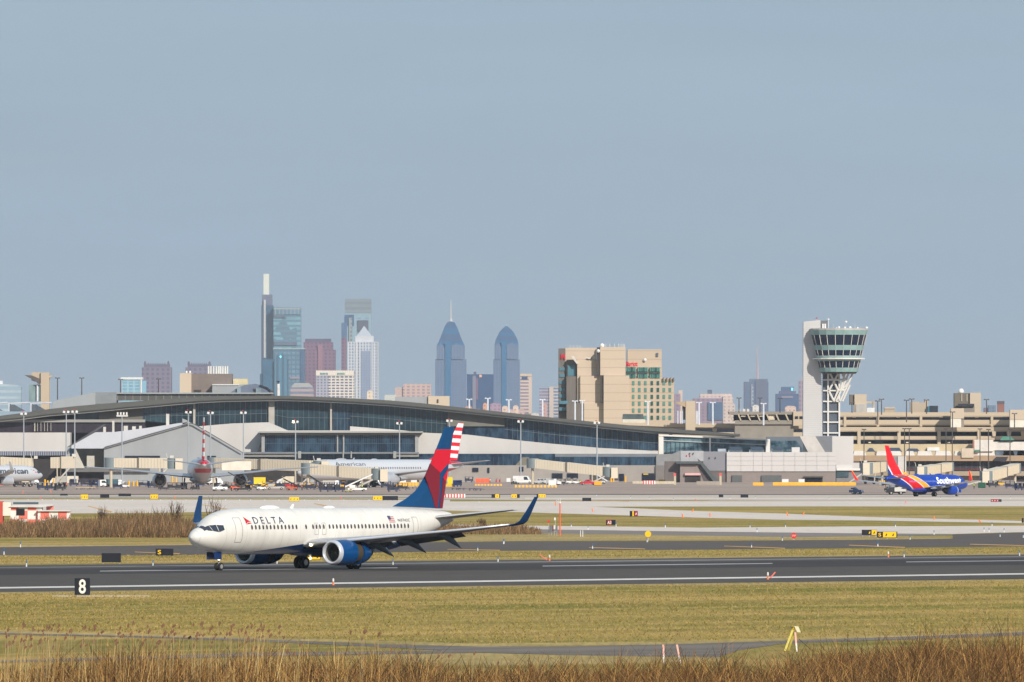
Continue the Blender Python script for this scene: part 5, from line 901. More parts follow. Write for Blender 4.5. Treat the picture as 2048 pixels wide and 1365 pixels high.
s.bx('rooftop_unit', mat('unit_bluegrey', (168, 178, 184)), 1436, 1452, 898, 905, 3, 8); s.bx('rooftop_unit', LGP, 1584, 1600, 895, 905, 3, 8)
for a in (1386, 1379, 1418, 1430): s.bx('wall_lamp', DARKM, a, a + 1.6, 906 if a < 1400 else 915, 908.4 if a < 1400 else 918, -.2 if a < 1407 else .6, .5 if a < 1407 else 1)
for a in (1372.5, 1379): s.bx('red_letter', SGR, a, a + 1.6, 910.5, 913.5, .2, .5)

# ------------------------------------------------------------------ control tower
s = Site('control_tower', 'airport control tower with flared glass cab on a pale shaft', 'control tower', 1675, 3900); SH = mat('tower_panel', (202, 199, 196), .95, .6, var=.03, scale=.05, stretch=(.3, .3, 4))
s.pr('shaft', SH, [(1606, 990), (1607, 644), (1641, 640.5), (1641, 700), (1647, 990)], 0, 9); s.bx('shaft_head', mat('head_slate', (112, 112, 116), .95, .6), 1641, 1656, 641.5, 672, 1, 8); 
for a in (1644.5, 1649): s.bx('head_vent', mat('unit_white', (232, 230, 226), 1, .5), a, a + 3.2, 648, 660, .6, 1)
b = B(); 
for v in range(0, 56): 
    z_ = s.z(872 - v * 4.1); b.box(s.x(1607), s.x(1641 if v > 42 else 1645), -.05, 0, z_ - .05, z_ + .05)
b.build('panel_joints', mat('joint_tower', (190, 186, 182), .95), s.o)
s.bx('shaft_glass', mat('grey_infill', (92, 98, 108), .95, .3), 1646, 1679, 744, 872, .6, 6); STL = mat('white_steel', (222, 218, 210), .97, .5, var=.03)
for a in (1654.5, 1677): s.bx('column', STL, a, a + 3.2, 745, 874, -.4, .6)
for v in (759, 780.5, 802, 822.5, 843.5, 865): s.bx('floor_beam', STL, 1646, 1680, v, v + 2.6, -.3, .6)
def brace(a, c, w_=.36): 
    b = B(); b.tube((s.x(a[0]), a[2] if len(a) > 2 else -.6, s.z(a[1])), (s.x(c[0]), c[2] if len(c) > 2 else -.6, s.z(c[1])), w_, w_, 6); b.build('brace', STL, s.o)
for a, c in (((1660, 747), (1676, 781)), ((1676, 748), (1658, 781)), ((1658, 783), (1668, 803)), ((1676, 781), (1667, 803)), ((1680, 803), (1706, 746)), ((1672, 803), (1697, 748)), ((1658, 760), (1696, 760)), ((1690, 747), (1680, 782)), ((1700, 762), (1682, 782)), ((1685, 803), (1700, 770)), ((1676, 781), (1692, 781)), ((1684, 748), (1690, 760))): brace(a, c)
cxp = 1677.5; cx_ = s.x(cxp); cy_ = -1.0
def ring(yp, half): return [(cx_ + half / F * s.D * math.sin(2 * math.pi * (i + .5) / 20), cy_ - half / F * s.D * math.cos(2 * math.pi * (i + .5) / 20), s.z(yp)) for i in range(20)]
TEA = mat('cab_teal', (140, 170, 166), .97, .35, var=.12, scale=.6); CABG = glass('cab_glass', (12, 32, 58), .9, .06, .2)
LV = [(661, 58.5), (670.5, 56.2), (691, 51), (701, 48.6), (712, 46), (719, 44.5), (723, 43.5), (736, 40.3), (744.5, 38.2)]
kinds = ['teal_band', 'glass', 'teal_band', 'glass', 'teal_band', 'teal_band', 'glass', 'teal_band']
for i, kd in enumerate(kinds):
    r0, r1 = ring(*LV[i]), ring(*LV[i + 1])
    if kd == 'teal_band': B().loft([r0, r1], caps=True).build('teal_band', TEA, s.o)
    else:
        core = B().loft([[(cx_ + (q[0] - cx_) * .95, cy_ + (q[1] - cy_) * .95, q[2]) for q in rr_] for rr_ in (r0, r1)]).build('cab_core', DKSL, s.o)
        for j in range(20):
            k_ = (j + 1) % 20; B().add([r0[j], r0[k_], r1[k_], r1[j]], [(0, 1, 2, 3)]).build('cab_window', CABG, s.o, fix=False); B().tube(r0[j], r1[j], .13, .13, 4).build('window_post', STL, s.o)
B().loft([ring(716.5, 52.5), ring(719.2, 52.5)]).build('walkway', STL, s.o); b = B(); rr = ring(713, 52)
for j in range(20): b.tube(rr[j], rr[(j + 1) % 20], .06, .06, 4)
b.build('railing', STL, s.o); B().loft([ring(657.6, 57.8), ring(661, 58.6)]).build('roof', mat('cab_roof', (176, 170, 164), .95, .6), s.o); B().loft([ring(744.5, 37), ring(748, 34)]).build('cab_underside', mat('underside_dark', (74, 72, 72), .9), s.o)
for a, t_, w_ in ((1624, 652, 5), (1655, 637, 4.5), (1672, 654, 6), (1676, 652.5, 5), (1688, 653, 5.5), (1698, 652.5, 6.5), (1714, 654, 5), (1731, 653, 6)): 
    b = B(); b.ball((s.x(a + w_ / 2), 3 + (a % 5), s.z(t_ + w_ / 2)), w_ / 2 / F * s.D, 8); b.tube((s.x(a + w_ / 2), 3 + (a % 5), s.z(t_ + w_ / 2)), (s.x(a + w_ / 2), 3 + (a % 5), s.z(661)), .12, .12, 4); b.build('radome', mat('dish_white', (232, 230, 226)), s.o)
for a, t_ in ((1623, 631), (1634, 636), (1668, 648), (1691, 641), (1711, 648), (1716, 650), (1722, 654)): 
    b = B(); b.tube((s.x(a), 4, s.z(t_)), (s.x(a), 4, s.z(660 if a > 1640 else 643)), .07, .07, 4); b.build('aerial', mat('aerial_pale', (198, 194, 186)), s.o)
b = B(); b.ball((s.x(1693), 4, s.z(644)), .42, 8); b.build('beacon', mat('dish_white', (232, 230, 226)), s.o); B().ball((s.x(1634), 4, s.z(636.5)), .3, 6).build('red_beacon', SGR, s.o)
s.bx('foot_block', LGP, 1664, 1706.5, 873, 990, -2, 10); s.pr('foot_wedge', mat('wedge_pale', (204, 196, 188), .95, .7), [(1599, 873), (1630, 873), (1650, 905), (1616, 905)], -3, 3); s.pr('foot_wedge', mat('wedge_grey', (120, 122, 126), .95, .7), [(1626, 873), (1664, 873), (1664, 905), (1646, 905)], -2.4, 3)
s.bx('foot_annex', LGP, 1672.5, 1676, 900, 990, -1, 4)
s = Site('low_annex', 'low grey annex with white roof at the foot of the control tower', 'building', 1698, 3850); s.bx('wall', LGP, 1672.6, 1705, 930, 990, 2, 8); s.bx('wall', mat('annex_grey', (134, 130, 130), .95, .8), 1672.6, 1724, 941, 990, 0, 8); s.bx('roof', WH, 1673, 1724.5, 937, 941.5, -1, 9); s.bx('window', glass('annex_glass', (70, 92, 98), 1, .2), 1673, 1697, 943, 955, -.4, 0)

# ------------------------------------------------------------------ big parking garage on the right
s = Site('parking_garage', 'large sandy concrete multi level parking garage at the right', 'garage', 1870, 4200)
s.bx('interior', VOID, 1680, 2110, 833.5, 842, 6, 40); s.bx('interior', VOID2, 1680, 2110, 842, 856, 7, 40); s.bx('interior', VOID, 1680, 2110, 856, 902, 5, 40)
for i, (t_, bt, d_, m_) in enumerate(((825, 834, 1, CONT), (840.2, 850, .6, CONT), (854.4, 863, 0, CONT), (872.6, 879.4, -.3, CONT), (888.4, 990, -.6, mat('garage_foot', (204, 184, 148), .9, .85, var=.08)))): s.bx('parapet', m_, 1680 if i else 1679, 2110, t_, bt, d_, 38 if i == 4 else d_ + 1.2); 
for i, (t_, bt) in enumerate(((832, 834.6), (848.4, 851.4), (861.6, 864), (878.4, 880.4))): s.bx('parapet_lip', CONS, 1680, 2110, t_, bt, .1 - .2 * i, 1.1 - .2 * i)
for a in (1690, 1756, 1842, 1984): s.bx('column', CONT, a - 2.5, a + 2.5, 833, 854, -.2, 5)
for a in (1718, 1798, 1878, 1958): s.bx('column', CONT, a - 3.2, a + 3.2, 862, 889, -.9, 4)
for a in (1988, 2018, 2046): s.pr('column_head', CONT, [(a - 4.5, 863), (a + 4.5, 863), (a + 3, 873), (a - 3, 873)], -1.2, 2)
b = B()
for a in (1705, 1738, 1793, 1879, 1950): s.box(b, a, a + 7, 833.6, 836, .6, 1.1)
for a in (1737, 1812, 1895): s.box(b, a, a + 5, 884.4, 886.6, -.2, .2)
b.build('ceiling_lamp', mat('lamp_cream', (216, 206, 180), 1, .6), s.o)
for nm, lb, a0, a1, t_, gx, D_ in (('stair_block', 'tan rooftop block with shaded grey left side, nearest the control tower', 1700, 1733, 789, 1709, 4230), ('stair_block', 'tall rooftop block with satellite dish on the right of the garage', 1909, 1962, 786, 1940, 4260)):
    q = Site(nm, lb, 'stair tower', (a0 + a1) / 2, D_, 'blocks on the garage roof'); q.bx('wall', TAN, gx, a1, t_, 990, 0, 10); q.bx('side_wall', mat('block_tan_shaded', (124, 114, 100), .9, .85), a0, gx, t_ + .6, 990 if a0 > 1800 else 810, 1, 10)  # shade on the left face is put in as a greyer tan
    if a0 > 1800:
        b = B(); b.ball((q.x(1923), 4, q.z(783)), 1.15, 10); b.build('satellite_dish', mat('dish_white', (232, 230, 226)), q.o); q.bx('canopy', mat('canopy_black', (52, 50, 56), 1), 1916, 1948, 808, 813.6, -2, 0); q.bx('low_wall', CNG, 1924, 1949, 813.6, 990, -1, 0)
        for a in (1923, 1933.5): q.bx('light_shaft', mat('lamp_cream', (216, 206, 180)), a, a + 1.2, 789, 803, .6, 1)
    else:
        q.bx('neck', mat('neck_pale', (196, 190, 180), .9), 1712, 1731, 809, 990, -.4, 0); q.bx('frame', TAN2, 1733, 1750, 803, 807, 2, 5); q.bx('frame', TAN2, 1746.5, 1750, 803, 830, 1.6, 5.4); q.bx('white_unit', mat('unit_white', (232, 230, 226)), 1734, 1749, 816, 990, 0, 1.5)
q = Site('roof_block', 'low tan box on the garage roof right of the nearest lamps', 'roof block', 1779, 4235, 'blocks on the garage roof'); q.bx('wall', TAN2, 1769, 1790, 818, 990, 0, 6); q.bx('cap', TAN, 1768.5, 1790.5, 815, 818, -.3, 6.3)
q = Site('roof_block', 'broad tan box with sloping top in the middle of the garage roof', 'roof block', 1838, 4240, 'blocks on the garage roof'); q.pr('wall', TAN2, [(1821, 990), (1821, 805), (1828, 803.4), (1836, 803.4), (1840, 806), (1850, 805), (1850, 800), (1856, 800), (1856, 990)], 0, 8)
q = Site('roof_kiosk', 'small dark kiosk with blue end on the garage roof', 'kiosk', 1867, 4238, 'blocks on the garage roof'); q.bx('blue_end', mat('kiosk_teal', (64, 120, 136), 1, .5), 1855.5, 1861, 813, 990, 0, 3); q.pr('body', mat('kiosk_dark', (44, 50, 62), 1, .5), [(1861, 990), (1860, 812), (1876, 812), (1873, 990)], -.4, 3)
for lb, a0, a1, t_, w0 in (('stair shaft with tan top and white lower wall left of the dish block', 1902, 1928, 817, 837.5), ('stair shaft with tan top and white lower wall at the right edge', 2020, 2080, 820, 840)):
    q = Site('stair_shaft', lb, 'stair tower', (a0 + a1) / 2, 4190, 'stair shafts on the garage front'); q.bx('upper_wall', TAN, a0, a1, t_, w0, 0, 6); q.bx('lower_wall', mat('shaft_white', (226, 220, 204), .98, .8), a0, a0 + (a1 - a0) * .78, w0, 855, .2, 6); q.bx('grey_corner', CNG, a0 + (a1 - a0) * .78, a1, w0, 855, .6, 6)
# terminal strip in front of the garage
s = Site('terminal_strip', 'tan banded low terminal with dark windows below the garage', 'terminal', 1880, 3960)
s.bx('window_band', gridmat('dark_bays', (70, 66, 70), (46, 44, 52), 2.1, 30, .82, 1, tone=.4), 1700, 2110, 921, 943.5, 3, 12); s.bx('fascia', mat('fascia_tan', (180, 152, 122), .9, .8, var=.06), 1705, 2110, 911.4, 922.5, 0, 12); s.bx('sill_band', CONS, 1706, 2110, 943, 952, 1, 12); s.bx('base', WLB, 1706, 2110, 952, 990, 3.6, 12)
s.bx('red_stripe', mat('faded_red', (120, 52, 62), 1, .6), 1810, 2048, 938.5, 939.8, 2.7, 3)
for a0, a1 in ((1737, 1757), (1795, 1815), (1855, 1870), (1905, 1925), (2030, 2060)): s.bx('ground_opening', VOID2, a0, a1, 955, 967, 3.2, 3.6)
s.bx('upper_wall', mat('garage_foot', (204, 184, 148)), 1706, 1950, 889, 903, 8, 12)
for a0, a1 in ((1707, 1733), (1753, 1804), (1811, 1830), (1835, 1866), (1871, 1904), (1909, 1924), (1947, 1991), (2006, 2030), (2034, 2060)): s.pr('awning', mat('awning_white', (220, 216, 210), .97, .7), [(a0, 911.6), (a0 + 2, 902.6), (a1 - 3, 902.6), (a1, 911.6)], 2, 9)
for a0, a1, t_ in ((1734, 1752, 896.5), (1772, 1806, 896), (1812, 1842, 897.5)): s.pr('slate_roof', mat('slate_blue_roof', (62, 74, 94), .95, .5), [(a0, 904), (a0 + 6, t_), (a1 - 6, t_), (a1, 904)], 7, 10)
s.bx('white_box', mat('awning_white', (220, 216, 210)), 1856, 1880, 895, 902, 6.4, 8); s.bx('tower_box', mat('box_beige', (206, 188, 166), .95), 1923, 1947, 897, 916, -.6, 4); s.bx('white_wall', mat('white_cladding', (222, 214, 204), .97, .7), 1947, 1987, 880, 903, 1, 7); s.bx('white_wall', mat('white_cladding', (222, 214, 204)), 1987, 2110, 884, 901, 1.4, 7); s.bx('lower_glass', glass('blue_shop_glass', (92, 108, 124), 1, .3), 1991, 2110, 899, 912, 2, 7)
s.pr('green_roof', mat('green_copper', (82, 140, 122), .95, .6), [(2000, 881), (2005, 873.5), (2022, 873.5), (2029, 881)], 0, 1.3); s.bx('green_awning', mat('green_copper', (82, 140, 122)), 1946, 1960, 900, 903, .2, 1); s.bx('brick_edge', mat('brick_edge', (168, 110, 86), .95), 1946, 1949, 881, 899, .6, 1)
s.pr('dark_canopy', mat('canopy_black', (52, 50, 56)), [(1986, 921), (1992, 914), (2016, 914), (2010, 925)], -3, 0); s.bx('lift_shaft', mat('shaft_lit', (206, 200, 194), .97), 1795, 1812, 913, 958, -3, 3); s.bx('lift_side', LGS, 1787, 1795, 914.5, 958, -2.6, 3); s.bx('pale_wall', LGP, 1706.5, 1719, 920, 940, 1, 3)
# ------------------------------------------------------------------ boarding bridges
CRM = mat('bridge_cream', (224, 210, 186), .97, .65, var=.05, scale=.3); CRW = mat('bridge_cream_dull', (200, 188, 166), .95, .7, var=.08); GCYL = mat('rotunda_grey', (128, 138, 140), .95, .4)
def bridge(label, a, c, Da_, Dc_, hpx, cab=1, rot=True, panel=None, col_at=.8):
    """covered boarding bridge from its round end at pixel a to the cab at pixel c"""
    A = Vector((XX(a[0], Da_), Da_, ZZ(a[1], Da_))); C_ = Vector((XX(c[0], Dc_), Dc_, ZZ(c[1], Dc_))); H = hpx / F * (Da_ + Dc_) / 2
    root = thing('boarding_bridge', label, 'boarding bridge', (C_.x, C_.y, 0), 0, 'boarding bridges at the gates'); o_ = Vector((C_.x, C_.y, 0)); A = A - o_; C_ = C_ - o_
    d = (C_ - A); L_ = d.length; u = d.normalized(); n_ = Vector((-u.y, u.x, 0)).normalized()
    def seg(t0, t1, hw, hh, nm, m_, ribs=True):
        p, q = A + d * t0, A + d * t1; b = B()
        b.loft([[p + n_ * hw - Vector((0, 0, hh)), p - n_ * hw - Vector((0, 0, hh)), p - n_ * hw + Vector((0, 0, hh)), p + n_ * hw + Vector((0, 0, hh))], [q + n_ * hw - Vector((0, 0, hh)), q - n_ * hw - Vector((0, 0, hh)), q - n_ * hw + Vector((0, 0, hh)), q + n_ * hw + Vector((0, 0, hh))]])
        o = b.build(nm, m_, root)
        if ribs:
            rb_ = B(); k = int(L_ * (t1 - t0) / .9)
            for i in range(1, k):
                e = p + (q - p) * (i / k)
                for sg in ((-1 if n_.y > 0 else 1),):
                    f = e + n_ * sg * (hw + .03); rb_.tube(f - Vector((0, 0, hh * .92)), f + Vector((0, 0, hh * .92)), .07, .07, 4)
            if k > 3: rb_.build('ribs', CRW, o)
    hh = H / 2
    seg(.0, .5, 1.5, hh, 'tunnel', CRM); seg(.47, .93, 1.75, hh * 1.08, 'outer_tunnel', CRM); seg(.455, .475, 1.9, hh * 1.14, 'collar', mat('collar_dark', (120, 112, 102), .95), False)
    if rot: B().lathe([(-hh * 1.1, 2.0), (hh * 1.1, 2.0)], 'z', tuple(A), 16, True).build('rotunda', GCYL, root, smooth=True); B().tube((A.x, A.y, 0), (A.x, A.y, A.z - hh), .45, .45, 8).build('column', CRW, root)
    if cab:
        B().lathe([(-hh * 1.15, 2.1), (hh * 1.1, 2.1)], 'z', tuple(C_), 16, True).build('cab', GCYL, root, smooth=True); q = C_ + u * 1.9; e = B(); e.box(q.x - 1.1, q.x + 1.1, q.y - 2.3, q.y + 1.9, q.z - hh * 1.3, q.z + hh * 1.05); e.build('canopy', CRM, root)
    p = A + d * col_at
    b = B(); 
    for sg in (1, -1): b.tube(p + n_ * sg * 1.8 - Vector((0, 0, hh)), (p + n_ * sg * 1.5).xy.to_3d() + Vector((0, 0, .5)), .22, .22, 6)
    b.build('lift_column', CRW, root)
    for sg in (1, -1):
        f = (p + n_ * sg * 1.4).xy.to_3d(); B().lathe([(-.25, .3), (-.2, .5), (.2, .5), (.25, .3)], 'y', (f.x, f.y, .5), 12, True).build('wheel', TYRE, root)
    b = B(); f0 = C_ - u * 3 - n_ * 2.4 * (1 if n_.y < 0 else -1) * -1; 
    b.tube(C_ + Vector((-1.5, -2.5, -hh)), Vector((C_.x - 6.5, C_.y - 2.5, .2)), .3, .3, 4); b.tube(C_ + Vector((-1.5, -3.3, -hh)), Vector((C_.x - 6.5, C_.y - 3.3, .2)), .3, .3, 4); b.build('stair', mat('stair_pale', (196, 190, 180), .95, .6), root)
    b = B(); b.box(-.9, .2, -.4, .4, A.z * 0 + C_.z + hh, C_.z + hh + .9) ; b.tube((-1.6, 0, C_.z + hh), (-2.0, 0, C_.z + hh + 1.6), .1, .1, 4); b.build('rooftop_unit', mat('unit_pale', (206, 200, 190)), root)
    if panel:
        x0, x1, y0, y1 = panel; Dp = min(Da_, Dc_) - 3; b = B(); b.box(XX(x0, Dp) - o_.x, XX(x1, Dp) - o_.x, Dp - o_.y, Dp - o_.y + .3, ZZ(y1, Dp), ZZ(y0, Dp)); b.build('side_panel', mat('panel_bright', (232, 222, 204), .98, .6), root)
    return root
bridge('leftmost boarding bridge, its cab over the silver nose at the left edge', (-60, 920), (74, 926), 3400, 3396, 16, cab=0, col_at=.9)
bridge('short cream bridge between the left nose and the gabled hall', (104, 926), (150, 925), 3398, 3396, 22, cab=0, rot=False, col_at=.3)
bridge('cream bridge at the gable wall left of the rear facing tail', (222, 926), (346, 927), 3300, 3296, 19)
bridge('long cream bridge with bright side panel right of the striped tail', (428, 926), (640, 933), 3284, 3262, 20, panel=(444, 502, 923, 941))
bridge('foreground cream bridge reaching right to the long silver fuselage', (616, 938), (756, 949), 3212, 3204, 21)
bridge('lone cream bridge sloping down over the white vans', (1065, 927), (1218, 944), 3660, 3652, 18)
bridge('short bridge beside the low annex behind the blue tail', (1764, 934), (1733, 937), 3700, 3620, 20)
bridge('short bridge above the blue fuselage with steps roofed in cream', (1896, 934), (1842, 943), 3700, 3600, 17)
bridge('right hand bridge near the edge sloping down to the left', (2030, 937), (1972, 953), 3650, 3520, 19)

# ------------------------------------------------------------------ masts and lamps
GALV = mat('galvanised', (166, 172, 178), .95, .5); WPO = mat('white_post', (216, 220, 226), 1, .6); BRP = mat('brown_post', (84, 78, 78), 1, .7); LHD = mat('lamp_head', (226, 224, 218), 1, .5); OBR = mat('obstruction_red', (216, 40, 40), 1, .5)
def apron_mast(label, px, top, D=3780, kind=0, lit=False):
    s = Site('flood_mast', label, 'mast', px, D, 'flood masts on the apron'); z1 = s.z(top + 4); B().tube((0, 0, 0), (0, 0, z1), .28, .17, 8).build('pole', GALV, s.o)
    B().box(-.95, .95, -.15, .15, z1, z1 + .22).build('crossarm', GALV, s.o)
    for i, x in enumerate((-.8, .65)):
        B().prism([(x - .42, z1 + .25), (x + .35, z1 + .1), (x + .5, z1 + .8), (x - .2, z1 + 1.0)], -.5 - .2 * i, .1).build('lamp_head', LAMP if lit and i == 0 else LHD, s.o)
    B().ball((-.3, 0, z1 + 1.3), .22, 6).build('red_beacon', OBR, s.o)
names = ['near the left edge', 'left of the pair by the low roof', 'right of the pair by the low roof', 'on the gable wall slope, far left of it', 'at the gable ridge', 'right of the gable ridge behind the striped tail', 'in front of the white sloping wall', 'right of the striped fins', 'before the blue glass near the sloping bridge', 'between the two blue and striped fins']
for (px, top), nm in zip(((47.5, 827), (132.5, 823.5), (149.5, 823), (377, 824), (421, 825.5), (487, 825), (1041.5, 842.5), (1194, 845)), ('slim flood mast standing nearest the left edge', 'left one of the two close flood masts by the low pale roof', 'right one of the two close flood masts by the low pale roof', 'flood mast just left of the gable ridge', 'flood mast rising behind the thin striped fin', 'flood mast in front of the white sloping wall', 'flood mast right of the two big tail fins', 'flood mast above the lone sloping boarding bridge')): apron_mast(nm, px, top)
apron_mast('short flood mast with glowing lamp on the blue glass hall roof', 591, 843, 3880, lit=True); apron_mast('flood mast against the white roof left of the tail fins', 799, 846, 3900); apron_mast('flood mast directly above the blue tail fin', 899, 841, 3850)
s = Site('flood_mast', 'broad flood mast with a rack of lamps over the gabled hall', 'mast', 244, 3780, 'flood masts on the apron'); B().tube((0, 0, 0), (0, 0, s.z(832)), .28, .17, 8).build('pole', GALV, s.o); s.bx('crossarm', LHD, 233, 256, 831, 833.5, -.2, .2)
for a in (234, 240, 246, 252): s.bx('lamp_head', LHD, a, a + 3, 825, 830.6, -.4, .2)
def tlamp(label, px, top, base, D, group, m_, arm=4.0, r=.2):
    z0 = ZZ(base, D); s = Site('lamp_post', label, 'lamp post', px, D, group, z0 if z0 > 0 else 0); z1 = s.z(top); B().tube((0, 0, 0), (0, 0, z1), r, r * .85, 6).build('post', m_, s.o); w_ = arm / F * D
    B().box(-w_, w_, -.12, .12, z1, z1 + .18).build('arm', m_, s.o)
    for sg in (-1, 1): B().box(sg * w_ - .35, sg * w_ + .35, -.3, .3, z1 - .1, z1 + .32).build('lamp_head', m_, s.o)
for px, top, base, lb in ((938.5, 799.5, 820, 'first white double lamp from the left over the roof slope'), (975.5, 797.5, 826, 'second white double lamp, before the dark blue block'), (1017.5, 800.5, 830, 'third white double lamp, below the shorter pointed tower'), (1085, 800, 838, 'fourth white double lamp, left of the hotel'), (1150, 803, 846, 'white double lamp before the grey side of the hotel'), (1164.5, 802, 848, 'white lamp at the tan corner of the hotel'), (1295.5, 804, 850, 'white lamp among the teal hotel windows'), (1398, 806, 850, 'white lamp right of the wing canopy stair tower'), (1425.5, 806, 850, 'white lamp before the pinkish brick block'), (1527, 808, 851, 'white lamp rising through the slanted shelter')):
    tlamp(lb, px, top, base, 4290, 'white road lamps behind the terminal roof', WPO, 4.2, .36)
for px, top, base, lb in ((115, 757, 800, 'dark lamp nearest the tan stair tower'), (163.5, 757, 800, 'dark double lamp in open sky at the left'), (241, 760, 795, 'dark lamp beside the pale glass office'), (317, 759, 795, 'dark lamp before the left horned tower'), (1478, 797, 826, 'dark lamp at the left end of the slanted shelter'), (1520, 797, 826, 'dark lamp before the aerial tower'), (1560, 798, 826, 'dark lamp with orange head over the slanted shelter')):
    tlamp(lb, px, top, base, 4330, 'dark lamps along the roof line', BRP, 3.2, .24)
for px, top, base, lb in ((1704, 806, 826, 'dark lamp at the left of the nearest roof block'), (1755.5, 803, 850, 'left dark lamp of the pair by the low roof box'), (1763, 799.5, 830, 'right dark lamp of the pair by the low roof box'), (1813, 801.5, 845, 'left dark lamp of the middle garage pair'), (1823.5, 799, 828, 'right dark lamp of the middle garage pair'), (1973, 800, 828, 'dark double lamp left of the brick chimney'), (1853, 801, 828, 'dark lamp on the broad tan roof box'), (2029, 828, 858, 'short dark lamp in front of the right edge stair shaft'), (1905, 825, 858, 'short dark lamp before the stair shaft with white wall')):
    tlamp(lb, px, top, base, 4180, 'dark lamps on the parking garage', BRP, 3.6, .22)
for px, top, lb in ((1728, 860, 'tall dark apron pole nearest the control tower'), (1809, 858.5, 'left tall dark pole of the middle pair'), (1818.5, 858.5, 'right tall dark pole of the middle pair'), (1892, 858.5, 'left tall dark pole behind the blue fuselage'), (1904.5, 858.5, 'right tall dark pole behind the blue fuselage'), (1960, 859, 'tall dark pole left of the green roof'), (1977, 860, 'tall dark pole just left of the green roof'), (2020, 859, 'tall dark pole through the green roof')):
    tlamp(lb, px, top, 990, 3930, 'tall dark poles before the garage', BRP, 2.6, .19)

# ------------------------------------------------------------------ airfield signs
SBK = mat('sign_black', (18, 22, 34), 1, .5, var=.1); SYL = mat('sign_yellow', (246, 196, 10), 1, .5, var=.06); SRD = mat('sign_dark_red', (150, 20, 44), 1, .5); SWH = mat('sign_white', (230, 226, 214), 1, .5); LEGM = mat('leg_metal', (190, 184, 170), .9, .6); BASEC = mat('sign_pad', (196, 184, 166), .95, .8)
def sign(label, x0, x1, top, bot, base, panels, pad=False, group='airfield guidance signs', tall=False):
    D = DG(base); s = Site('airfield_sign', label, 'sign', (x0 + x1) / 2, D, group); X0, X1, Z0, Z1 = s.x(x0), s.x(x1), s.z(bot), s.z(top); dp = .3 if D < 1500 else .5
    B().box(X0, X1, -dp / 2, dp / 2, max(Z0, .06), Z1).build('cabinet', SBK, s.o, bevel=.03)
    n_ = max(2, int((X1 - X0) / .9) + 1)
    for i in range(n_):
        x = X0 + .12 + (X1 - X0 - .24) * i / (n_ - 1); B().box(x - .04, x + .04, -.05, .05, 0, max(Z0, .06) + .02).build('leg', LEGM, s.o)
    for (f0, f1, m_, tx, mt) in panels:
        a, c = X0 + (X1 - X0) * f0, X0 + (X1 - X0) * f1; b = B().box(a + .03, c - .03, -dp / 2 - .02, -dp / 2 - .003, max(Z0, .06) + .03, Z1 - .03)
        fc = b.build('face_panel', m_, s.o)
        hh = Z1 - max(Z0, .06)
        if tx == '~':                      # worn unreadable marks
            k = max(1, int((c - a) / .55)); b = B()
            for i in range(k):
                x = a + (c - a) * (i + .5) / k; b.prism([(x - .11, Z1 - hh * .72), (x + .02, Z1 - hh * .28), (x + .1, Z1 - hh * .4), (x + .04, Z1 - hh * .75)], -dp / 2 - .04, -dp / 2 - .025)
            b.build('worn_marks', mt, fc)
        elif tx:
            wd = min(c - a, hh * .62 * len(tx)) * .8 if not tall else (c - a) * .46; cx = (a + c) / 2
            fit_text(tx, cx - wd / 2, cx + wd / 2, Z1 - hh * (.82 if not tall else .93), Z1 - hh * (.2 if not tall else .07), -dp / 2 - .04, 'lettering', mt, fc, bold=.02)
    if pad: B().box(X0 - 1.6, X1 + 4.2, -1.0, .9, 0, .05).build('concrete_pad', BASEC, s.o)
    return s
sign('black distance sign with a white figure 8 beside the runway', 149.5, 180.5, 1156.5, 1190, 1193, [(0, 1, SBK, '8', SWH)], True, tall=True)
sign('plain black back of a sign on the grass left of the nose', 203.5, 242, 1106.5, 1125, 1127.5, [])
sign('black sign with yellow letter S left of the nose', 311.5, 347, 1097.5, 1111.5, 1113.5, [(0, .42, SBK, 'S', SYL)])
sign('yellow sign glimpsed behind the main wheels', 606, 641, 1108.5, 1119.5, 1122, [(0, 1, SYL, '~', SBK)])
sign('black and yellow sign, left half of the stepped pair on the right', 1723.5, 1753.5, 1060, 1070.5, 1074, [(0, .38, SBK, None, None), (.4, .62, SBK, '~', SYL), (.64, 1, SYL, '~', SBK)])
sign('yellow sign with black letter panel S, right half of the stepped pair', 1754, 1794.5, 1063.8, 1075.5, 1078.6, [(0, .26, SBK, 'S', SYL), (.28, .96, SYL, '~', SBK)])
sign('dark sign with red panel marked A3 on the middle grass', 1212, 1231, 1040, 1050.5, 1053, [(.1, .6, SRD, 'A3', SWH)])
sign('black, yellow and red sign beside the diagonal connector', 1259.5, 1275.5, 1022.3, 1033, 1034.5, [(.3, .52, SYL, None, None), (.56, 1, SRD, '~', SWH)])
sign('red and black sign at the far right taxi lane', 1981.5, 2003, 998.8, 1004, 1005, [(0, .75, SRD, '~', SWH)])
sign('yellow sign cut by the right edge of view', 2043.5, 2062, 1036.5, 1045.6, 1047.6, [(.2, 1, SYL, '~', SBK)])
Yf = [(0, 1, SYL, '~', SBK)]
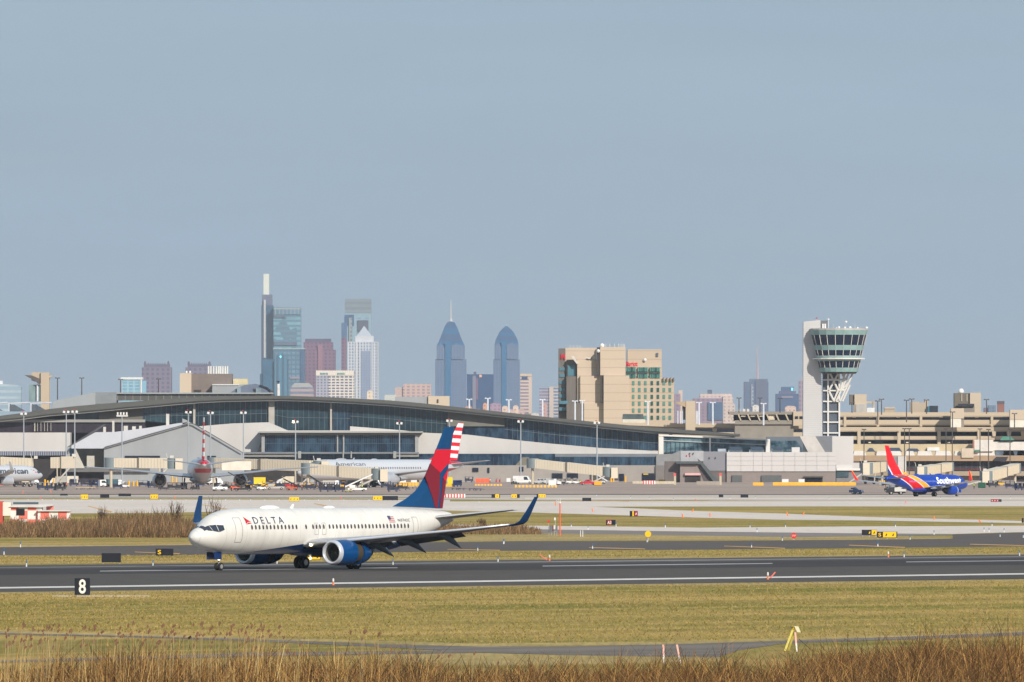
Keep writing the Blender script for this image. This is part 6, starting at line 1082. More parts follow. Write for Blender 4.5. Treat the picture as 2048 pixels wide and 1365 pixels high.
for (a, c, t_, bt, ps, lb) in ((120.5, 135.5, 988, 991.6, [], 'small black sign, leftmost on the taxi lane'), (161.5, 176.5, 989.3, 998.6, Yf, 'yellow sign, leftmost one on the taxi lane'), (200.5, 218.5, 989, 996.2, [], 'black sign between the two left yellow signs'), (237, 262, 987.6, 992.8, [], 'long low black sign left of the second yellow one'), (300.5, 316.5, 989.2, 998.2, Yf, 'yellow sign left of the blue winglet'), (578.5, 598.5, 994.6, 1002.4, Yf, 'yellow sign over the front fuselage of the white aeroplane'),
        (746, 796, 992.4, 1000.8, [(0, .38, SYL, '~', SBK), (.4, .97, SBK, None, None)], 'long half yellow half black sign left of the blue fin'), (983, 1000, 988.8, 996.2, [(.42, .92, SYL, '~', SBK)], 'black and yellow sign, first right of the barricades'), (1022.5, 1039.5, 988.8, 996.2, [(0, .68, SYL, '~', SBK)], 'yellow and black sign, second right of the barricades'), (1073, 1091.5, 988.6, 995.6, [(.2, 1, SYL, '~', SBK)], 'yellow sign above the winglet tip'), (1164.5, 1182.5, 996, 1002.6, [], 'black sign right of the tall orange pole'), (1437.5, 1446.5, 989.4, 995, [], 'narrow black sign on the far taxi lane'), (1481, 1496.5, 989.4, 995.6, [], 'wider black sign on the far taxi lane')):
    sign(lb, a, c, t_, bt, bt + 1.2, ps)
# round yellow and red stop signs
s = Site('round_sign', 'round yellow board on a short post by the taxiway', 'sign', 1296, DG(1083.5)); b = B(); r_ = 6.2 / F * s.D; zc = s.z(1068.4); b.lathe([(-.04, .01), (-.04, r_), (.04, r_), (.04, .01)], 'y', (0, 0, zc), 24, True).build('board', SYL, s.o); B().box(-.06, .06, .05, .15, 0, zc).build('post', LEGM, s.o)
s = Site('stop_sign', 'red eight sided stop sign at the edge of the service road', 'sign', 1587.5, DG(1080.5)); r_ = 6.0 / F * s.D; zc = s.z(1071.8); b = B(); b.prism([(r_ * math.cos(math.pi / 8 + i * math.pi / 4), zc + r_ * math.sin(math.pi / 8 + i * math.pi / 4)) for i in range(8)], -.03, .03); fc = b.build('board', mat('stop_red', (206, 44, 46), 1, .5), s.o); B().box(-.05, .05, .04, .12, 0, zc).build('post', LEGM, s.o); fit_text('STOP', -r_ * .7, r_ * .7, zc - r_ * .3, zc + r_ * .3, -.045, 'lettering', SWH, fc)
# ------------------------------------------------------------------ edge lights, markers, poles
LB = mat('edge_light_blue', (40, 110, 160), 1, .4); LW = mat('edge_light_white', (228, 226, 222), 1, .5)
ORD = 'first second third fourth fifth sixth seventh eighth ninth tenth eleventh twelfth thirteenth fourteenth fifteenth sixteenth seventeenth eighteenth nineteenth twentieth'.split(); ORD += ['twenty ' + q for q in ORD[:9]] + ['thirtieth'] + ['thirty ' + q for q in ORD[:9]] + ['fortieth'] + ['forty ' + q for q in ORD[:9]]
ELS = []
def edge_light(px, base, hpx, first=[None]):
    D = DG(base); h_ = hpx / F * D
    if first[0] is None:
        r = thing('edge_light', 'small white taxiway edge light marker with a blue top', 'edge light', (XX(px, D), D, 0), 0, 'blue topped edge lights along the taxiways'); B().lathe([(0, .14), (.05, .12), (.30, .10), (.48, .085)], 'z', (0, 0, 0), 8, True).build('body', LW, r); B().lathe([(.48, .1), (.9, .085), (.97, .03)], 'z', (0, 0, 0), 8, True).build('blue_top', LB, r); first[0] = r; ELS.append((px, base, r)); r.scale = (h_ / .95 * .8, h_ / .95 * .8, h_ / .95); return
    r = dup(first[0], (XX(px, D), D, 0)); ELS.append((px, base, r)); k = h_ / .95; r.scale = (k * .8, k * .8, k)
for px, ba, h_ in ((8, 1110, 13), (41, 1095, 12), (53, 1134, 14), (786, 1130, 12), (1185, 1098, 11), (1294, 1085, 9), (1142.5, 1054, 8), (1176, 1060, 8), (1232, 1053.5, 9), (1330.5, 1055.5, 9), (996, 1124.5, 12), (955.5, 1102, 11), (1008, 1088, 10), (1007, 1088.6, 10), (1564.5, 1082, 10), (1503, 1095.5, 10), (1500, 1055.5, 8), (1514, 1065, 9), (1571, 1055, 8), (1755.5, 1093.5, 11), (1808, 1115, 12), (1791, 1054.5, 9), (1820, 1080, 9), (1868, 1070, 9), (1968, 1064, 9), (1978, 1065, 9), (1984, 1052.5, 8), (2008, 1065.5, 9), (2000, 1074, 9), (2046.5, 1076, 10), (2039, 1112, 12), (554, 1128, 13), (306, 1132, 12)):
    edge_light(px, ba, h_)
for i in range(30):
    edge_light(28 + i * 26.3 + (i % 3) * 2, 1001.5 if i > 3 else 1000.8, 5)
for px, ba in ((1193, 992.5), (1261, 997), (1299, 999), (1347, 1001), (1460, 998.5), (1511, 997), (1658, 1000), (1722, 997.5), (1770, 1001), (1881, 999), (2021, 998), (958, 1005)): edge_light(px, ba, 5)
for lo, hi, wh in ((1108.5, 1140, 'beside the runway'), (1090, 1108.4, 'along the near side of the taxiway'), (1070, 1089.9, 'along the far side of the taxiway'), (1040, 1069.9, 'on the middle grass'), (990, 1039, 'in the far taxi lane row')):
    q = sorted([e for e in ELS if lo <= e[1] <= hi], key=lambda e: e[0])
    for i, e in enumerate(q): e[2]['label'] = 'edge light, %s from left %s' % (ORD[i], wh)
ORG = mat('marker_orange', (240, 128, 70), 1, .6); PNK = mat('marker_pink', (236, 120, 104), 1, .6)
def stake(label, px, base, hpx, m_=None, lean=0.0, group='orange stakes and flags', w_=.05, name='marker_stake'):
    D = DG(base); h_ = hpx / F * D; r = thing(name, label, 'marker', (XX(px, D), D, 0), 0, group); r['category'] = 'marker'
    B().tube((0, 0, 0), (lean * h_, 0, h_), w_, w_ * .8, 6).build('rod', m_ or ORG, r); return r, h_
for px, ba, h_, ln_, lb in ((102, 986, 6, -.3, 'small orange flag right of the left blue carts'), (45, 988, 6, .3, 'small orange flag at the far left taxi lane'), (81, 998, 5, .4, 'orange marker at the left taxi lane'), (350, 998, 6, -.3, 'orange marker left of the blue winglet'), (682, 998, 5, -.2, 'orange marker between the two yellow signs'), (1112, 1012, 8, -.2, 'thin orange flag left of the tall orange pole'), (1186, 1024, 7, -.3, 'orange flag on the diagonal connector'), (1366, 1036, 8, -.2, 'orange stake on the connector edge'), (1384, 1025, 7, .4, 'orange stake at the tip of the grass wedge'), (1420, 1034, 8, 0, 'orange stake at the middle of the connector'), (1576, 1033, 9, -.3, 'leaning orange stake with dark patch'), (1606, 1031, 7, .3, 'pale orange stake on dry grass'), (1868, 1040, 7, 0, 'upright orange stake in the right grass'), (1962, 1046, 6, -.7, 'fallen orange stake on the right grass'), (1812, 1007, 5, -.2, 'orange flag in front of the blue airliner'), (1392, 1002, 4, -.2, 'tiny orange flag on the far lane')):
    stake(lb, px, ba, h_, ORG if h_ > 5 else PNK, ln_, w_=.11)
for px, ba, hp, lb in ((666.5, 1171, 14, 'orange and white runway marker under the front fuselage'), (1535.5, 1159.5, 15, 'orange and white runway marker with red windsock flag'), (1099, 1122, 12, 'orange and white runway marker right of the winglet'), (1776.5, 1115, 12, 'orange and white runway marker on the right far side')):
    D = DG(ba); k = hp / F * D; r = thing('runway_marker', lb, 'marker', (XX(px, D), D, 0), 0, 'orange and white runway markers'); B().lathe([(0, .1), (k * .2, .07), (k * .55, .06)], 'z', (0, 0, 0), 8, True).build('base', ORG, r); B().lathe([(k * .55, .08), (k * .9, .07), (k, .02)], 'z', (0, 0, 0), 8, True).build('cap', LW, r)
    if px in (1535.5, 1099): 
        sg = 1 if px > 1200 else -1; B().prism([(.15, .15), (.55, .62), (.66, .58), (.25, .1)] if sg > 0 else [(-.25, .05), (-.95, .55), (-.88, .6), (-.2, .14)], -.02, .02).build('flag', PNK, r)
s = Site('orange_pole', 'tall orange pole with white aerials beside the weather box', 'pole', 1120, DG(1071.5)); B().tube((0, 0, 0), (0, 0, s.z(1007)), .09, .075, 10).build('pole', mat('pole_orange', (240, 100, 56), 1, .5), s.o)
for q in ((-.25, 1.0), (.1, 1.05), (-.5, .75)): B().tube((0, 0, s.z(1008)), (q[0], 0, s.z(1008) + q[1] * .65), .03, .02, 5).build('aerial', LW, s.o)
B().ball((0, 0, s.z(1006)), .12, 8).build('white_cap', LW, s.o)
s = Site('weather_station', 'grey weather instrument boxes on thin legs left of the orange pole', 'weather station', 1106, DG(1072)); s.bx('cabinet', mat('cabinet_grey', (104, 108, 114), 1, .5), 1098.5, 1104, 1052, 1064, -.3, .3); s.bx('cabinet', mat('cabinet_maroon', (110, 46, 50), 1, .5), 1104.4, 1107, 1051.5, 1063, -.25, .25); s.bx('cabinet', mat('cabinet_white', (220, 218, 214), 1, .5), 1107.3, 1110.5, 1051, 1058, -.35, .2); s.bx('cabinet', mat('cabinet_grey', (104, 108, 114)), 1111.6, 1115, 1052, 1060, -.2, .3)
for a in (1097.5, 1102.5, 1108.5, 1113.5): s.bx('leg', LEGM, a, a + .7, 1063, 1073, -.05, .05)
s.bx('sensor_mast', LEGM, 1110, 1111, 1036, 1064, -.05, .05); s.bx('sensor_head', LW, 1108.4, 1111.4, 1035.5, 1041, -.2, .2); s.bx('red_ball', OBR, 1095, 1099.5, 1041.5, 1045.5, -.2, .2); s.bx('mast', LEGM, 1096.8, 1097.6, 1045, 1064, -.05, .05)
for px in (1161, 1165.5): stake(('left' if px < 1163 else 'right') + ' thin white post of the pair by the taxiway', px, 1074, 13, LW, 0, 'pair of thin white posts', .05, 'white_post')
# leaning yellow trestle and stakes in the foreground
YST = mat('trestle_yellow', (206, 190, 92), 1, .6, var=.15, scale=6); s = Site('yellow_trestle', 'yellow two legged trestle with white plate by the track', 'trestle', 1585, DG(1303))
def bar(nm, m_, a, c, w_, d0, d1): b = B(); b.tube((s.x(a[0]), d0, max(s.z(a[1]), 0)), (s.x(c[0]), d1, s.z(c[1])), w_, w_, 4); b.build(nm, m_, s.o)
bar('leg', YST, (1569.5, 1302), (1587.5, 1255), .075, -.2, 0); bar('leg', YST, (1577, 1301), (1588.5, 1266), .07, .5, .1); B().prism(s.P([(1588, 1252.2), (1596.8, 1253.4), (1601.2, 1265), (1594, 1264.6)]), -.2, .02).build('plate', mat('plate_cream', (222, 214, 176), 1, .6), s.o); s.bx('cap', mat('cap_yellow', (230, 180, 40), 1, .5), 1586, 1589.8, 1253, 1259.5, -.12, .12); B().prism(s.P([(1580.5, 1256.2), (1587, 1254), (1586.5, 1258)]), -.05, .05).build('bracket', DARKM, s.o); bar('wire', DARKM, (1626, 1310), (1597, 1278), .02, 0, 0)
s = Site('survey_stake', 'pink and white stake standing in front of the yellow trestle', 'stake', 1591, DG(1304), 'pink and white survey stakes'); B().loft([[(s.x(1588.4), -.05, s.z(1265)), (s.x(1592), -.05, s.z(1265)), (s.x(1592), .0, s.z(1265)), (s.x(1588.4), .0, s.z(1265))], [(s.x(1590.5), -.05, s.z(1287)), (s.x(1594), -.05, s.z(1287)), (s.x(1594), .0, s.z(1287)), (s.x(1590.5), .0, s.z(1287))]]).build('upper_part', mat('stake_pink', (240, 184, 166), 1, .6), s.o); B().loft([[(s.x(1590.5), -.05, s.z(1287)), (s.x(1594), -.05, s.z(1287)), (s.x(1594), .0, s.z(1287)), (s.x(1590.5), .0, s.z(1287))], [(s.x(1592.5), -.05, 0), (s.x(1595), -.05, 0), (s.x(1595), .0, 0), (s.x(1592.5), .0, 0)]]).build('lower_part', mat('stake_white', (236, 230, 222), 1, .6), s.o)
for px, px2, lb in ((1326.5, 1327.8, 'upright pink and white stake on the gravel'), (1353.8, 1360.5, 'leaning pink and white stake on the gravel')):
    s = Site('survey_stake', lb, 'stake', px2, DG(1328), 'pink and white survey stakes')
    def blk(nm, m_, t_, bt, a0, a1): B().loft([[(s.x(a0 - 1.9), -.04, s.z(t_)), (s.x(a0 + 1.9), -.04, s.z(t_)), (s.x(a0 + 1.9), 0, s.z(t_)), (s.x(a0 - 1.9), 0, s.z(t_))], [(s.x(a1 - 1.7), -.04, max(s.z(bt), 0)), (s.x(a1 + 1.7), -.04, max(s.z(bt), 0)), (s.x(a1 + 1.7), 0, max(s.z(bt), 0)), (s.x(a1 - 1.7), 0, max(s.z(bt), 0))]]).build(nm, m_, s.o)
    k = (px2 - px) * .6; blk('upper_part', mat('stake_pink', (240, 184, 166)), 1289.5, 1311, px, px + k); blk('lower_part', mat('stake_white', (236, 230, 222)), 1311, 1328, px + k, px2)

# ------------------------------------------------------------------ checkered shelter
CHK = newmat('red_white_checks', .7); tc, sp = CHK.obj(); u = CHK.math('FLOOR', CHK.math('DIVIDE', CHK.math('ADD', CHK.math('ADD', sp.outputs[0], sp.outputs[1]), 50.35), 1.22)); v = CHK.math('FLOOR', CHK.math('DIVIDE', CHK.math('ADD', sp.outputs[2], .25), 1.22)); k = CHK.math('GREATER_THAN', CHK.math('MODULO', CHK.math('ADD', u, v), 2.0), .5); CHK.l(CHK.mix(k, rgb((232, 226, 220)), rgb((232, 120, 106))), CHK.bsdf.inputs['Base Color'])
s = Site('checkered_shelter', 'red and white checkered equipment shelter behind the thicket', 'shelter', 60, DG(1053)); s.bx('wall', CHK.m, 20, 84, 1014, 1060, 0, 3); s.bx('low_wing', CHK.m, 76, 140, 1022.5, 1060, -.6, 2.6); s.bx('doorway', SBK, 33, 49.5, 1018, 1031, -.1, 0); RFG = mat('shelter_roof', (206, 204, 202), 1, .5)
s.pr('roof', RFG, [(18, 1014.6), (24, 1011), (100, 1008.6), (107, 1009.4), (107, 1011.6), (84, 1015)], -.5, 3.4); s.bx('roof', RFG, 76, 142, 1020.4, 1023, -1, 3); s.bx('end_tank', mat('tank_red', (190, 76, 62), 1, .7), -30, 6, 1003, 1060, -.8, 3); s.bx('side_panel', mat('tank_white', (226, 218, 206), 1, .7), 5.5, 22, 1005, 1032, -.3, 2.4); s.bx('roof_units', mat('roof_unit_slate', (74, 88, 96), 1, .6), 26, 76, 1004.8, 1009, .5, 2); s.bx('red_panel', mat('panel_salmon', (236, 132, 118), 1, .7), 92, 106, 1012.5, 1021, 1, 2)
# ------------------------------------------------------------------ ground service vehicles
def wheels(root, pts, r=.36, w_=.22):
    for x, y in pts: 
        q = B().lathe([(y - w_ / 2, r * .6), (y - w_ / 2, r), (y + w_ / 2, r), (y + w_ / 2, r * .6)], 'y', (x, 0, r), 12, True).build('wheel', TYRE, root); B().lathe([(y - w_ / 2 - .02, r * .1), (y - w_ / 2 - .02, r * .5), (y + w_ / 2 + .02, r * .5), (y + w_ / 2 + .02, r * .1)], 'y', (x, 0, r), 10, True).build('rim', RIM, q)
VG = mat('vehicle_glass', (40, 56, 68), 1, .15); VW = mat('vehicle_white', (232, 230, 226), 1, .4); VB = mat('cart_blue', (24, 56, 112), 1, .5, var=.15); VR = mat('vehicle_red', (196, 24, 44), 1, .4); VY = mat('gear_yellow', (240, 180, 40), 1, .5); VO = mat('barrier_orange', (240, 96, 50), 1, .6); VT = mat('deck_tan', (196, 170, 136), 1, .7); VN = mat('deck_black', (50, 48, 50), 1, .7); VGN = mat('dumpster_green', (20, 84, 62), 1, .6)
def place(px, base): D = DG(base); return (XX(px, D), D, 0)
def van(label, px, base, rz, m_=VW, L_=5.4, W_=1.9, H_=2.3, kind='van', grp='vehicles parked at the concourse'):
    r = thing('van' if kind == 'van' else 'pickup_truck', label, 'van' if kind == 'van' else 'pickup truck', place(px, base), rz, grp); h = L_ / 2
    if kind == 'van': pr = [(-h, .35), (-h, H_), (h - 1.7, H_), (h - .85, 1.35), (h, 1.15), (h, .35)]
    else: pr = [(-h, .45), (-h, 1.1), (-.6, 1.1), (-.5, 1.75), (h - 2.2, 1.75), (h - 1.5, 1.15), (h, 1.05), (h, .45)]
    B().prism(pr, -W_ / 2, W_ / 2).build('body', m_, r)
    zt = H_ - .25 if kind == 'van' else 1.68
    B().prism([(h - 1.75 if kind == 'van' else h - 2.15, zt), (h - 1.62 if kind == 'van' else h - 2.05, zt), (h - .84 if kind == 'van' else h - 1.45, 1.38 if kind == 'van' else 1.2), (h - 1.0 if kind == 'van' else h - 1.6, 1.38 if kind == 'van' else 1.2)], -W_ / 2 + .1, W_ / 2 - .1).build('windscreen', VG, r)
    for sg in (-1, 1): B().prism([(h - 2.9, 1.25), (h - 2.9, zt - .05), (h - 1.9 if kind == 'van' else h - 2.3, zt - .05), (h - 1.3 if kind == 'van' else h - 1.75, 1.25)], sg * W_ / 2 - .02, sg * W_ / 2 + .02).build('side_window', VG, r)
    for sg in (-1, 1): B().box(h - .02, h + .03, sg * W_ * .35 - .15, sg * W_ * .35 + .15, .75, .95).build('headlight', LHD, r)
    wheels(r, [(x, y) for x in (-h + 1.0, h - .95) for y in (-W_ / 2 + .1, W_ / 2 - .1)]); return r
van('long white high roof van, first of the row right of the orange barrier', 1046, 967.5, R(-8), L_=6.6, H_=2.6); van('white pickup second in the row beside the long van', 1079, 968.5, R(-30), kind='pickup'); van('dark windowed white pickup third in the row', 1093, 967.5, R(-35), kind='pickup'); van('white van fourth in the row, angled forward', 1107, 970.5, R(-40), L_=5.0, H_=2.0)
van('red pickup under the lone boarding bridge', 1177, 970.5, R(190), VR, kind='pickup', L_=5.6)
van('blue and yellow pickup driving on the apron below the tower', 1713, 989, R(-25), mat('pickup_slate', (46, 62, 92), 1, .4), kind='pickup', L_=3.4, W_=1.6)
van('white utility pickup beside the tail of the rear facing airliner', 438, 982.3, R(200), kind='pickup', L_=4.2); van('white crew van by the blue carts at the left', 209, 974.5, R(20), L_=3.4, H_=2.2)
def boxtruck(label, px, base, rz, m_, cab=VW, L_=6.5, H_=2.9):
    r = thing('box_truck', label, 'truck', place(px, base), rz, 'trucks on the apron'); B().box(-L_ / 2, L_ / 2 - 1.8, -1.15, 1.15, .8, H_).build('cargo_box', m_, r); B().prism([(L_ / 2 - 1.7, .5), (L_ / 2 - 1.7, 2.2), (L_ / 2 - .8, 2.2), (L_ / 2 - .25, 1.4), (L_ / 2, 1.3), (L_ / 2, .5)], -1.05, 1.05).build('cab', cab, r); B().prism([(L_ / 2 - .8, 2.1), (L_ / 2 - .68, 2.1), (L_ / 2 - .2, 1.45), (L_ / 2 - .35, 1.4)], -.95, .95).build('windscreen', VG, r); B().box(-L_ / 2, L_ / 2 - .4, -.6, .6, .45, .8).build('chassis', VN, r); wheels(r, [(x, y) for x in (-L_ / 2 + 1.2, L_ / 2 - 1) for y in (-1, 1)], .45); return r
boxtruck('white box truck beneath the lone boarding bridge', 1163, 963.5, R(10), VW); boxtruck('yellow and blue container truck behind the right engine of the rear facing airliner', 513, 974, R(185), mat('container_yellow', (238, 204, 30), 1, .6), VB, 5.4); boxtruck('cream and green cargo truck beside the left blue carts', 230, 974.5, R(15), mat('cargo_teal', (52, 92, 100), 1, .5), VW, 5.0, 2.4)
boxtruck('small grey catering truck under the left bridge', 117, 970, R(170), mat('truck_grey', (186, 180, 170), 1, .6), VW, 5.2, 2.7); boxtruck('white service truck behind the blue tail', 1792, 990, R(185), mat('truck_offwhite', (210, 204, 194), 1, .6), VN, 4.6, 1.9)
def cart(label, px, base, rz, m_=VB, L_=3.2, H_=1.9, n_=1, grp='baggage carts on the apron', canopy=True, first={}):
    r = thing('baggage_cart', label, 'baggage cart', place(px, base), rz, grp); B().box(-L_ / 2, L_ / 2, -.75, .75, .45, .62).build('deck', m_, r)
    if canopy:
        B().box(-L_ / 2, L_ / 2, -.8, .8, H_ - .08, H_).build('roof', m_, r); B().box(-L_ / 2, -L_ / 2 + .06, -.75, .75, .62, H_ - .08).box(L_ / 2 - .06, L_ / 2, -.75, .75, .62, H_ - .08).box(-.03, .03, -.75, .75, .62, H_ - .08).build('side_wall', m_, r); B().box(-L_ / 2 + .1, -.1, -.6, .6, .63, H_ * .7).box(.1, L_ / 2 - .1, -.6, .6, .63, H_ * .55).build('luggage', VN, r)
    B().tube((L_ / 2, 0, .45), (L_ / 2 + .7, 0, .3), .05, .05, 5).build('tow_bar', VN, r); wheels(r, [(x, y) for x in (-L_ / 2 + .4, L_ / 2 - .4) for y in (-.65, .65)], .22, .14); return r
for px, ba, rz, lb in ((85, 980, 20, 'blue baggage cart, leftmost of the row under the left engine'), (103, 981, 20, 'second blue baggage cart of the left row'), (120, 981.5, 25, 'third cart of the left row with pale load'), (148, 973, 10, 'blue cart in front of the cream shed'), (188, 974, -20, 'blue cart in the dark bay right of the shed'), (235, 977.5, 5, 'long blue cart beside the cargo truck'), (305, 976, 30, 'dark blue cart left of the left engine'), (345, 979.5, 5, 'low dark cart right of the left engine'), (362, 980, 10, 'second dark cart left of the nose gear of the rear facing airliner'), (649, 984, 8, 'first blue cart of the cluster by the belt loaders'), (664, 984, 8, 'second blue cart of the cluster by the belt loaders'), (679, 984, 10, 'third blue cart of the cluster by the belt loaders'), (757, 975, 8, 'blue cart below the foreground bridge cab'), (772, 976.5, 8, 'second blue cart below the foreground bridge cab'), (786, 984, 12, 'blue cart nearest the dark blue fin edge'), (915, 974, 60, 'rounded dark blue covered cart right of the striped fin'), (938, 965, 10, 'blue cart beside the green dumpster'), (2040, 981, 30, 'blue cart at the right edge'), (1986, 975, 10, 'dark cart under the right hand bridge')):
    cart(lb, px, ba, R(rz), H_=2.0 if ba < 982 else 2.5, L_=2.8, m_=VB if 'dark cart' not in lb and 'pale' not in lb else mat('cart_dark', (56, 58, 70), 1, .6))
for px, ba, lb, m_ in ((158, 979.5, 'tan flat dolly, left one in the row of three', VT), (171, 979.5, 'tan flat dolly, middle one in the row of three', VT), (184, 979, 'tan flat dolly, right one in the row of three', VT), (697, 985, 'pale yellow flat dolly right of the blue cluster', mat('dolly_yellow', (206, 196, 112), 1, .6)), (910, 980.5, 'navy flat dolly, left one right of the striped fin', mat('dolly_navy', (62, 62, 96), 1, .6)), (923, 980.8, 'navy flat dolly, second right of the striped fin', mat('dolly_navy', (62, 62, 96))), (944, 981.5, 'navy flat dolly, third right of the striped fin', mat('dolly_navy', (62, 62, 96))), (957, 982, 'navy flat dolly, fourth right of the striped fin', mat('dolly_navy', (62, 62, 96))), (822, 977.5, 'tan flat dolly left of the blue fin', VT), (838, 978, 'second tan flat dolly left of the blue fin', VT)):
    cart(lb, px, ba, R(4), m_, 2.0, canopy=False, grp='flat dollies on the apron')
def tug(label, px, base, rz, m_):
    r = thing('baggage_tug', label, 'tug', place(px, base), rz, 'tow tugs on the apron'); B().prism([(-1.3, .35), (-1.3, .95), (-.3, 1.0), (0, .85), (1.3, .8), (1.3, .35)], -.7, .7).build('body', m_, r); B().box(-1.0, .1, -.65, .65, 1.85, 1.95).build('roof', m_, r); b = B()
    for x, y in ((-.95, -.6), (-.95, .6), (.05, -.6), (.05, .6)): b.box(x - .04, x + .04, y - .04, y + .04, .9, 1.86)
    b.build('roof_post', VN, r); B().box(-.7, -.2, -.5, .5, .95, 1.35).build('seat', VN, r); wheels(r, [(x, y) for x in (-.85, .85) for y in (-.6, .6)], .3, .2); return r
for px, ba, rz, m_, lb in ((470, 981, 10, VO, 'orange topped tug right of the white utility pickup'), (531, 975, 0, VY, 'yellow tug right of the container truck'), (455, 977, 30, VN, 'black tug between the nose wheel and the orange tug'), (615, 978, 0, VN, 'black tug between the two loaders'), (735, 976, 10, mat('cart_dark', (56, 58, 70)), 'dark tug left of the blue carts under the bridge cab'), (1140, 968, 10, VW, 'white tug left of the red pickup'), (1152, 968.5, 10, VW, 'second white tug touching the red pickup'), (1131, 967.5, 0, mat('truck_grey', (186, 180, 170)), 'grey tug with yellow side right of the vans'), (545, 974.5, 0, VY, 'yellow tug with orange load before the long bridge'), (1842, 975, 0, VO, 'orange tug glimpsed behind the blue airliner'), (2003, 972, 0, VY, 'yellow tug under the right hand bridge')): tug(lb, px, ba, R(rz), m_)
def loader(label, px, base, rz, m_, up=2.6, L_=6.0):
    r = thing('belt_loader', label, 'belt loader', place(px, base), rz, 'belt loaders at the gates'); B().box(-L_ * .35, L_ * .3, -.8, .8, .4, .9).build('chassis', m_, r); B().prism([(-L_ / 2, .8), (L_ / 2, up), (L_ / 2, up + .3), (-L_ / 2, 1.1)], -.55, .55).build('belt', VN if m_ is not VW else VW, r); B().box(-L_ * .3, -L_ * .1, -1.0, -.55, .9, 1.7).build('cab', m_, r); B().box(0, .15, -.3, .3, .9, (up + .8) / 2).build('lift_arm', VN, r); wheels(r, [(x, y) for x in (-L_ * .25, L_ * .2) for y in (-.75, .75)], .34); return r
loader('dark belt loader slanting up at the right engine of the rear facing airliner', 484, 983, R(180), VN, 5.0, 7.5); loader('grey belt loader rising right before the long bridge', 552, 980, R(5), mat('truck_grey', (186, 180, 170)), 4.2, 7.5); loader('orange red belt loader in the middle of the gate area', 583, 981, R(170), VO, 3.0, 4.5); loader('orange belt loader with tall yellow mast', 633, 977, R(160), mat('loader_orange', (246, 160, 30), 1, .5), 3.6, 4.6); loader('black belt loader behind the left silver engine', 40, 974, R(20), VN, 2.4, 6)
loader('pale belt loader ramp beside the foreground bridge', 715, 983, R(12), VW, 4.4, 8.0); loader('dark and white loader under the lone bridge cab', 1200, 968, R(170), VW, 3.8, 5.0)
for px, t_, ba, lb in ((90, 960, 971.5, 'yellow bollard, left of the pair under the left bridge'), (95.5, 962, 971.5, 'yellow bollard, right of the pair under the left bridge'), (107.5, 958, 972.5, 'stout yellow hydrant post with red foot'), (258, 963, 972, 'yellow bollard, first of three by the gable wall'), (267, 963.5, 972.8, 'yellow bollard, second of three by the gable wall'), (274.5, 963, 972.8, 'yellow bollard, third of three by the gable wall'), (344.5, 954, 967, 'yellow bollard, left one right of the left engine'), (352, 956, 967, 'yellow bollard, right one right of the left engine'), (1222, 956.5, 964.5, 'yellow bollard, left one under the lone bridge'), (1227, 957, 964.5, 'yellow bollard, right one under the lone bridge'), (1251, 953, 965, 'yellow bollard by the tall grey door'), (1760, 963, 973, 'yellow bollard, left one behind the blue tail'), (1768, 962, 972, 'yellow bollard, right one behind the blue tail')):
    D = DG(ba); h_ = (ba - t_) / F * D; r = thing('bollard', lb, 'bollard', (XX(px, D), D, 0), 0, 'yellow bollards at the gates'); B().tube((0, 0, 0), (0, 0, h_), .3, .3, 10).build('post', VY, r); B().ball((0, 0, h_), .3, 8, .5).build('cap', VY, r)
# barriers
def barrier(label, x0, x1, t_, base, cols, name='jersey_barrier', grp='traffic barriers', n_=1, taper=.25):
    D = DG(base); s = Site(name, label, 'barrier', (x0 + x1) / 2, D, grp); h_ = s.z(t_); w_ = (s.x(x1) - s.x(x0)) / n_
    for i in range(n_):
        a = s.x(x0) + i * w_; b = B(); b.loft([[(a, -.3, 0), (a, .3, 0), (a, .3, h_ * .3), (a, taper * .4, h_), (a, -taper * .4, h_), (a, -.3, h_ * .3)], [(a + w_ - .05, -.3, 0), (a + w_ - .05, .3, 0), (a + w_ - .05, .3, h_ * .3), (a + w_ - .05, taper * .4, h_), (a + w_ - .05, -taper * .4, h_), (a + w_ - .05, -.3, h_ * .3)]]); b.build('barrier_segment', cols[i % len(cols)], s.o)
JC = mat('jersey_concrete', (200, 186, 160), .95, .85); BRR = mat('barricade_red', (224, 84, 74), 1, .6); BWH = mat('barricade_white', (236, 230, 224), 1, .6)
barrier('low orange water barrier at the left edge', -10, 14, 962.5, 971.5, [VO], n_=2); barrier('orange water barrier beside the green dumpster', 951, 979.5, 957.5, 966.5, [VO], n_=3); barrier('yellow water barrier, long row below the service block', 1546, 1712, 965, 971.6, [mat('barrier_amber', (244, 172, 30), 1, .6)], n_=14); barrier('short pair of amber barriers left of the long yellow row', 1506, 1527, 965.5, 971.6, [mat('barrier_amber', (244, 172, 30))], n_=2)
barrier('red and white barricades on the lane right of the blue fin', 878, 931, 988.5, 996, [BRR, BWH], n_=18); barrier('red and white striped barrier before the grey end wall', 1286, 1311, 961.8, 968.8, [BRR, BWH], n_=10); barrier('tan concrete barriers left of the striped barrier', 1265, 1286, 963, 968, [JC], n_=3); barrier('tan concrete barriers from the striped barrier to the stairs', 1311, 1352, 963, 968.5, [JC], n_=5); barrier('grey concrete barriers at the foot of the stair', 1393, 1440, 963, 971, [mat('jersey_grey', (158, 146, 134), .95)], n_=5)
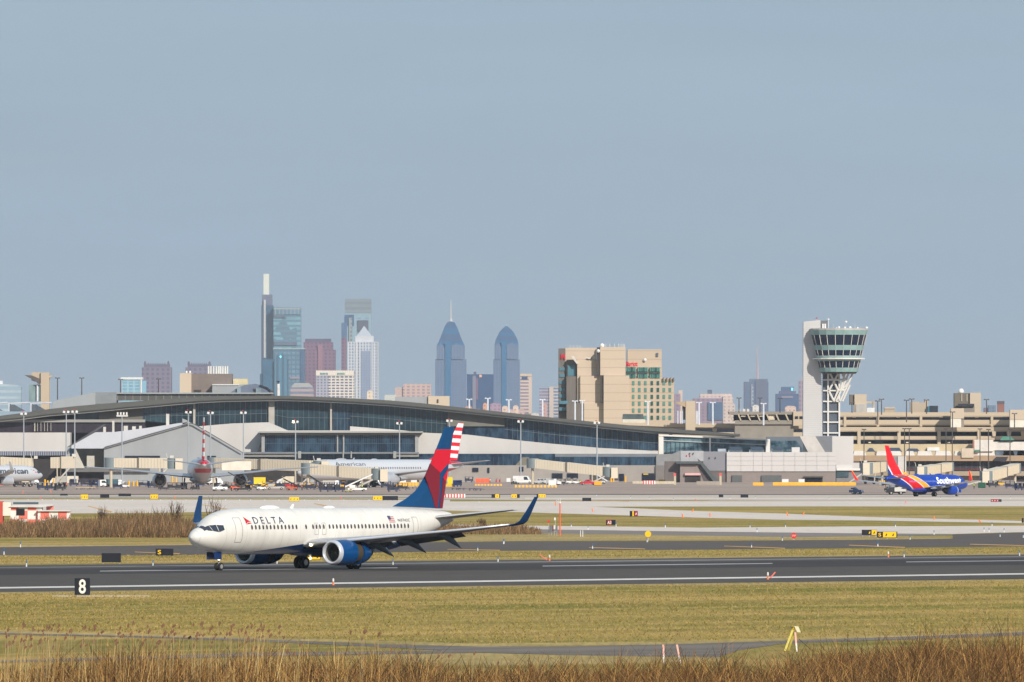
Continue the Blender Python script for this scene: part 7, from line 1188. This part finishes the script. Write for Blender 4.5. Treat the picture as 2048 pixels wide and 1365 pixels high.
barrier('yellow topped hoses and blocks behind the striped barrier', 1317, 1340, 959.5, 965, [mat('barrier_amber', (244, 172, 30))], n_=5); barrier('row of yellow kerb blocks right of the striped fin', 950, 1004, 968.6, 972.3, [VY, APR], n_=17, name='kerb_blocks'); barrier('row of amber kerb blocks in front of the vans', 1030, 1114, 970.6, 975.6, [VY, APR], n_=23, name='kerb_blocks'); barrier('yellow racks of dollies below the long silver fuselage', 786, 838, 965, 972.5, [VY, mat('rack_ochre', (206, 160, 60), 1, .6)], n_=16, name='dolly_racks'); barrier('yellow racks below the striped fin', 890, 910, 968, 974, [VY], n_=6, name='dolly_racks')
barrier('yellow rack behind the right engine and the long bridge', 600, 626, 966, 971.5, [VY, mat('rack_ochre', (206, 160, 60))], n_=8, name='dolly_racks')
def crate(label, x0, x1, t_, base, m_, name='equipment_box', cat='box', d=1.6):
    D = DG(base); s = Site(name, label, cat, (x0 + x1) / 2, D, 'boxes and bins at the gates'); a, c, h_ = s.x(x0), s.x(x1), s.z(t_); B().prism([(a, .12), (a, h_ * .9), (a + (c - a) * .12, h_), (c, h_), (c, .12)], 0, d).build('body', m_, s.o); B().box(a - .04, c + .04, -.05, d + .05, h_, h_ + .08).build('lid', m_, s.o); B().box(a + .05, c - .05, .1, d - .1, 0, .12).build('skid', VN, s.o)
crate('yellow box stack right of the striped fin', 895, 905, 955, 972, mat('container_yellow', (238, 204, 30))); crate('green dumpster behind the orange barrier', 935, 950.5, 952.5, 964, VGN, 'dumpster', 'dumpster', 3); crate('green dumpster at the left of the right hand bridge', 1957, 1971, 966, 976.5, VGN, 'dumpster', 'dumpster', 3); crate('amber tapered block beside the red pickup', 1188.5, 1203, 963.5, 971.5, mat('barrier_amber', (244, 172, 30)))
crate('white cube unit in front of the vans', 1097, 1112, 961, 973.5, VW); crate('white generator left of the amber barriers on the service block', 1564, 1577, 959, 967, VW); crate('white generator by the dark garage opening', 1597, 1609, 959, 967, VW); crate('white unit left of the orange barrier', 1013, 1021, 957, 965, VW); crate('amber board at the grey garage door', 1516, 1522, 955.5, 965, mat('barrier_amber', (244, 172, 30)), d=.3)
crate('white fuel skid between the two silver tails', 800, 812, 959, 967.5, VW); crate('white locker left of the blue fin', 822, 834, 958, 967, VW)
for px, ba, lb in ((992.5, 966, 'left red extinguisher trolley by the taupe wall'), (999.5, 966, 'right red extinguisher trolley by the taupe wall')):
    D = DG(ba); r = thing('extinguisher', lb, 'extinguisher', (XX(px, D), D, 0), 0, 'red extinguisher trolleys'); B().tube((0, 0, .15), (0, 0, 1.15), .26, .22, 8).build('cylinder', VR, r); B().tube((0, 0, 1.15), (.3, 0, 1.5), .05, .05, 5).build('handle', VN, r)
for px, lb in ((1350, 'red flag post left of the brown stair wall'), (1441, 'red flag post right of the stair foot')):
    D = DG(970); s = Site('flag_post', lb, 'post', px, D, 'red topped posts at the service block'); B().box(-.35, .35, -.3, .3, 0, s.z(952)).build('post', JC, s.o); B().box(-.45, .35, -.35, .2, s.z(952), s.z(947)).build('red_top', mat('post_red', (230, 92, 86), 1, .6), s.o)
# ground crew
def person(label, px, base, top_m, leg_m, pose=0):
    D = DG(base); r = thing('person', label, 'person', (XX(px, D), D, 0), random.uniform(-1, 1), 'ground crew on the apron'); me = bpy.data.meshes.new('person_body')
    v = [(0, 0, .95), (0, 0, 1.2), (0, 0, 1.45), (0, 0, 1.58), (0, 0, 1.72), (.1, 0, .88), (.12, .05 + .1 * pose, .48), (.12, 0, .06), (-.1, 0, .88), (-.12, -.08 * pose, .48), (-.12, 0, .06), (.2, 0, 1.42), (.27, 0, 1.14), (.27, -.15, .9), (-.2, 0, 1.42), (-.27, 0, 1.14), (-.25, -.18, .92)]
    e = [(0, 1), (1, 2), (2, 3), (3, 4), (0, 5), (5, 6), (6, 7), (0, 8), (8, 9), (9, 10), (2, 11), (11, 12), (12, 13), (2, 14), (14, 15), (15, 16)]
    rad = [.15, .15, .16, .06, .1, .09, .07, .05, .09, .07, .05, .07, .05, .04, .07, .05, .04]
    me.from_pydata(v, e, []); o = bpy.data.objects.new('body', me); COL.objects.link(o); o.parent = r; md = o.modifiers.new('skin', 'SKIN'); o.modifiers.new('smooth', 'SUBSURF').levels = 1
    for i, q in enumerate(rad): me.skin_vertices[0].data[i].radius = (q, q * .8)
    me.skin_vertices[0].data[0].use_root = True; me.materials.append(leg_m)
    B().lathe([(1.0, .19), (1.2, .2), (1.42, .19), (1.48, .1)], 'z', (0, 0, 0), 10).build('vest', top_m, r, smooth='all'); B().ball((0, 0, 1.68), .115, 8).build('cap', VN, r)
HV = mat('vest_orange', (250, 120, 40), 1, .7); HY_ = mat('vest_lime', (206, 226, 60), 1, .7); TR = mat('trousers_navy', (38, 42, 58), 1, .8)
for px, ba, m_, lb in ((463, 983, HV, 'person in orange vest standing behind the white utility pickup'), (497, 981, HY_, 'person in lime vest near the slanted belt loader'), (604, 982, HV, 'person in orange vest right of the orange red loader'), (724, 981, HY_, 'person in lime vest left of the dark tug'), (1160, 971, HY_, 'person in lime vest beside the red pickup'), (133, 977, HV, 'person in orange vest near the cream shed'), (1948, 979, HY_, 'person in lime vest left of the right dumpster'), (980, 967.5, VW, 'person in white by the end of the orange barrier')): person(lb, px, ba, m_, TR)

# more gate equipment under the bridges
for px, ba, lb, m_ in ((428, 971, 'white catering truck behind the nose wheel of the rear facing airliner', VW), (571, 970.5, 'cream catering truck beneath the long cream bridge', mat('truck_cream', (222, 208, 180), 1, .6)), (662, 973, 'grey service truck beneath the foreground bridge', mat('truck_grey', (186, 180, 170))), (705, 972, 'white service truck right of centre beneath the foreground bridge', VW), (60, 970, 'cream service truck behind the left airliner nose', mat('truck_cream', (222, 208, 180))), (382, 970, 'grey box truck behind the rear facing airliner, left side', mat('truck_grey', (186, 180, 170))), (868, 968, 'white box truck hidden behind the blue fin', VW), (1875, 972, 'cream box truck behind the cockpit of the blue airliner', mat('truck_cream', (222, 208, 180)))):
    boxtruck(lb, px, ba, R(175 if int(px) % 2 else 10), m_, L_=5.6, H_=2.8)
for px, ba, rz, lb in ((560, 976, 5, 'blue cart left of the orange red loader'), (598, 978.5, 5, 'blue cart right of the orange red loader'), (622, 980, 8, 'blue cart between the loaders and the blue cluster'), (400, 974, 5, 'blue cart behind the nose wheel of the rear facing airliner'), (286, 974, 5, 'blue cart right of the three bollards'), (170, 972.5, 5, 'blue cart behind the tan dollies'), (805, 981, 5, 'dark cart behind the blue fin edge'), (1122, 970.5, 5, 'dark cart right of the white cube unit'), (2020, 977, 5, 'blue cart left of the one at the right edge')):
    cart(lb, px, ba, R(rz), H_=2.0, L_=2.8, m_=VB if 'dark' not in lb else mat('cart_dark', (56, 58, 70)))
for px, ba, rz, m_, lb in ((522, 981, 20, VW, 'white tug under the right engine of the rear facing airliner'), (500, 976, 0, VY, 'yellow tug left of the container truck'), (578, 975, 0, VR, 'red tug beneath the long cream bridge'), (645, 976, 0, VW, 'white tug behind the first blue cart of the cluster'), (690, 977, 0, VY, 'yellow tug beneath the foreground bridge'), (390, 981, 0, VN, 'black tug under the rear facing airliner'), (1030, 970.5, 0, VN, 'black tug before the long white van'), (1778, 984, 0, VN, 'black tug under the red striped tail'), (250, 976.5, 0, VW, 'white tug left of the first of three bollards'), (326, 981, 0, mat('cart_dark', (56, 58, 70)), 'dark tug under the left engine of the rear facing airliner')): tug(lb, px, ba, R(rz), m_)
# ------------------------------------------------------------------ air
hz = bpy.data.materials.new('haze_air'); hz.use_nodes = True; t_ = hz.node_tree; t_.nodes.clear()
mo = t_.nodes.new("ShaderNodeOutputMaterial"); pv = t_.nodes.new("ShaderNodeVolumePrincipled")
pv.inputs['Color'].default_value = (.80, .88, .97, 1); pv.inputs['Density'].default_value = 2.1e-5; pv.inputs['Anisotropy'].default_value = 0.0
t_.links.new(pv.outputs[0], mo.inputs['Volume'])
o = B().box(-36500, 36500, -3500, 60500, -1.0, 420).build('haze', hz); o['kind'] = 'stuff'; o['label'] = 'pale blue haze softening the far city'
